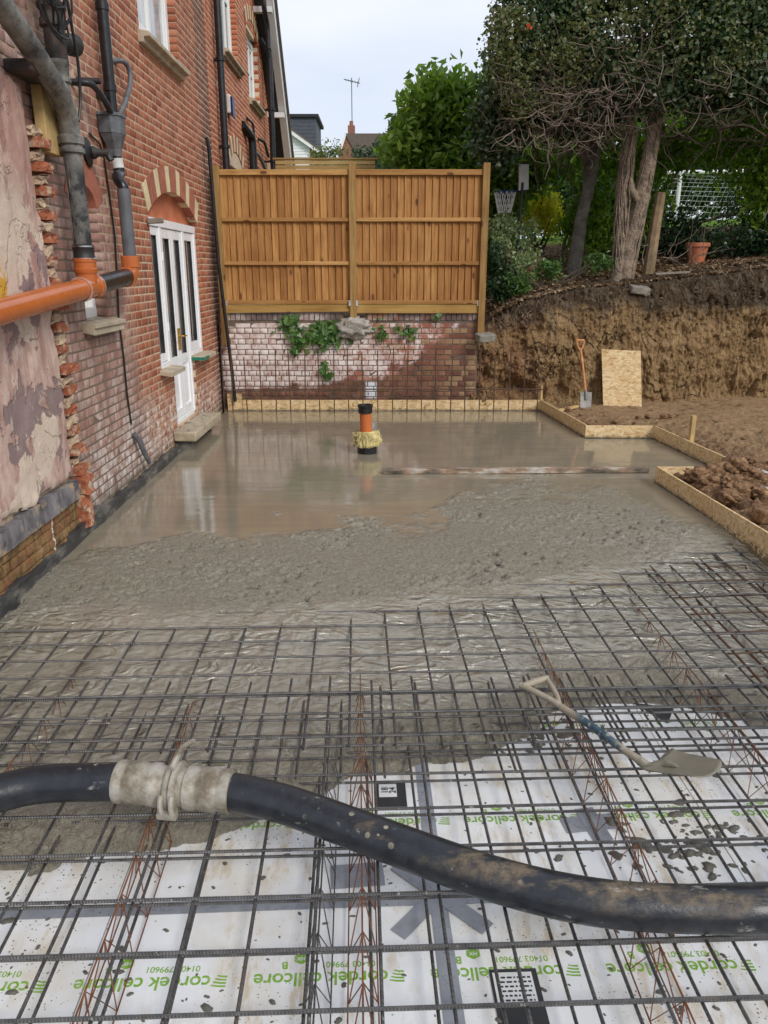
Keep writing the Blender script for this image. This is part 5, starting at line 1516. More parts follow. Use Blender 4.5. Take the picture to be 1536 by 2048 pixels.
print_row(2.93, [-.80, -.10, .50, 1.12, 1.75])
print_row(3.62, [.95, 1.58])
# duct tape
def tape(uv, label, dz=0):
    b = sheet_on(uv, ZV+.0014+dz, .0008); o = b.build('tape_strip', MAT['tape']); tag(o, label, 'tape')
tape([(-1.55, 2.415), (-.2, 2.43), (1.6, 2.445), (2.8, 2.45), (2.8, 2.51), (1.6, 2.505), (-.2, 2.495), (-1.55, 2.47)], 'long grey tape strip crossing the foam boards beneath the hose')
tape([(.265, 1.1), (.345, 1.1), (.335, 2.6), (.34, 3.6), (.275, 3.6), (.27, 2.6)], 'grey tape strip running from the pour edge toward the foreground', .0012)
def strip(u, v, L_, w, a, label, dz):
    c, s = math.cos(R(a)), math.sin(R(a))
    tape([(u + x*c - y*s, v + x*s + y*c) for x, y in ((-L_/2, -w/2), (L_/2, -w/2), (L_/2, w/2), (-L_/2, w/2))], label, dz)
strip(.30, 2.48, .50, .07, 48, 'grey tape patch slanting one way across the star of tapes', .0024)
strip(.31, 2.48, .48, .07, -46, 'grey tape patch slanting the other way across the star of tapes', .0036)
strip(-.02, 2.60, .22, .13, 4, 'square grey tape patch beside the rusty wire spacer', .0012)
strip(-.85, 2.90, .10, .12, 0, 'small grey tape patch by the pour edge under the coupling', .0012)
strip(1.04, 2.88, .26, .10, 6, 'grey tape cross bar right of the long tape strip', .0012)
strip(1.05, 2.87, .09, .22, 8, 'grey tape cross patch right of the long tape strip', .0024)
# labels
def label_card(u0, u1, v0, v1, lab, z=ZV+.003):
    b = sheet_on([(u0, v0), (u1, v0), (u1, v1), (u0, v1)], z); o = b.build('product_label', MAT['label_black']); tag(o, lab, 'label'); return o
o = label_card(.075, .215, 3.02, 3.20, 'black product label with white number sticker at the pour edge')
b = sheet_on([(.085, 3.09), (.17, 3.09), (.17, 3.185), (.085, 3.185)], ZV+.0046); b.build('sticker', MAT['label_white'], o)
for tx_, u_, v_ in (('18', .098, 3.115), ('24', .135, 3.115)):
    cu_ = text_mesh(tx_, .045, MAT['ink'], 'printed_lettering', o, u_, v_, ZV+.0062, .001); cu_.matrix_world = Matrix.Translation(rot(u_+.03, v_, ZV+.0062)) @ Matrix.Rotation(TH + math.pi/2, 4, 'Z')
o = label_card(.45, .62, 1.84, 2.13, 'black product label with a block of small print in the foreground')
b = sheet_on([(.46, 1.985), (.60, 1.985), (.60, 2.115), (.46, 2.115)], ZV+.0046); b.build('sticker', MAT['label_white'], o)
for r_ in range(6):
    b = MB(); x_ = .47
    while x_ < .59:
        w_ = random.uniform(.006, .02); b.prism([rot(x_, 2.0+r_*.018, ZV+.0060), rot(min(.592, x_+w_), 2.0+r_*.018, ZV+.0060), rot(min(.592, x_+w_), 2.007+r_*.018, ZV+.0060), rot(x_, 2.007+r_*.018, ZV+.0060)], (0, 0, .0005)); x_ += w_+.006
    b.build('small_print', MAT['ink'], o)
b = MB(); b.prism([rot(1.58, 3.88, ZV+.003), rot(1.70, 3.66, ZV+.003), rot(1.80, 3.82, ZV+.003)], (0, 0, .001)); o = b.build('product_label', MAT['label_black']); tag(o, 'black triangular label beyond the shovel handle', 'label')

# ------------------------------------------------------------------ reinforcing mesh
def bar_pts(p, q, sag, n=7):
    ph = random.uniform(0, 6); a = random.uniform(-sag, sag); d = (q-p); side = Vector((-d.y, d.x, 0)).normalized()
    return [p.lerp(q, i/(n-1)) + side*(a*math.sin(math.pi*i/(n-1)) + sag*.3*math.sin(ph+i)) + Vector((0, 0, sag*.5*math.sin(ph*2+i*1.3))) for i in range(n)]
def mesh_sheet(label, u_list, vr, zd, v_list, ur, zc, r=.0066, mat='rebar'):
    e = empty('rebar_mesh', rot((ur[0]+ur[1])/2, (vr[0]+vr[1])/2, zd), label, 'rebar mesh', 'sheets of reinforcing mesh')
    for u in u_list:
        b = MB(); b.tube(bar_pts(rot(u+random.uniform(-.004, .004), vr[0]+random.uniform(-.015, .015), zd), rot(u+random.uniform(-.006, .006), vr[1]+random.uniform(-.03, .03), zd), .003), r, 7); b.build('bar', MAT[mat], e, smooth=True)
    for v in v_list:
        b = MB(); b.tube(bar_pts(rot(ur[0]+random.uniform(-.03, .03), v+random.uniform(-.004, .004), zc), rot(ur[1]+random.uniform(-.03, .03), v+random.uniform(-.004, .004), zc), .003, 10), r, 7); b.build('bar', MAT[mat], e, smooth=True)
mesh_sheet('upper mesh sheet under the hose with bars ending before the shovel handle', [.058+.221*k for k in range(-10, 13)], (1.05, 3.80), -.064, [1.10+.2285*i for i in range(12)], (-2.30, 2.85), -.052)
mesh_sheet('upper mesh sheet rising out of the wet concrete behind the shovel', [.165+.219*k for k in range(-11, 14)], (3.12, 6.1), -.040, [3.20+.2*i for i in range(15)], (-2.25, 3.05), -.028)
mesh_sheet('lower mesh sheet lying just above the white foam boards', [.025+.221*k for k in range(-10, 13)], (1.05, 3.95), -.236, [1.22+.236*i for i in range(12)], (-2.30, 2.85), -.224)
mesh_sheet('short lap of bars in the dark pour edge between upper and lower mesh', [.11+.21*k for k in range(-9, 7)], (3.08, 3.95), -.175, [3.25, 3.45, 3.66, 3.86], (-1.9, 2.2), -.187)
# heavier tied bars at the side by the formwork
side = empty('edge_beam_bars', rot(2.6, 4.5, -.1), 'bundle of long rusty bars tied along the formwork side', 'rebar', None)
for k, (u, z, v0, v1) in enumerate(((2.18, -.05, 3.0, 6.0), (2.34, -.12, 2.6, 5.9), (2.62, -.055, 2.6, 6.5), (2.78, -.055, 2.8, 6.4), (2.66, -.22, 2.6, 6.2), (2.9, -.12, 2.6, 6.7))):
    b = MB(); b.tube(bar_pts(rot(u, v0, z), rot(u+.03, v1, z+.02), .01), .008, 7); b.build('bar', MAT['rebar_rusty'], side, smooth=True)
for v in np.arange(3.2, 6.2, .27):
    b = MB(); b.tube(bend([rot(2.15, v, -.06), rot(2.95, v+.01, -.045), rot(2.95, v+.01, -.2), rot(2.6, v, -.2)], .03), .005, 6); b.build('stirrup', MAT['rebar_rusty'], side, smooth=True)
# rusty wire spacers standing on the boards
def spacer(label, u, v0, v1, w, zt, mat='wire_rusty'):
    e = empty('wire_spacer', rot(u, v0, ZV), label, 'spacer', 'rusty wire spacers')
    b = MB(); b.tube(bar_pts(rot(u, v0, zt), rot(u, v1, zt), .004, 6), .0035, 5); b.build('top_wire', MAT[mat], e)
    for s in (-1, 1):
        b = MB(); b.tube(bar_pts(rot(u+s*w, v0, ZV+.022), rot(u+s*w, v1, ZV+.022), .004, 6), .003, 5); b.build('foot_wire', MAT[mat], e)
        pts = []; v = v0; k = 0
        while v < v1:
            pts.append(rot(u+(s*w if k % 2 == 0 else 0), v, ZV+.018 if k % 2 == 0 else zt)); v += .1; k += 1
        b = MB(); b.tube(pts, .0026, 5); b.build('zigzag_wire', MAT[mat], e)
spacer('rusty zigzag wire spacer left of the hose coupling', -.88, 1.2, 3.6, .05, -.075)
spacer('rusty zigzag wire spacer beside the square tape patch', .0, 1.2, 3.9, .05, -.075)
spacer('grey zigzag wire spacer next to the rusty one by the tape patch', -.155, 1.2, 3.4, .045, -.075, 'rebar')
spacer('rusty zigzag wire spacer under the shovel shaft', 1.10, 2.2, 4.4, .06, -.075)
spacer('rusty zigzag wire spacer under the muddy end of the hose', 1.0, 1.1, 2.3, .05, -.075)
spacer('rusty zigzag wire spacer beyond the shovel blade', 1.88, 2.4, 4.9, .06, -.075)
spacer('rusty zigzag wire spacer by the house side under the mesh', -1.62, 2.6, 4.2, .05, -.075)

# vertical starter bars before the garden wall
cage = empty('starter_bars', (0, 11.8, 0), 'row of thin rusty upright starter bars in front of the garden wall', 'rebar')
for k in range(22):
    x = -2.33 + k*.2235
    zt = .93 + random.uniform(-.09, .07); lean = random.uniform(-.02, .02)
    b = MB(); b.tube([(x, 11.8, -.1), (x+lean*.5, 11.8, .4), (x+lean, 11.8+random.uniform(-.02, .02), zt)], .0095, 6); b.build('bar', MAT['rebar_rusty'], cage)
b = MB(); b.tube([(-2.30, 11.79, .355), (0, 11.79, .362), (2.45, 11.79, .36)], .0095, 6); b.build('bar', MAT['rebar_rusty'], cage)

# ------------------------------------------------------------------ concrete hose
def spline(pts, n=8):
    P_ = [Vector(p) for p in pts]; P_ = [P_[0]*2-P_[1]] + P_ + [P_[-1]*2-P_[-2]]
    out = []
    for i in range(1, len(P_)-2):
        a, b_, c, d = P_[i-1:i+3]
        for k in range(n):
            t = k/n
            out.append(.5*((2*b_) + (c-a)*t + (2*a-5*b_+4*c-d)*t*t + (3*b_-a-3*c+d)*t**3))
    out.append(P_[-2]); return out
ZH = .035
hp = empty('concrete_hose', (0, 2.4, -.04), 'thick muddy black concrete pump hose with metal coupling lying on the mesh', 'hose')
left = spline([(-2.3, 2.30, ZH), (-1.95, 2.50, ZH+.01), (-1.60, 2.655, ZH+.02), (-1.40, 2.725, ZH+.02), (-1.04, 2.745, ZH+.015)])
right = spline([(-.70, 2.70, ZH+.01), (-.55, 2.67, ZH+.005), (-.336, 2.590, ZH), (.06, 2.385, ZH), (.409, 2.212, ZH), (.734, 2.113, ZH), (1.065, 2.085, ZH), (1.36, 2.09, ZH), (1.8, 2.16, ZH), (2.5, 2.4, ZH)], 10)
for pts in (left, right):
    b = MB(); b.tube(pts, .077, 28); b.build('hose_length', MAT['hose'], hp, smooth=True)
A0 = Vector((-1.115, 2.748, ZH+.015)); A1 = Vector((-.625, 2.690, ZH+.008)); cax = (A1-A0).normalized(); CL = (A1-A0).length
def csleeve(prof, nm):
    b = MB(); b.lathe([(r, h*CL) for r, h in prof], 32, A0, cax); b.build(nm, MAT['coupling'], hp, smooth=True)
csleeve([(.074, 0), (.088, .0), (.090, .01), (.090, .05), (.083, .075), (.083, .09), (.090, .11), (.091, .20), (.086, .24), (.084, .27), (.090, .30), (.090, .36), (.080, .385), (.080, .46), (.07, .461)], 'coupling_sleeve')
csleeve([(.07, .535), (.080, .54), (.080, .60), (.089, .615), (.089, .68), (.083, .70), (.083, .73), (.090, .75), (.091, .86), (.084, .885), (.084, .905), (.089, .92), (.089, .995), (.074, 1.0)], 'coupling_sleeve')
csleeve([(.078, .455), (.100, .46), (.104, .475), (.104, .495), (.094, .505), (.106, .515), (.106, .535), (.098, .55), (.078, .555)], 'clamp_ring')
cm = A0 + cax*CL*.51; sd = cax.cross(Vector((0, 0, 1))).normalized()
b = MB(); b.tube(spline([cm + sd*.03 + Vector((0, 0, .106)), cm + sd*-.03 + Vector((0, 0, .118)), cm + sd*-.11 + Vector((0, 0, .118)), cm + sd*-.17 + cax*.02 + Vector((0, 0, .108))], 5), [.013]*10+[.011]*6, 8); b.build('clamp_lever', MAT['coupling'], hp, smooth=True)
b = MB()
for s in (-.025, .02):
    b.tube(spline([cm + cax*s + sd*.10 + Vector((0, 0, .03)), cm + cax*s + sd*.118 + Vector((0, 0, -.01)), cm + cax*(s+.004) + sd*.115 + Vector((0, 0, -.06))], 4), .011, 8)
b.obox(cm + sd*.11 + Vector((0, 0, -.055)), (cax, sd, (0, 0, 1)), (.04, .016, .012)); b.build('clamp_hook', MAT['coupling'], hp, smooth=True)

# ------------------------------------------------------------------ shovel lying on the mesh
sh = empty('shovel', (1.16, 2.9, 0), 'square mouth shovel with worn blue shaft lying on the mesh', 'shovel')
b = MB(); b.tube(spline([(.895, 3.398, .0), (.985, 3.235, .012), (1.075, 3.050, .016), (1.135, 2.955, .012), (1.175, 2.905, .004)], 6), [.019]*12+[.018]*6+[.020]*7, 12); b.build('shaft', MAT['shaft'], sh, smooth=True)
b = MB(); b.tube(bend([(.90, 3.395, .0), (.862, 3.455, .004), (.738, 3.585, .012), (.72, 3.60, .014)], .03), .017, 10)
b.tube(bend([(.885, 3.415, .002), (.892, 3.50, .008), (.870, 3.66, .016)], .04), .014, 10); b.build('handle_fork', MAT['shaft'], sh, smooth=True)
b = MB(); b.tube([(.728, 3.582, .014), (.80, 3.625, .018), (.875, 3.662, .018)], [.017, .019, .017], 12); b.build('grip', MAT['shaft'], sh, smooth=True)
B1, B2, T1, T2 = Vector((1.115, 2.853, .004)), Vector((1.295, 2.985, .010)), Vector((1.255, 2.600, .155)), Vector((1.418, 2.715, .150))
n = 14; vs = []
up = (B2-B1).cross(T1-B1).normalized()
up = up if up.z > 0 else -up
for i in range(n+1):
    for k in range(n+1):
        s, t = i/n, k/n
        p = B1.lerp(B2, s).lerp(T1.lerp(T2, s), t)
        e = abs(2*s-1)
        dish = .022*(e**2.2) + .014*((1-t)**6)*(1 - .75*math.exp(-(e/.25)**2))
        tip = -.018*(e**4)*(t**6)
        fw = (T1-B1).normalized()
        corner = .05*max(0, e-.55)*max(0, .25-t)*4
        vs.append(p + up*dish + fw*tip*1.5 + fw*corner)
fs = [(i*(n+1)+k, (i+1)*(n+1)+k, (i+1)*(n+1)+k+1, i*(n+1)+k+1) for i in range(n) for k in range(n)]
b = MB(); b.add(vs, fs); o = b.build('blade', MAT['shovel_blade'], sh, smooth=True)
md = o.modifiers.new('thick', 'SOLIDIFY'); md.thickness = .004; md.offset = 0
mid = (B1+B2)/2
b = MB(); b.tube(spline([(1.140, 2.945, .010), (1.175, 2.905, .006), mid + (T1-B1).normalized()*.06 + up*.010, mid + (T1-B1).normalized()*.13 + up*.002], 5), [.021]*6+[.022]*3+[.019]*4+[.012]*2+[.004], 12); b.build('socket', MAT['shovel_blade'], sh, smooth=True)

# splatter of concrete on the boards and bars near the shovel
rg2 = np.random.default_rng(5)
V, F = [], []
def blob(c, r, h):
    k = 9; b0 = len(V)
    V.append((c[0], c[1], c[2]+h))
    ph = rg2.uniform(0, 6)
    for rr, hh in ((.55, .8), (1.0, 0.0)):
        for i in range(k):
            a = 2*math.pi*i/k; q = r*rr*(1+.35*math.sin(2*a+ph)+.2*rg2.uniform(-1, 1))
            V.append((c[0]+q*math.cos(a)*1.2, c[1]+q*math.sin(a), c[2]+h*hh))
    for i in range(k):
        j = (i+1) % k
        F.append((b0, b0+1+i, b0+1+j, b0+1+j)); F.append((b0+1+i, b0+1+k+i, b0+1+k+j, b0+1+j))
for i in range(700):
    u, v = rg2.uniform(-1.6, 2.3), rg2.uniform(1.6, 3.7)
    r = rg2.gamma(1.5, .0024)+.0022
    p = rot(u, v); blob((p.x, p.y, ZV+.0005), r, r*.5)
for i in range(130):
    u, v = 1.45+rg2.normal()*.22, 2.74+rg2.normal()*.10
    r = rg2.gamma(1.5, .0055)+.003
    p = rot(u, v); blob((p.x, p.y, ZV+.0005), r, r*.6)
for i in range(60):
    u, v = 1.0+rg2.normal()*.22, 3.55+rg2.normal()*.10
    p = rot(u, v); blob((p.x, p.y, ZV+.0005), rg2.gamma(2.0, .006)+.003, .008)
Vn = np.array(V); Fn = [tuple(dict.fromkeys(f)) for f in F]
me = bpy.data.meshes.new('concrete_splatter'); me.from_pydata([tuple(v) for v in V], [], Fn); me.materials.append(MAT['concrete_blob'])
for p_ in me.polygons: p_.use_smooth = True
o = put('concrete_splatter', me); tag(o, 'dark blobs of splashed concrete scattered over the white boards', 'concrete', kind='stuff')

# ------------------------------------------------------------------ things standing in the slab
up_ = empty('drain_upstand', (-.21, 9.07, 0), 'orange drain upstand with black collar wrapped in yellow wool', 'pipe')
b = MB(); b.tube([(-.20, 9.07, -.1), (-.222, 9.07, .50)], .070, 24); b.build('pipe_body', MAT['orange_plastic'], up_, smooth=True)
b = MB(); b.lathe([(.070, 0), (.084, .004), (.084, .07), (.092, .075), (.092, .10), (.078, .102), (.07, .06)], 24, (-.222, 9.07, .48)); b.build('collar', MAT['black_plastic'], up_, smooth=True)
b = MB(); b.lathe([(.118, -.1), (.118, .09), (.11, .095), (.07, .096)], 24, (-.203, 9.07, 0)); b.build('base_sleeve', MAT['black_plastic'], up_, smooth=True)
bm = bmesh.new(); bmesh.ops.create_cone(bm, cap_ends=True, segments=40, radius1=.145, radius2=.125, depth=.17)
bmesh.ops.subdivide_edges(bm, edges=bm.edges[:], cuts=4, use_grid_fill=True)
for v in bm.verts:
    d = 1 + .30*float(fbm(v.co.x*9+3, v.co.y*9+v.co.z*14, 1, 3)) + .08*random.uniform(-1, 1)
    v.co = Vector((v.co.x*d*1.08, v.co.y*d, v.co.z*(1+.25*float(fbm(v.co.x*12, v.co.y*12, 1, 2))))) + Vector((-.20, 9.07, .175))
for f in bm.faces: f.smooth = True
me = bpy.data.meshes.new('wool_wrap'); bm.to_mesh(me); bm.free(); me.materials.append(MAT['wool']); put('wool_wrap', me, up_)
b = MB()
for k in range(60):
    a = random.uniform(0, 6.28); z = random.uniform(.1, .26); p = Vector((-.2+.15*math.cos(a), 9.07+.14*math.sin(a), z)); d = Vector((math.cos(a), math.sin(a), random.uniform(-.9, .6)))*random.uniform(.015, .045)
    b.tube([p - d*.3, p+d*.6+Vector((0, 0, .005)), p+d], .0022, 4)
tag(b.build('wool_fibres', MAT['wool'], up_), kind='stuff')
def straightedge():
    m = M('muddy timber straightedge', .6, .4)
    n = m.noise(9, 5, .65, m.map(m.P, (.4, 1, 1)))
    c = m.ramp(n, [(.3, (.05, .042, .032)), (.42, (.17, .14, .105)), (.5, (.32, .20, .125)), (.58, (.42, .37, .31)), (.72, (.68, .65, .60))])
    return m.set(c, .55, m.bump(n, .3, .004))
MAT['straightedge'] = straightedge()
b = MB(); b.plank((-.01, 8.06, .028), (2.87, 8.12, .032), .055, .07); o = b.build('straightedge_beam', MAT['straightedge'], None, bevel=.004); tag(o, 'long muddy screeding beam lying across the wet concrete', 'beam')

# board and spade against the bank
b = MB(); b.prism([(3.44, 12.02, .05), (4.0, 11.88, .04), (3.97, 12.10, .90), (3.40, 12.24, .915)], (.004, .016, .004)); o = b.build('strand_board', MAT['osb_clean']); tag(o, 'upright strand board sheet leaning on the clay bank', 'board')
sp = empty('spade', (3.12, 11.95, .1), 'spade with orange wooden handle leaning on the clay bank', 'spade')
b = MB(); b.tube([(3.125, 11.95, .30), (3.075, 12.02, .66), (3.035, 12.09, .92)], [.021, .019, .020], 10); b.build('shaft', MAT['spade_wood'], sp, smooth=True)
b = MB()
for s in (-1, 1): b.tube(bend([(3.035, 12.09, .91), (3.03+s*.045, 12.10, .98), (3.025+s*.058, 12.11, 1.06)], .03), .014, 8)
b.build('handle_fork', MAT['spade_wood'], sp, smooth=True)
b = MB(); b.tube([(2.962, 12.112, 1.065), (3.085, 12.112, 1.065)], .018, 10); b.build('grip', MAT['spade_wood'], sp, smooth=True)
b = MB(); b.prism([(3.05, 11.88, .02), (3.22, 11.90, .02), (3.225, 11.955, .29), (3.045, 11.945, .29)], (0, .006, 0)); b.tube([(3.135, 11.92, .18), (3.125, 11.955, .33)], .022, 8); b.build('blade', MAT['steel_dull'], sp)
b = MB(); b.plank((2.62, 11.55, .07), (2.98, 11.80, .10), .03, .07); o = b.build('timber_offcut', MAT['raw_timber'], None, bevel=.003); tag(o, 'short timber offcut lying in the mud by the spade', 'timber')
b = MB(); b.plank((3.76, 7.55, .17), (3.95, 6.6, .19), .03, .06); o = b.build('metal_trim', MAT['aluminium']); tag(o, 'white metal trim lying beside the formwork end', 'trim')
b = MB(); b.plank((3.42, 6.98, .15), (3.75, 6.75, .17), .02, .10); o = b.build('metal_trim', MAT['aluminium']); tag(o, 'short white plate lying among the clay clods', 'trim')
b = MB(); b.plank((3.33, 6.72, .17), (3.6, 6.60, .18), .065, .10); o = b.build('timber_offcut', MAT['raw_timber'], None, bevel=.005); tag(o, 'pale timber block among the clods by the clean formwork', 'timber')
# ------------------------------------------------------------------ ground
b = MB(); b.add([(-700, -700, -.72), (700, -700, -.72), (700, 900, -.72), (-700, 900, -.72)], [(0, 1, 2, 3)])
o = b.build('ground', MAT['woodland']); tag(o, kind='structure')
b = MB(); b.box(-2.5, 3.0, 11.972, 12.06, -.4, .03); o = b.build('trench_fill', MAT['mud']); tag(o, kind='structure')
# churned clay floor right of the formwork
xs = np.concatenate([np.arange(2.42, 6.6, .02), np.arange(6.6, 11.5, .06)]); ys = np.concatenate([np.arange(1.2, 5.6, .06), np.arange(5.6, 13.6, .022)])
GX, GY = np.meshgrid(xs, ys)
xr = np.interp(GY, [1.2, 3.4, 7.69, 7.72, 7.725, 9.86, 9.88, 9.885, 9.9, 11.95, 11.96], [3.24, 3.12, 2.82, 2.82, 3.74, 3.52, 3.52, 2.65, 2.65, 2.45, 2.45])
xr = np.where(GY > 11.97, 2.4, xr)
d = GX - xr
ch = np.clip(1.3 - .35*(d) - .0*(GY-8), .12, 1)
ch = ch*np.where(GY > 9.3, np.clip(1.25-.45*(GY-9.3), .22, 1), 1)
z = .045 + .02*(GX-3) + .05*fbm(GX, GY, 1.2, 3) + ch*(.075*fbm(GX, GY, 4.5, 4, .6) + .06*np.abs(fbm(GX+3, GY, 8, 4, .6)) + .02*fbm(GX, GY, 22, 2)) + .012*fbm(GX, GY*2.5, 9, 4)
z += .10*np.exp(-((GX-3.3)/.45)**2 - ((GY-7.0)/.7)**2)*(1+.8*fbm(GX, GY, 5, 3))
z = np.where(d < .04, np.minimum(z, .06), z)
z = z + np.clip((GX-4.6)*.05, 0, .4)*sstep(6.5, 10, GY)*0
okc = (d > .012)
V = np.stack([GX, GY, z], -1).reshape(-1, 3); idx = np.arange(GX.size).reshape(GX.shape)
q = okc[:-1, :-1] & okc[1:, :-1] & okc[:-1, 1:] & okc[1:, 1:]
F = np.stack([idx[:-1, :-1], idx[:-1, 1:], idx[1:, 1:], idx[1:, :-1]], -1)[q]
o = put('excavated_floor', mesh_np('excavated_floor', V, F, MAT['mud'], True)); tag(o, kind='structure')
# cut bank
def y_base(X): return np.interp(X, [1.3, 1.9, 2.6, 3.2, 4.0, 6.0, 12], [12.02, 12.0, 12.12, 12.22, 12.32, 12.6, 13.2])
def z_top(X): return np.interp(X, [1.3, 1.5, 1.8, 2.2, 3.0, 4.0, 5.5, 7, 12], [1.05, 1.15, 1.42, 1.62, 1.78, 1.86, 2.02, 2.2, 2.5])
nu, nv = 640, 190
U = np.concatenate([np.linspace(1.36, 7.6, 580), np.linspace(7.66, 11.0, 60)]); T = np.linspace(0, 1, nv)
UU, TT = np.meshgrid(U, T)
zt = z_top(UU); yb_ = y_base(UU)
fz = np.interp(TT, [0, .06, .72, .85, 1.0], [-.12, 0.02, .86, 1.0, 1.06]); fy = np.interp(TT, [0, .06, .3, .72, .85, 1.0], [-.22, .0, .05, .17, .38, 1.0])
Z = np.where(fz < .03, fz, fz*zt)
lean = np.interp(UU, [1.3, 2.2, 3.2], [2.2, 1.4, 1.0])
Yb = yb_ + fy*lean
vert = fbm(UU, Z*.25, 3.2, 4)
n1 = fbm(UU, Z, 1.3, 4); n2 = fbm(UU+9, Z, 5, 4, .6)
amp = np.interp(UU, [1.3, 2.6, 3.2], [1.9, 1.6, 1.0])
vert2 = fbm(UU+5, Z*.3, 9, 4, .6)
Yb += (-.10*n1*amp - .085*vert - .04*vert2 - .05*n2*amp)*sstep(0, .1, TT)
crk = np.exp(-(fbm(UU*1.1, Z*.42, 2.0, 4)/.022)**2)*sstep(-.05, .12, fbm(UU+3, Z, .9, 2))
crk2 = np.exp(-(fbm(UU+20, Z*.8, 4.5, 3)/.03)**2)*sstep(-.1, .2, fbm(UU-6, Z, 1.4, 2))
chunk = np.abs(fbm(UU+2, Z*.55, 6.5, 3, .6))
Yb += (.07*crk + .035*crk2 - .05*chunk + .02*fbm(UU, Z*.5, 22, 3, .6))*sstep(.04, .12, TT)*sstep(.9, .75, TT)
# dug pits at the foot and tooth marks of the digger bucket
Yb -= .16*np.exp(-((UU-1.75)/.35)**2 - ((Z-.75)/.3)**2)
Yb += .32*np.exp(-((UU-2.0)/.26)**2 - ((Z-.30)/.17)**2)
Yb += .20*np.exp(-((UU-2.75)/.2)**2 - ((Z-.22)/.22)**2)
for uu_, zz_ in ((4.9, .25), (5.4, .30), (5.75, .22), (6.15, .34), (6.5, .3)):
    Yb += .10*sstep(-.02, .04, UU-uu_)*sstep(.35, .3, UU-uu_)*np.exp(-((Z-zz_)/.16)**2)
Z = Z + .05*n2*sstep(.75, .95, TT)
V = np.stack([UU, Yb, Z], -1).reshape(-1, 3); idx = np.arange(UU.size).reshape(UU.shape)
F = np.stack([idx[:-1, :-1], idx[:-1, 1:], idx[1:, 1:], idx[1:, :-1]], -1).reshape(-1, 4)
o = put('earth_bank', mesh_np('earth_bank', V, F, MAT['clay_bank'], True)); tag(o, kind='structure')
# raised garden behind
def garden_z(X, Y):
    e = y_base(np.clip(X, 1.3, 12)) + .85
    zt = z_top(np.clip(X, 1.3, 12))
    r = np.clip(Y-e, 0, 100)
    far = np.interp(r, [0, 1.0, 2.5, 4, 8, 30, 60], [0, .10, .42, .62, .95, 1.3, 2.0])
    return zt*1.05 + far + .04*fbm(X, Y, 1.5, 3)
xs = np.concatenate([np.arange(1.5, 12, .12), np.arange(12, 60, 1.5)]); ys = np.concatenate([np.arange(12.6, 20, .12), np.arange(20, 120, 1.5)])
GX, GY = np.meshgrid(xs, ys)
z = garden_z(GX, GY) - .9*sstep(.12, -.5, GY - (y_base(np.clip(GX, 1.3, 12))+.85))
V = np.stack([GX, GY, z], -1).reshape(-1, 3); idx = np.arange(GX.size).reshape(GX.shape)
q = (GY > y_base(np.clip(GX, 1.3, 12))+.62)[:-1, :-1]
F = np.stack([idx[:-1, :-1], idx[:-1, 1:], idx[1:, 1:], idx[1:, :-1]], -1)[q]
o = put('garden_ground', mesh_np('garden_ground', V, F, MAT['woodland'], True)); tag(o, kind='structure')
b = MB(); b.box(-60, 1.52, 12.32, 150, -.7, 1.34); o = b.build('side_ground', MAT['woodland']); tag(o, kind='structure')
def gz(x, y): return float(garden_z(np.array([x]), np.array([y]))[0])

# clods
for i in range(46):
    if i < 18: x, y = 3.25+random.gauss(0, .25), 6.95+random.gauss(0, .45)
    elif i < 34: x, y = random.uniform(3.75, 5.2), random.uniform(6.6, 9.6)
    else: x, y = random.uniform(2.75, 4.6), random.uniform(10.0, 11.7)
    xl = np.interp(y, [1.2, 7.69, 7.72, 9.88, 9.9, 12], [3.24, 2.85, 3.78, 3.56, 2.7, 2.5])
    if x < xl+.10: x = float(xl)+.10+random.uniform(0, .2)
    r = random.uniform(.03, .10) if i < 18 else random.uniform(.02, .06)
    lump('clay_clod', (x, y, .07+r*.3+(.1 if i < 18 and abs(x-3.3) < .3 else 0)), (r*1.2, r, r*.75), MAT['clod'], 'brown clay clod ' + ('heaped behind the clean formwork' if i < 18 else ('strewn beside the staked formwork' if i < 34 else 'lying on the mud before the bank')), 'clod', 'clay clods ' + ('behind the clean formwork' if i < 18 else ('by the stake' if i < 34 else 'before the bank')), 4, .45, 100+i, fine=.5)
for (x, y, z, rx, ry, rz, s) in ((3.28, 7.28, .17, .24, .13, .12, 1), (3.42, 7.30, .27, .12, .10, .09, 2), (3.2, 6.72, .15, .12, .11, .10, 4)):
    lump('clay_clod', (x, y, z), (rx, ry, rz), MAT['clod'], 'big lump of brown clay piled against the formwork end', 'clod', 'big clay lumps at the formwork end', 4, .45, s, fine=.45)
blocky('broken_brick', (3.22, 6.18, .13), (.11, .07, .06), MAT['clod'], 'clay covered brick behind the clean formwork', 'brick', (0, .1, .5), .006)
blocky('broken_brick', (3.42, 6.02, .12), (.10, .09, .07), MAT['clod'], 'split clay covered block beside another brick', 'brick', (.1, .1, -.3), .008)
# stone at the lip of the bank, planks
blocky('stone_slab', (4.02, 12.62, 1.80), (.15, .09, .055), MAT['flint_grey'], 'grey concrete slab edge sticking out of the bank lip', 'stone', (.2, .12, .1), .008)
b = MB(); b.plank((4.35, 12.95, 2.04), (4.95, 13.1, 2.07), .03, .09); o = b.build('timber_offcut', MAT['weathered_board']); tag(o, 'dark plank lying on leaf litter behind the stone slab', 'plank')
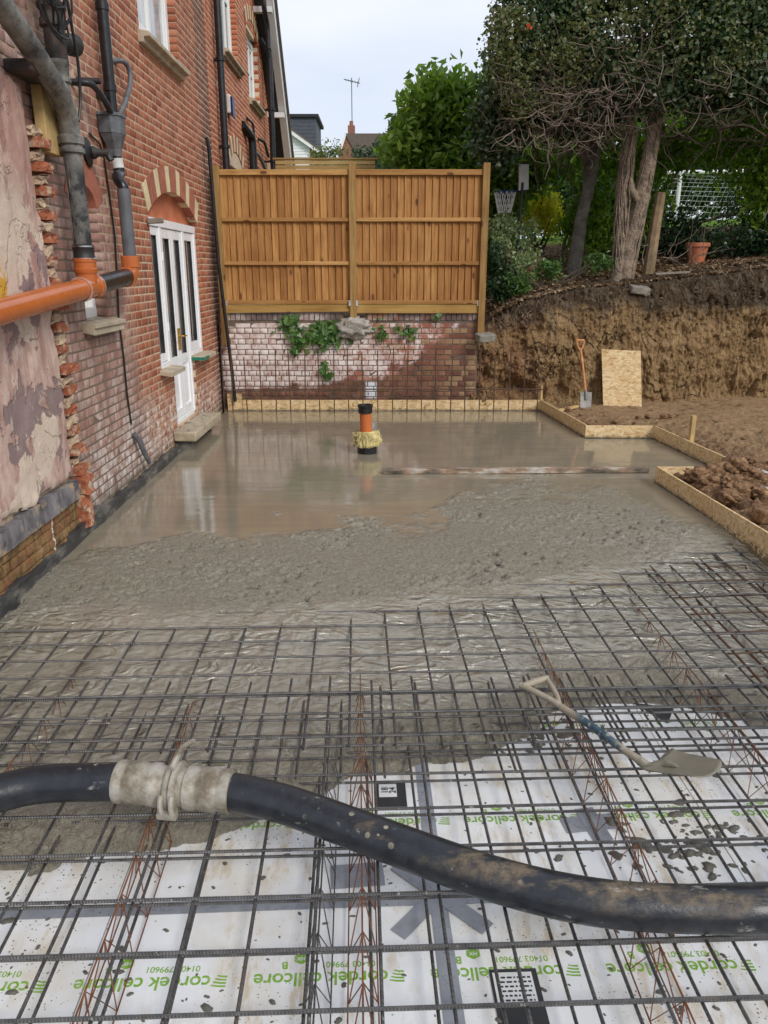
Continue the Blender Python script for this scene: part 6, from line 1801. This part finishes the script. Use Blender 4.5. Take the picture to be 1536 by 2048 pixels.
# roots hanging from the lip
b = MB()
for i in range(230):
    x = random.uniform(1.6, 7.2); zt_ = float(z_top(np.array([x]))[0])
    y = float(y_base(np.array([x]))[0]) + .20
    z0 = zt_*random.uniform(.80, 1.06); L_ = random.uniform(.05, .32)
    p = Vector((x, y-.02+.25*(z0/zt_-.8), z0)); dx = random.uniform(-1, 1)
    pts = [p]
    for k in range(4): pts.append(pts[-1] + Vector((dx*random.uniform(.0, 1)+random.uniform(-.4, .4), -random.uniform(-.1, .35), -random.uniform(-.5, 1)))*L_*.3)
    b.tube(pts, [.006, .005, .004, .003, .002] if random.random() < .85 else [.012, .011, .009, .006, .003], 5)
o = b.build('roots', MAT['root']); tag(o, 'tangle of thin roots hanging from the bank lip', 'roots', kind='stuff')
# leaf litter
rgL = np.random.default_rng(21)
N = 15000
X = rgL.uniform(1.7, 9.5, N); Yv = y_base(X) + .45 + rgL.gamma(1.4, .9, N)
Zv = np.maximum(garden_z(X, Yv) - .9*sstep(.12, -.5, Yv - (y_base(X)+.85)), z_top(X)*1.02*(Yv < y_base(X)+.95)) + .015
leaves('leaf_litter', np.stack([X, Yv, Zv], 1), .075, MAT['leaf_litter'], None, (0, 0, 1), .45, .6, 0, .3, rgL); tag(bpy.data.objects['leaf_litter'], 'brown fallen leaves covering the ground under the trees', 'leaf litter', kind='stuff')

# ------------------------------------------------------------------ trees
def crown_pts(blobs, per, clump, sig, seed, lo=.55, flat=1.0):
    rg = np.random.default_rng(seed); out = []
    for (c, r) in blobs:
        c = np.array(c); r = np.array(r)
        area = (r[0]*r[1]+r[1]*r[2]+r[0]*r[2])
        k = int(per*area)
        d = rg.normal(size=(k, 3)); d /= np.linalg.norm(d, axis=1)[:, None]
        rad = rg.uniform(lo, 1.0, k)**.6 * (1 + .22*np.array([float(v) for v in fbm(d[:, 0]*2+c[0], d[:, 1]*2+d[:, 2]*2, 1.2, 3)]))
        cc = c + d*rad[:, None]*r
        pts = np.repeat(cc, clump, 0) + rg.normal(size=(k*clump, 3))*sig*np.array([1, 1, flat])
        out.append(pts)
    return np.concatenate(out)
def twigs(n, region, mat, parent, name, seed, rad=.008, L=(.25, .6), bias=(0, 0, -.3)):
    rr = random.Random(seed); b = MB()
    for i in range(n):
        c, r = region[rr.randrange(len(region))]
        p = Vector([c[k] + rr.uniform(-1, 1)*r[k] for k in range(3)])
        d = Vector((rr.uniform(-1, 1), rr.uniform(-1, .4), rr.uniform(-1, .6))) + Vector(bias); d.normalize()
        l = rr.uniform(*L); pts = [p]; m_ = 5
        for k in range(m_):
            d = (d + Vector((rr.uniform(-.45, .45), rr.uniform(-.45, .45), rr.uniform(-.3, .55)))).normalized(); pts.append(pts[-1]+d*l/m_)
        r0 = rad*rr.uniform(.5, 1.5)
        b.tube(pts, [r0*(1-.15*k) for k in range(m_+1)], 5)
    return b.build(name, MAT[mat], parent, smooth=True)
def trunk(parent, limbs, mat, name='trunk', n=12, wob=.012, seed=0):
    rr = random.Random(seed); b = MB()
    for pts, rs in limbs:
        sp_ = spline(pts, 6)
        rad = np.interp(np.linspace(0, 1, len(sp_)), np.linspace(0, 1, len(rs)), rs)
        sp_ = [p + Vector((rr.uniform(-wob, wob), rr.uniform(-wob, wob), 0)) for p in sp_]
        b.tube(sp_, list(rad*np.array([rr.uniform(.92, 1.08) for _ in rad])), n)
    return b.build(name, MAT[mat], parent, smooth=True)

tA = empty('ivy_tree', (3.9, 13.3, 2.0), 'tall ivy covered tree with twin pale trunks on the bank', 'tree')
gA = gz(3.9, 13.3)
trunk(tA, [([(3.86, 13.3, gA-.12), (3.88, 13.3, 2.5), (3.84, 13.3, 3.0), (3.80, 13.32, 3.5), (3.86, 13.32, 4.3), (3.8, 13.35, 5.4)], [.15, .11, .10, .085, .07, .04]),
           ([(3.96, 13.26, gA-.12), (4.00, 13.26, 2.45), (4.10, 13.26, 2.95), (4.16, 13.28, 3.5), (4.24, 13.3, 4.3), (4.3, 13.35, 5.6)], [.14, .12, .115, .12, .11, .05]),
           ([(4.12, 13.24, 3.1), (3.98, 13.22, 3.25), (3.9, 13.25, 3.5)], [.06, .05, .04])], 'bark_pale', wob=.014)
b = MB(); rr = random.Random(4)
for i in range(46):
    a = rr.uniform(0, 6.28); x0, y0 = (3.86, 13.3) if i % 2 else (4.02, 13.27)
    pts = []
    for k in range(12):
        z = gA + k*.2; q = .13 - .002*k; a += rr.uniform(-.35, .35)
        sway = (.03*k*.05 if i % 2 == 0 else -.01*k*.05)
        xx_ = np.interp(z, [2.0, 3, 4.3], [3.87, 3.84, 3.86]) if i % 2 else np.interp(z, [2.0, 2.95, 4.3], [3.98, 4.10, 4.24])
        pts.append((xx_+q*math.cos(a), y0+q*math.sin(a), z))
    b.tube(pts, [.014*rr.uniform(.4, 1)]*12, 5)
b.build('ivy_stem', MAT['bark_pale'], tA, smooth=True)
bl = [((3.9, 13.3, 5.75), (1.7, .8, 1.2)), ((5.3, 13.2, 5.5), (1.45, .8, 1.1)), ((6.6, 13.4, 5.7), (1.4, .8, 1.2)), ((4.4, 13.4, 6.8), (1.9, .8, .8)), ((4.5, 12.95, 4.85), (1.7, .45, .40)), ((6.2, 12.95, 4.75), (.9, .45, .35))]
leaves('crown', crown_pts(bl, 150, 26, .11, 31), .075, MAT['leaf_ivy'], tA, (0, -.3, .6), 1.0, .85, .3)
leaves('flowering_ivy', crown_pts([((3.2, 12.6, 5.3), (.8, .5, .6)), ((4.6, 12.3, 5.4), (.9, .4, .7))], 60, 20, .10, 32), .06, MAT['leaf_ivy_flower'], tA, (0, -.5, .4), 1.0, .7)
twigs(330, [((4.4, 12.75, 4.6), (1.9, .5, .45)), ((3.4, 12.7, 4.9), (.8, .4, .5))], 'twig', tA, 'bare_twigs', 3, .007, (.25, .75), (.1, -.2, -.2))
twigs(200, [((4.2, 13.3, 4.5), (1.9, .7, .5))], 'twig_dark', tA, 'inner_branches', 5, .014, (.4, 1.1))
leaves('berries', np.array([(2.65, 12.0, 5.66), (2.69, 12.02, 5.63), (2.78, 12.0, 5.73), (2.0, 12.2, 5.33), (2.04, 12.2, 5.3)]), .07, MAT['berry'], tA, None, 1, .9)
tB = empty('ivy_tree', (3.2, 14.2, 2.2), 'leaning grey trunked tree with ivy overhanging the fence end', 'tree')
gB = gz(3.2, 14.2)
trunk(tB, [([(3.32, 14.2, gB-.15), (3.40, 14.2, 2.9), (3.48, 14.2, 3.4), (3.50, 14.15, 4.0), (3.3, 14.1, 4.9), (3.1, 14.0, 5.8)], [.13, .11, .105, .12, .08, .04]), ([(3.48, 14.15, 3.7), (3.0, 13.7, 4.3), (2.3, 13.3, 4.6)], [.07, .05, .025])], 'bark_grey')
bl = [((2.45, 13.3, 5.55), (.85, .7, 1.05)), ((2.05, 13.2, 4.65), (.6, .6, .6)), ((3.0, 13.3, 4.75), (.9, .6, .6)), ((2.9, 13.4, 6.6), (1.1, .8, .8)), ((1.75, 13.4, 4.15), (.35, .5, .45))]
leaves('crown', crown_pts(bl, 150, 26, .10, 33), .075, MAT['leaf_ivy'], tB, (0, -.3, .6), 1.0, .85, .3)
leaves('flowering_ivy', crown_pts([((2.2, 12.6, 4.8), (.7, .4, .6)), ((1.8, 12.7, 5.3), (.3, .4, .5))], 90, 20, .08, 34), .06, MAT['leaf_ivy_flower'], tB, (0, -.5, .4), 1.0, .7)
twigs(300, [((2.55, 12.75, 4.25), (.75, .35, .4)), ((2.3, 12.7, 4.6), (.5, .3, .3))], 'twig', tB, 'bare_twigs', 6, .007, (.25, .7), (-.5, -.3, -.25))
twigs(150, [((2.9, 13.4, 4.3), (.8, .6, .4))], 'twig_dark', tB, 'inner_branches', 7, .012, (.4, .9))
# old post
b = MB(); gp = gz(4.42, 13.5)
b.tube([(4.42, 13.5, gp-.1), (4.46, 13.5, 2.7), (4.50, 13.5, 3.3)], [.10, .095, .085], 8)
o = b.build('tree_stump', MAT['post_weathered'], None, smooth=True); tag(o, 'dead weathered tree stump beside the pale twin trunks', 'stump')

def shrub(name, label, cat, blobs, per, clump, sig, size, mat, seed, base, up=.5, asp=.5, droop=.3, group=None, stems=5, stemmat='twig_dark', lo=.3):
    e = empty(name, base, label, cat, group)
    leaves('foliage' if cat != 'tree' else 'crown', crown_pts(blobs, per, clump, sig, seed, lo), size, MAT[mat], e, (0, -.35, up), 1.0, asp, droop, rg=np.random.default_rng(seed+500))
    b = MB(); rr = random.Random(seed)
    for i in range(stems):
        c, r = blobs[i % len(blobs)]
        b.tube(spline([(base[0]+rr.uniform(-.1, .1), base[1], base[2]-.1), ((base[0]+c[0])/2+rr.uniform(-.1, .1), (base[1]+c[1])/2, (base[2]+c[2])/2), (c[0]+rr.uniform(-.4, .4)*r[0], c[1], c[2]+r[2]*.5)], 5), [.035]*4+[.02]*4+[.01]*3, 6)
    b.build('stem' if cat != 'tree' else 'trunk', MAT[stemmat], e, smooth=True)
    return e
# bright leafed trees hanging behind the trunks
shrub('laurel_tree', 'bright green laurel behind the twin trunks', 'tree', [((4.4, 14.7, 4.1), (1.0, .4, .5)), ((5.6, 14.6, 4.25), (1.0, .4, .45)), ((3.1, 14.9, 4.0), (.6, .3, .35)), ((3.75, 14.8, 3.3), (.3, .25, .6)), ((4.7, 14.8, 3.2), (.4, .25, .45))], 120, 14, .13, .13, 'leaf_laurel', 41, (4.3, 15.8, gz(4.3, 15.8)), .4, .42, .9)
shrub('laurel_tree', 'yellow green leafy tree beside the football goal', 'tree', [((6.6, 14.6, 4.3), (.9, .7, .9)), ((7.3, 14.6, 3.6), (.8, .7, 1.0)), ((6.6, 14.3, 3.5), (.45, .4, .5))], 100, 14, .14, .12, 'leaf_laurel', 42, (7.0, 14.8, gz(7.0, 14.8)), .4, .45, .8)
shrub('magnolia_tree', 'light green big leafed tree rising behind the fence', 'tree', [((.95, 15.6, 4.85), (.72, .7, .65)), ((1.65, 15.5, 4.7), (.75, .7, .85)), ((.62, 15.5, 4.2), (.62, .6, .5)), ((1.5, 15.3, 3.9), (.9, .6, .5)), ((2.2, 15.2, 3.7), (.7, .6, .6)), ((1.95, 15.4, 3.0), (.4, .5, .6))], 100, 14, .12, .19, 'leaf_magnolia', 43, (1.5, 15.8, 1.4), .7, .42, .6, stems=8)
shrub('garden_hedge', 'deep green hedge closing the view under the trees', 'hedge', [((4.6, 19.5, 3.5), (1.6, .5, .7)), ((2.6, 18.6, 3.4), (.9, .5, .9)), ((11.0, 19.5, 3.9), (1.6, .6, 1.2)), ((9.0, 17.0, 3.5), (.7, .5, .7)), ((8.2, 24.2, 4.3), (2.4, .5, 1.1)), ((6.0, 24.0, 4.2), (1.4, .5, 1.0))], 60, 14, .17, .15, 'leaf_dark', 44, (5.0, 18.5, gz(5, 18.5)), .5, .6, .3, stems=6)
shrub('conifer_hedge', 'tall leafy trees behind the football goal', 'tree', [((7.5, 26, 6.0), (4.5, 1.5, 2.2)), ((13, 26, 6.0), (4, 1.5, 3.0)), ((3.5, 26, 5.4), (2.2, 1.2, 1.7))], 26, 14, .3, .28, 'leaf_laurel', 54, (8, 26, gz(8, 26)), .5, .6, .3, stems=4)
shrub('holly_bush', 'dark glossy bush in front of the football goal', 'shrub', [((5.2, 15.2, 2.75), (.62, .5, .40)), ((4.7, 15.2, 2.65), (.4, .4, .35)), ((5.6, 15.0, 2.6), (.4, .4, .3))], 150, 16, .08, .085, 'leaf_dark', 45, (5.2, 15.2, gz(5.2, 15.2)), .7, .6)
shrub('round_bush', 'round grey green bush at the right of the football goal', 'shrub', [((6.55, 15.0, 3.0), (.5, .45, .55)), ((7.1, 14.8, 2.8), (.5, .4, .5))], 150, 16, .07, .05, 'leaf_conifer', 46, (6.6, 15.0, gz(6.6, 15)), .5, .5)
shrub('dark_shrub', 'dark low shrub between terracotta pot and tree stump', 'shrub', [((6.3, 14.4, 2.55), (.7, .4, .3)), ((7.1, 14.2, 2.6), (.6, .4, .35))], 130, 16, .08, .08, 'leaf_dark', 47, (6.5, 14.4, gz(6.5, 14.4)), .7, .6)
shrub('yellow_shrub', 'golden yellow shrub behind the basketball pole', 'shrub', [((3.0, 15.8, 3.35), (.32, .35, .26)), ((3.2, 15.9, 3.05), (.28, .3, .3)), ((2.85, 15.8, 3.05), (.25, .3, .25))], 260, 14, .06, .07, 'leaf_yellow', 48, (3.0, 15.9, gz(3, 15.9)), .8, .6)
shrub('variegated_shrub', 'pale variegated bush under the basketball hoop', 'shrub', [((2.05, 13.95, 2.72), (.28, .2, .28)), ((2.40, 14.2, 2.60), (.30, .2, .32)), ((1.98, 13.8, 2.45), (.2, .2, .2))], 240, 14, .06, .07, 'leaf_pale', 49, (2.2, 14.0, gz(2.2, 14.0)), .7, .45)
shrub('pale_groundcover', 'pale creeping plant beside the small brick steps', 'plant', [((2.45, 13.75, 2.28), (.28, .15, .12)), ((2.25, 13.65, 2.22), (.2, .15, .10))], 260, 14, .05, .06, 'leaf_pale', 50, (2.4, 13.7, gz(2.4, 13.7)), .8, .6)
shrub('dark_shrub', 'dark evergreen shrub right behind the end fence post', 'shrub', [((1.80, 13.3, 2.25), (.18, .25, .30)), ((1.90, 13.15, 1.85), (.25, .25, .28))], 260, 16, .06, .07, 'leaf_dark', 51, (1.9, 13.3, 1.5), .7, .55)
shrub('climber', 'ivy thicket hanging behind the leaning grey trunk', 'plant', [((3.45, 14.9, 2.85), (.28, .25, .5)), ((3.75, 14.5, 2.75), (.25, .25, .5)), ((4.35, 14.4, 2.9), (.25, .25, .4))], 150, 14, .09, .09, 'leaf_laurel', 52, (3.2, 14.6, gz(3.2, 14.6)), .4, .6, .9)
shrub('fern', 'green fern clump at the foot of the trees', 'fern', [((2.7, 13.3, 2.08), (.25, .25, .14)), ((3.5, 13.2, 2.2), (.2, .2, .14)), ((2.2, 13.0, 1.9), (.25, .2, .16))], 260, 14, .06, .09, 'leaf_wallivy', 53, (2.7, 13.3, gz(2.7, 13.3)), .8, .3)
shrub('laurel_hedge', 'overgrown green hedge beyond the yellow green leafy tree', 'hedge', [((8.6, 14.8, 3.5), (1.0, .6, 1.2)), ((10.2, 15.2, 3.7), (1.2, .7, 1.4)), ((12.2, 15.6, 4.0), (1.4, .8, 1.6)), ((8.9, 14.6, 5.2), (1.1, .7, 1.0)), ((11.2, 15.4, 5.8), (1.6, .8, 1.1))], 60, 14, .16, .14, 'leaf_laurel', 57, (10, 15.3, gz(10, 15.3)), .4, .5, .6)
twigs(60, [((6.8, 13.0, 2.6), (.9, .3, .35)), ((4.7, 13.1, 2.3), (.5, .2, .2))], 'twig', None, 'dead_brambles', 12, .006, (.2, .7), (.2, 0, .6)); tag(bpy.data.objects['dead_brambles'], 'thin dead bramble stems above the leaf litter', 'brambles', kind='stuff')

# ------------------------------------------------------------------ garden things
hoop = empty('basketball_stand', (2.31, 14.0, 2.1), 'basketball hoop with backboard on a thin black pole behind the fence', 'basketball hoop')
b = MB(); b.tube([(2.28, 14.0, 1.9), (2.33, 14.0, 3.5)], .022, 10); b.build('pole', MAT['black_iron'], hoop, smooth=True)
b = MB(); b.plank((2.26, 13.95, 3.58), (2.46, 14.25, 3.62), .42, .02); b.build('backboard', MAT['label_white'], hoop)
b = MB(); b.plank((2.26, 13.95, 3.79), (2.46, 14.25, 3.83), .025, .03); b.plank((2.26, 13.95, 3.36), (2.46, 14.25, 3.40), .025, .03); b.build('backboard_edge', MAT['black_iron'], hoop)
b = MB(); rc = Vector((2.08, 14.25, 3.38)); b.tube([rc + Vector((.19*math.cos(a), .19*math.sin(a), 0)) for a in np.linspace(0, 2*math.pi, 21)], .010, 6, cap=False); b.tube([rc+Vector((.19, 0, 0)), (2.33, 14.1, 3.40)], .012, 6)
flat('hoop_blue', (.02, .05, .22), .4); b.build('rim', MAT['hoop_blue'], hoop, smooth=True)
b = MB()
for k in range(12):
    a = 2*math.pi*k/12
    for s in (-1, 1):
        b.tube([rc + Vector((.185*math.cos(a+s*t*.5)*(1-.42*t), .185*math.sin(a+s*t*.5)*(1-.42*t), -.34*t)) for t in np.linspace(0, 1, 6)], .006, 4)
b.build('net', MAT['net_cord'], hoop)
goal = empty('football_goal', (8.0, 21, gz(8, 21)), 'white football goal with net behind the trees', 'football goal')
gx0, gx1, gy, gzt, gzb = 7.45, 10.2, 21.0, 4.45, gz(8, 21)-.05
b = MB(); b.tube([(gx0, gy, gzb), (gx0, gy, gzt)], .05, 10); b.tube([(gx0-.45, gy+.05, gzt-.02), (gx1, gy, gzt+.04)], .05, 10); b.tube([(gx1, gy, gzb), (gx1, gy, gzt)], .05, 10); b.build('goal_frame', MAT['paint_white'], goal, smooth=True)
b = MB()
for i in range(26):
    x = gx0-.4 + i*(gx1-gx0+.4)/25
    b.tube([(x, gy+.02, gzt), (x+.02, gy+.5, gzt-.35), (x-.02, gy+1.1, gzb+.1)], .005, 4)
for i in range(12):
    t = i/11; y, z = gy+.02+1.1*t, gzt-(gzt-gzb-.1)*(.5*t+.5*t*t)
    b.tube([(gx0-.4, y, z), ((gx0+gx1)/2, y, z-.05), (gx1, y, z)], .005, 4)
b.build('net', MAT['net_cord'], goal)
pot = empty('terracotta_pot', (5.45, 14.15, gz(5.45, 14.15)), 'terracotta flower pot half hidden by dark shrubs', 'pot')
b = MB(); b.lathe([(.12, 0), (.18, .30), (.205, .31), (.205, .37), (.18, .375), (.17, .33), (.05, .32)], 20, (5.45, 14.15, gz(5.45, 14.15)-.02)); b.build('pot_body', MAT['pot'], pot, smooth=True)
b = MB(); b.tube([(6.35, 13.3, 2.1), (6.37, 13.3, 2.55)], .012, 6); o = b.build('white_cane', MAT['white_plastic']); tag(o, 'thin white marker cane standing in the leaf litter', 'cane')
st = empty('brick_steps', (2.6, 14.6, 2.1), 'small weathered brick steps beyond the end of the fence', 'steps')
for k in range(5):
    for i in range(3):
        b = MB(); b.box(2.33+i*.17+(k % 2)*.05, 2.48+i*.17+(k % 2)*.05, 14.45+(k//2)*.14, 14.7+(k//2)*.14, 2.02+k*.08, 2.09+k*.08); b.build('brick', MAT['far_brick'], st, bevel=.005)
b = MB(); b.box(1.2, 2.4, 17.8, 17.9, 2.4, 3.05)
o = b.build('garden_bench', MAT['paint_white']); bpy.data.objects.remove(o)

# ------------------------------------------------------------------ beyond the garden
tr = empty('slatted_screen', (-1.0, 17, 1.3), 'pale horizontal slatted timber screen beyond the fence', 'fence')
for k in range(14):
    b = MB(); b.box(-2.2, -.18, 17.0, 17.02, 3.0+k*.088, 3.07+k*.088); b.build('slat', MAT['slat'], tr)
for x in (-2.15, -1.2, -.22):
    b = MB(); b.box(x-.04, x+.04, 17.021, 17.09, 1.3, 4.16); b.build('post', MAT['fence_post'], tr)
b = MB(); b.box(-2.25, -.12, 16.98, 17.1, 4.232, 4.262); b.build('capping', MAT['slat'], tr)
# white clad house with dark dormer
h1 = empty('white_house', (-4.5, 46, 2), 'white weatherboarded house with dark slate dormer in the distance', 'house')
b = MB(); b.prism([(-9, 45, 1.5), (-3.55, 45, 1.5), (-3.55, 45, 8.15), (-5.2, 45, 9.2), (-6.7, 45, 10.2), (-9, 45, 8.6)], (0, 7, 0)); b.build('wall', MAT['cladding_white'], h1)
for k in range(24):
    z = 5.6 + k*.15
    xe = -3.56 if z < 8.1 else -3.56-(z-8.1)*1.55
    b = MB(); b.prism([(-8, 44.97, z), (xe, 44.97, z), (xe, 44.99, z+.14), (-8, 44.99, z+.14)], (0, .02, 0)); b.build('clapboard', MAT['cladding_white'], h1)
b = MB(); b.box(-3.95, -3.53, 44.93, 45.0, 1.5, 8.3); b.build('brick_pier', MAT['far_brick'], h1)
b = MB(); b.plank((-3.2, 44.75, 7.95), (-6.8, 44.75, 10.3), .22, .06); b.plank((-6.7, 44.75, 10.3), (-9.2, 44.75, 8.6), .22, .06); b.build('bargeboard', MAT['paint_white'], h1)
b = MB(); b.plank((-3.2, 48.4, 8.05), (-6.75, 48.4, 10.42), .08, 7.4, (0, 0, 1)); b.build('roof', MAT['roof_tile'], h1)
b = MB(); b.box(-6.5, -3.72, 46.3, 50, 8.2, 10.0); dm = b.build('dormer', MAT['slate_cladding'], h1)
b = MB(); b.box(-6.6, -3.55, 46.15, 50.1, 10.0, 10.15); b.build('dormer_roof', MAT['near_black'], dm)
for k in range(9):
    b = MB(); b.box(-6.5, -3.71, 46.285, 46.3, 8.25+k*.19, 8.42+k*.19); b.build('slate_row', MAT['slate_cladding'], dm)
b = MB(); b.box(-5.1, -4.75, 44.92, 44.96, 7.2, 8.15); wdo = b.build('window', MAT['paint_white'], h1)
b = MB(); b.box(-5.05, -4.8, 44.9, 44.919, 7.25, 7.65); b.box(-5.05, -4.8, 44.9, 44.919, 7.72, 8.1); b.build('pane', MAT['glass'], wdo)
b = MB(); b.tube([(-3.5, 44.8, 8.05), (-3.5, 44.8, 2)], .06, 8); b.tube([(-3.3, 44.5, 8.0), (-3.3, 51, 8.0)], .08, 8); b.build('gutter', MAT['black_plastic'], h1)
b = MB(); b.prism([(-3.5, 47, 1.5), (-1.9, 47, 1.5), (-1.9, 47, 7.0), (-3.5, 47, 8.2)], (0, 4, 0)); b.build('porch', MAT['cladding_white'], h1)
b = MB(); b.plank((-3.5, 49, 8.27), (-1.7, 49, 6.92), .08, 4.3); b.build('porch_roof', MAT['paint_white'], h1)
# brick house with chimney and aerial
h2 = empty('distant_brick_house', (-1, 62, 3), 'distant brown brick house with tiled roof, chimney and television aerial', 'house')
b = MB(); b.prism([(-3.35, 60, 2), (-3.0, 60, 2), (-1, 60, 2), (-1, 60, 10.6), (-2.7, 60, 11.1), (-3.35, 60, 9.4)], (0, 8, 0)); b.box(-1.0, 6, 60.5, 67, 2, 9.3); b.build('wall', MAT['far_brick'], h2)
b = MB(); b.prism([(-2.75, 59.9, 11.25), (6.3, 59.9, 11.25), (6.3, 59.9, 9.25), (-1.5, 59.9, 9.25)], (0, .3, 0)); b.prism([(-2.75, 60.2, 11.25), (6.3, 60.2, 11.25), (6.3, 68, 9.2), (-2.75, 68, 9.2)], (0, 0, .1)); b.build('roof', MAT['roof_tile'], h2)
b = MB(); b.plank((-2.72, 59.8, 11.25), (-3.5, 59.8, 9.1), .14, .06, (1, 0, 0)); b.build('bargeboard', MAT['paint_white'], h2)
b = MB(); b.box(-2.6, -2.1, 61, 61.6, 10.6, 12.0); b.lathe([(.16, 0), (.13, .3), (.15, .31), (.1, .32)], 10, (-2.35, 61.3, 12.0)); b.build('chimney', MAT['far_brick'], h2)
b = MB(); b.tube([(-2.3, 61.3, 12), (-2.3, 61.3, 15.1)], .035, 6); b.tube([(-2.85, 61.3, 15.0), (-1.7, 61.3, 14.75)], .03, 6)
for k in range(6): b.tube([(-2.7+k*.16, 61.0, 14.97-k*.035), (-2.7+k*.16, 61.6, 14.97-k*.035)], .02, 4)
b.tube([(-1.9, 61.3, 14.5), (-1.75, 61.3, 15.1)], .03, 5); b.build('aerial', MAT['lead'], h2)
b = MB(); b.box(-2.9, -2.4, 59.93, 59.99, 7.2, 8.6); b.build('window', MAT['paint_white'], h2)
shrub('far_tree', 'autumn tinted tree between the two distant houses', 'tree', [((-2.6, 40, 6.9), (.9, .8, .9)), ((-1.7, 40, 6.3), (.8, .8, .6)), ((-1.0, 40, 5.9), (.8, .8, .6))], 40, 12, .16, .17, 'leaf_far', 61, (-2, 40, 2), .6, .6, .2, lo=.5)
shrub('far_tree', 'grey green tree before the distant brick house', 'tree', [((-.6, 38, 6.7), (1.1, .8, .8)), ((.3, 38, 6.9), (1.0, .8, .7)), ((-.1, 38, 5.9), (1.4, .8, .6))], 45, 14, .16, .16, 'leaf_conifer', 62, (-.3, 38, 2), .6, .6, .2)
shrub('far_tree', 'low yellow green bushes above the slatted screen', 'tree', [((-2.0, 30, 5.3), (.5, .5, .35)), ((-1.3, 30, 5.3), (.6, .5, .35)), ((-.5, 30, 5.2), (.6, .5, .35)), ((.3, 30, 5.1), (.6, .5, .5))], 60, 14, .12, .13, 'leaf_far', 63, (-1, 30, 2), .6, .6, .2)
con = empty('conifer', (.35, 28, 2), 'spiky dark conifer top behind the light green tree', 'tree')
rgc = np.random.default_rng(9); C = []
for k in range(34):
    z = 4.6 + k*.068; r = (7.0-z)*.42
    for j in range(9):
        a = rgc.uniform(0, 6.28); t = rgc.uniform(.2, 1, 22)[:, None]
        C.append(np.array([.35, 28, z]) + t*np.array([math.cos(a)*r, math.sin(a)*r, .25*r]) + rgc.normal(size=(22, 3))*.035)
leaves('crown', np.concatenate(C), .11, MAT['leaf_conifer'], con, None, 1, .25)
b = MB(); b.tube([(.35, 28, 1.5), (.35, 28, 7.0)], [.12, .01], 8); b.build('trunk', MAT['bark_grey'], con)
# lawn patch round the goal
b = MB(); b.prism([(5.5, 19.9, gz(6, 20)+.03), (11, 19.9, gz(9, 20)+.03), (11, 24.5, gz(9, 24.5)+.06), (5.5, 24.5, gz(6, 24.5)+.06)], (0, 0, .02)); o = b.build('lawn', MAT['lawn']); tag(o, kind='structure')
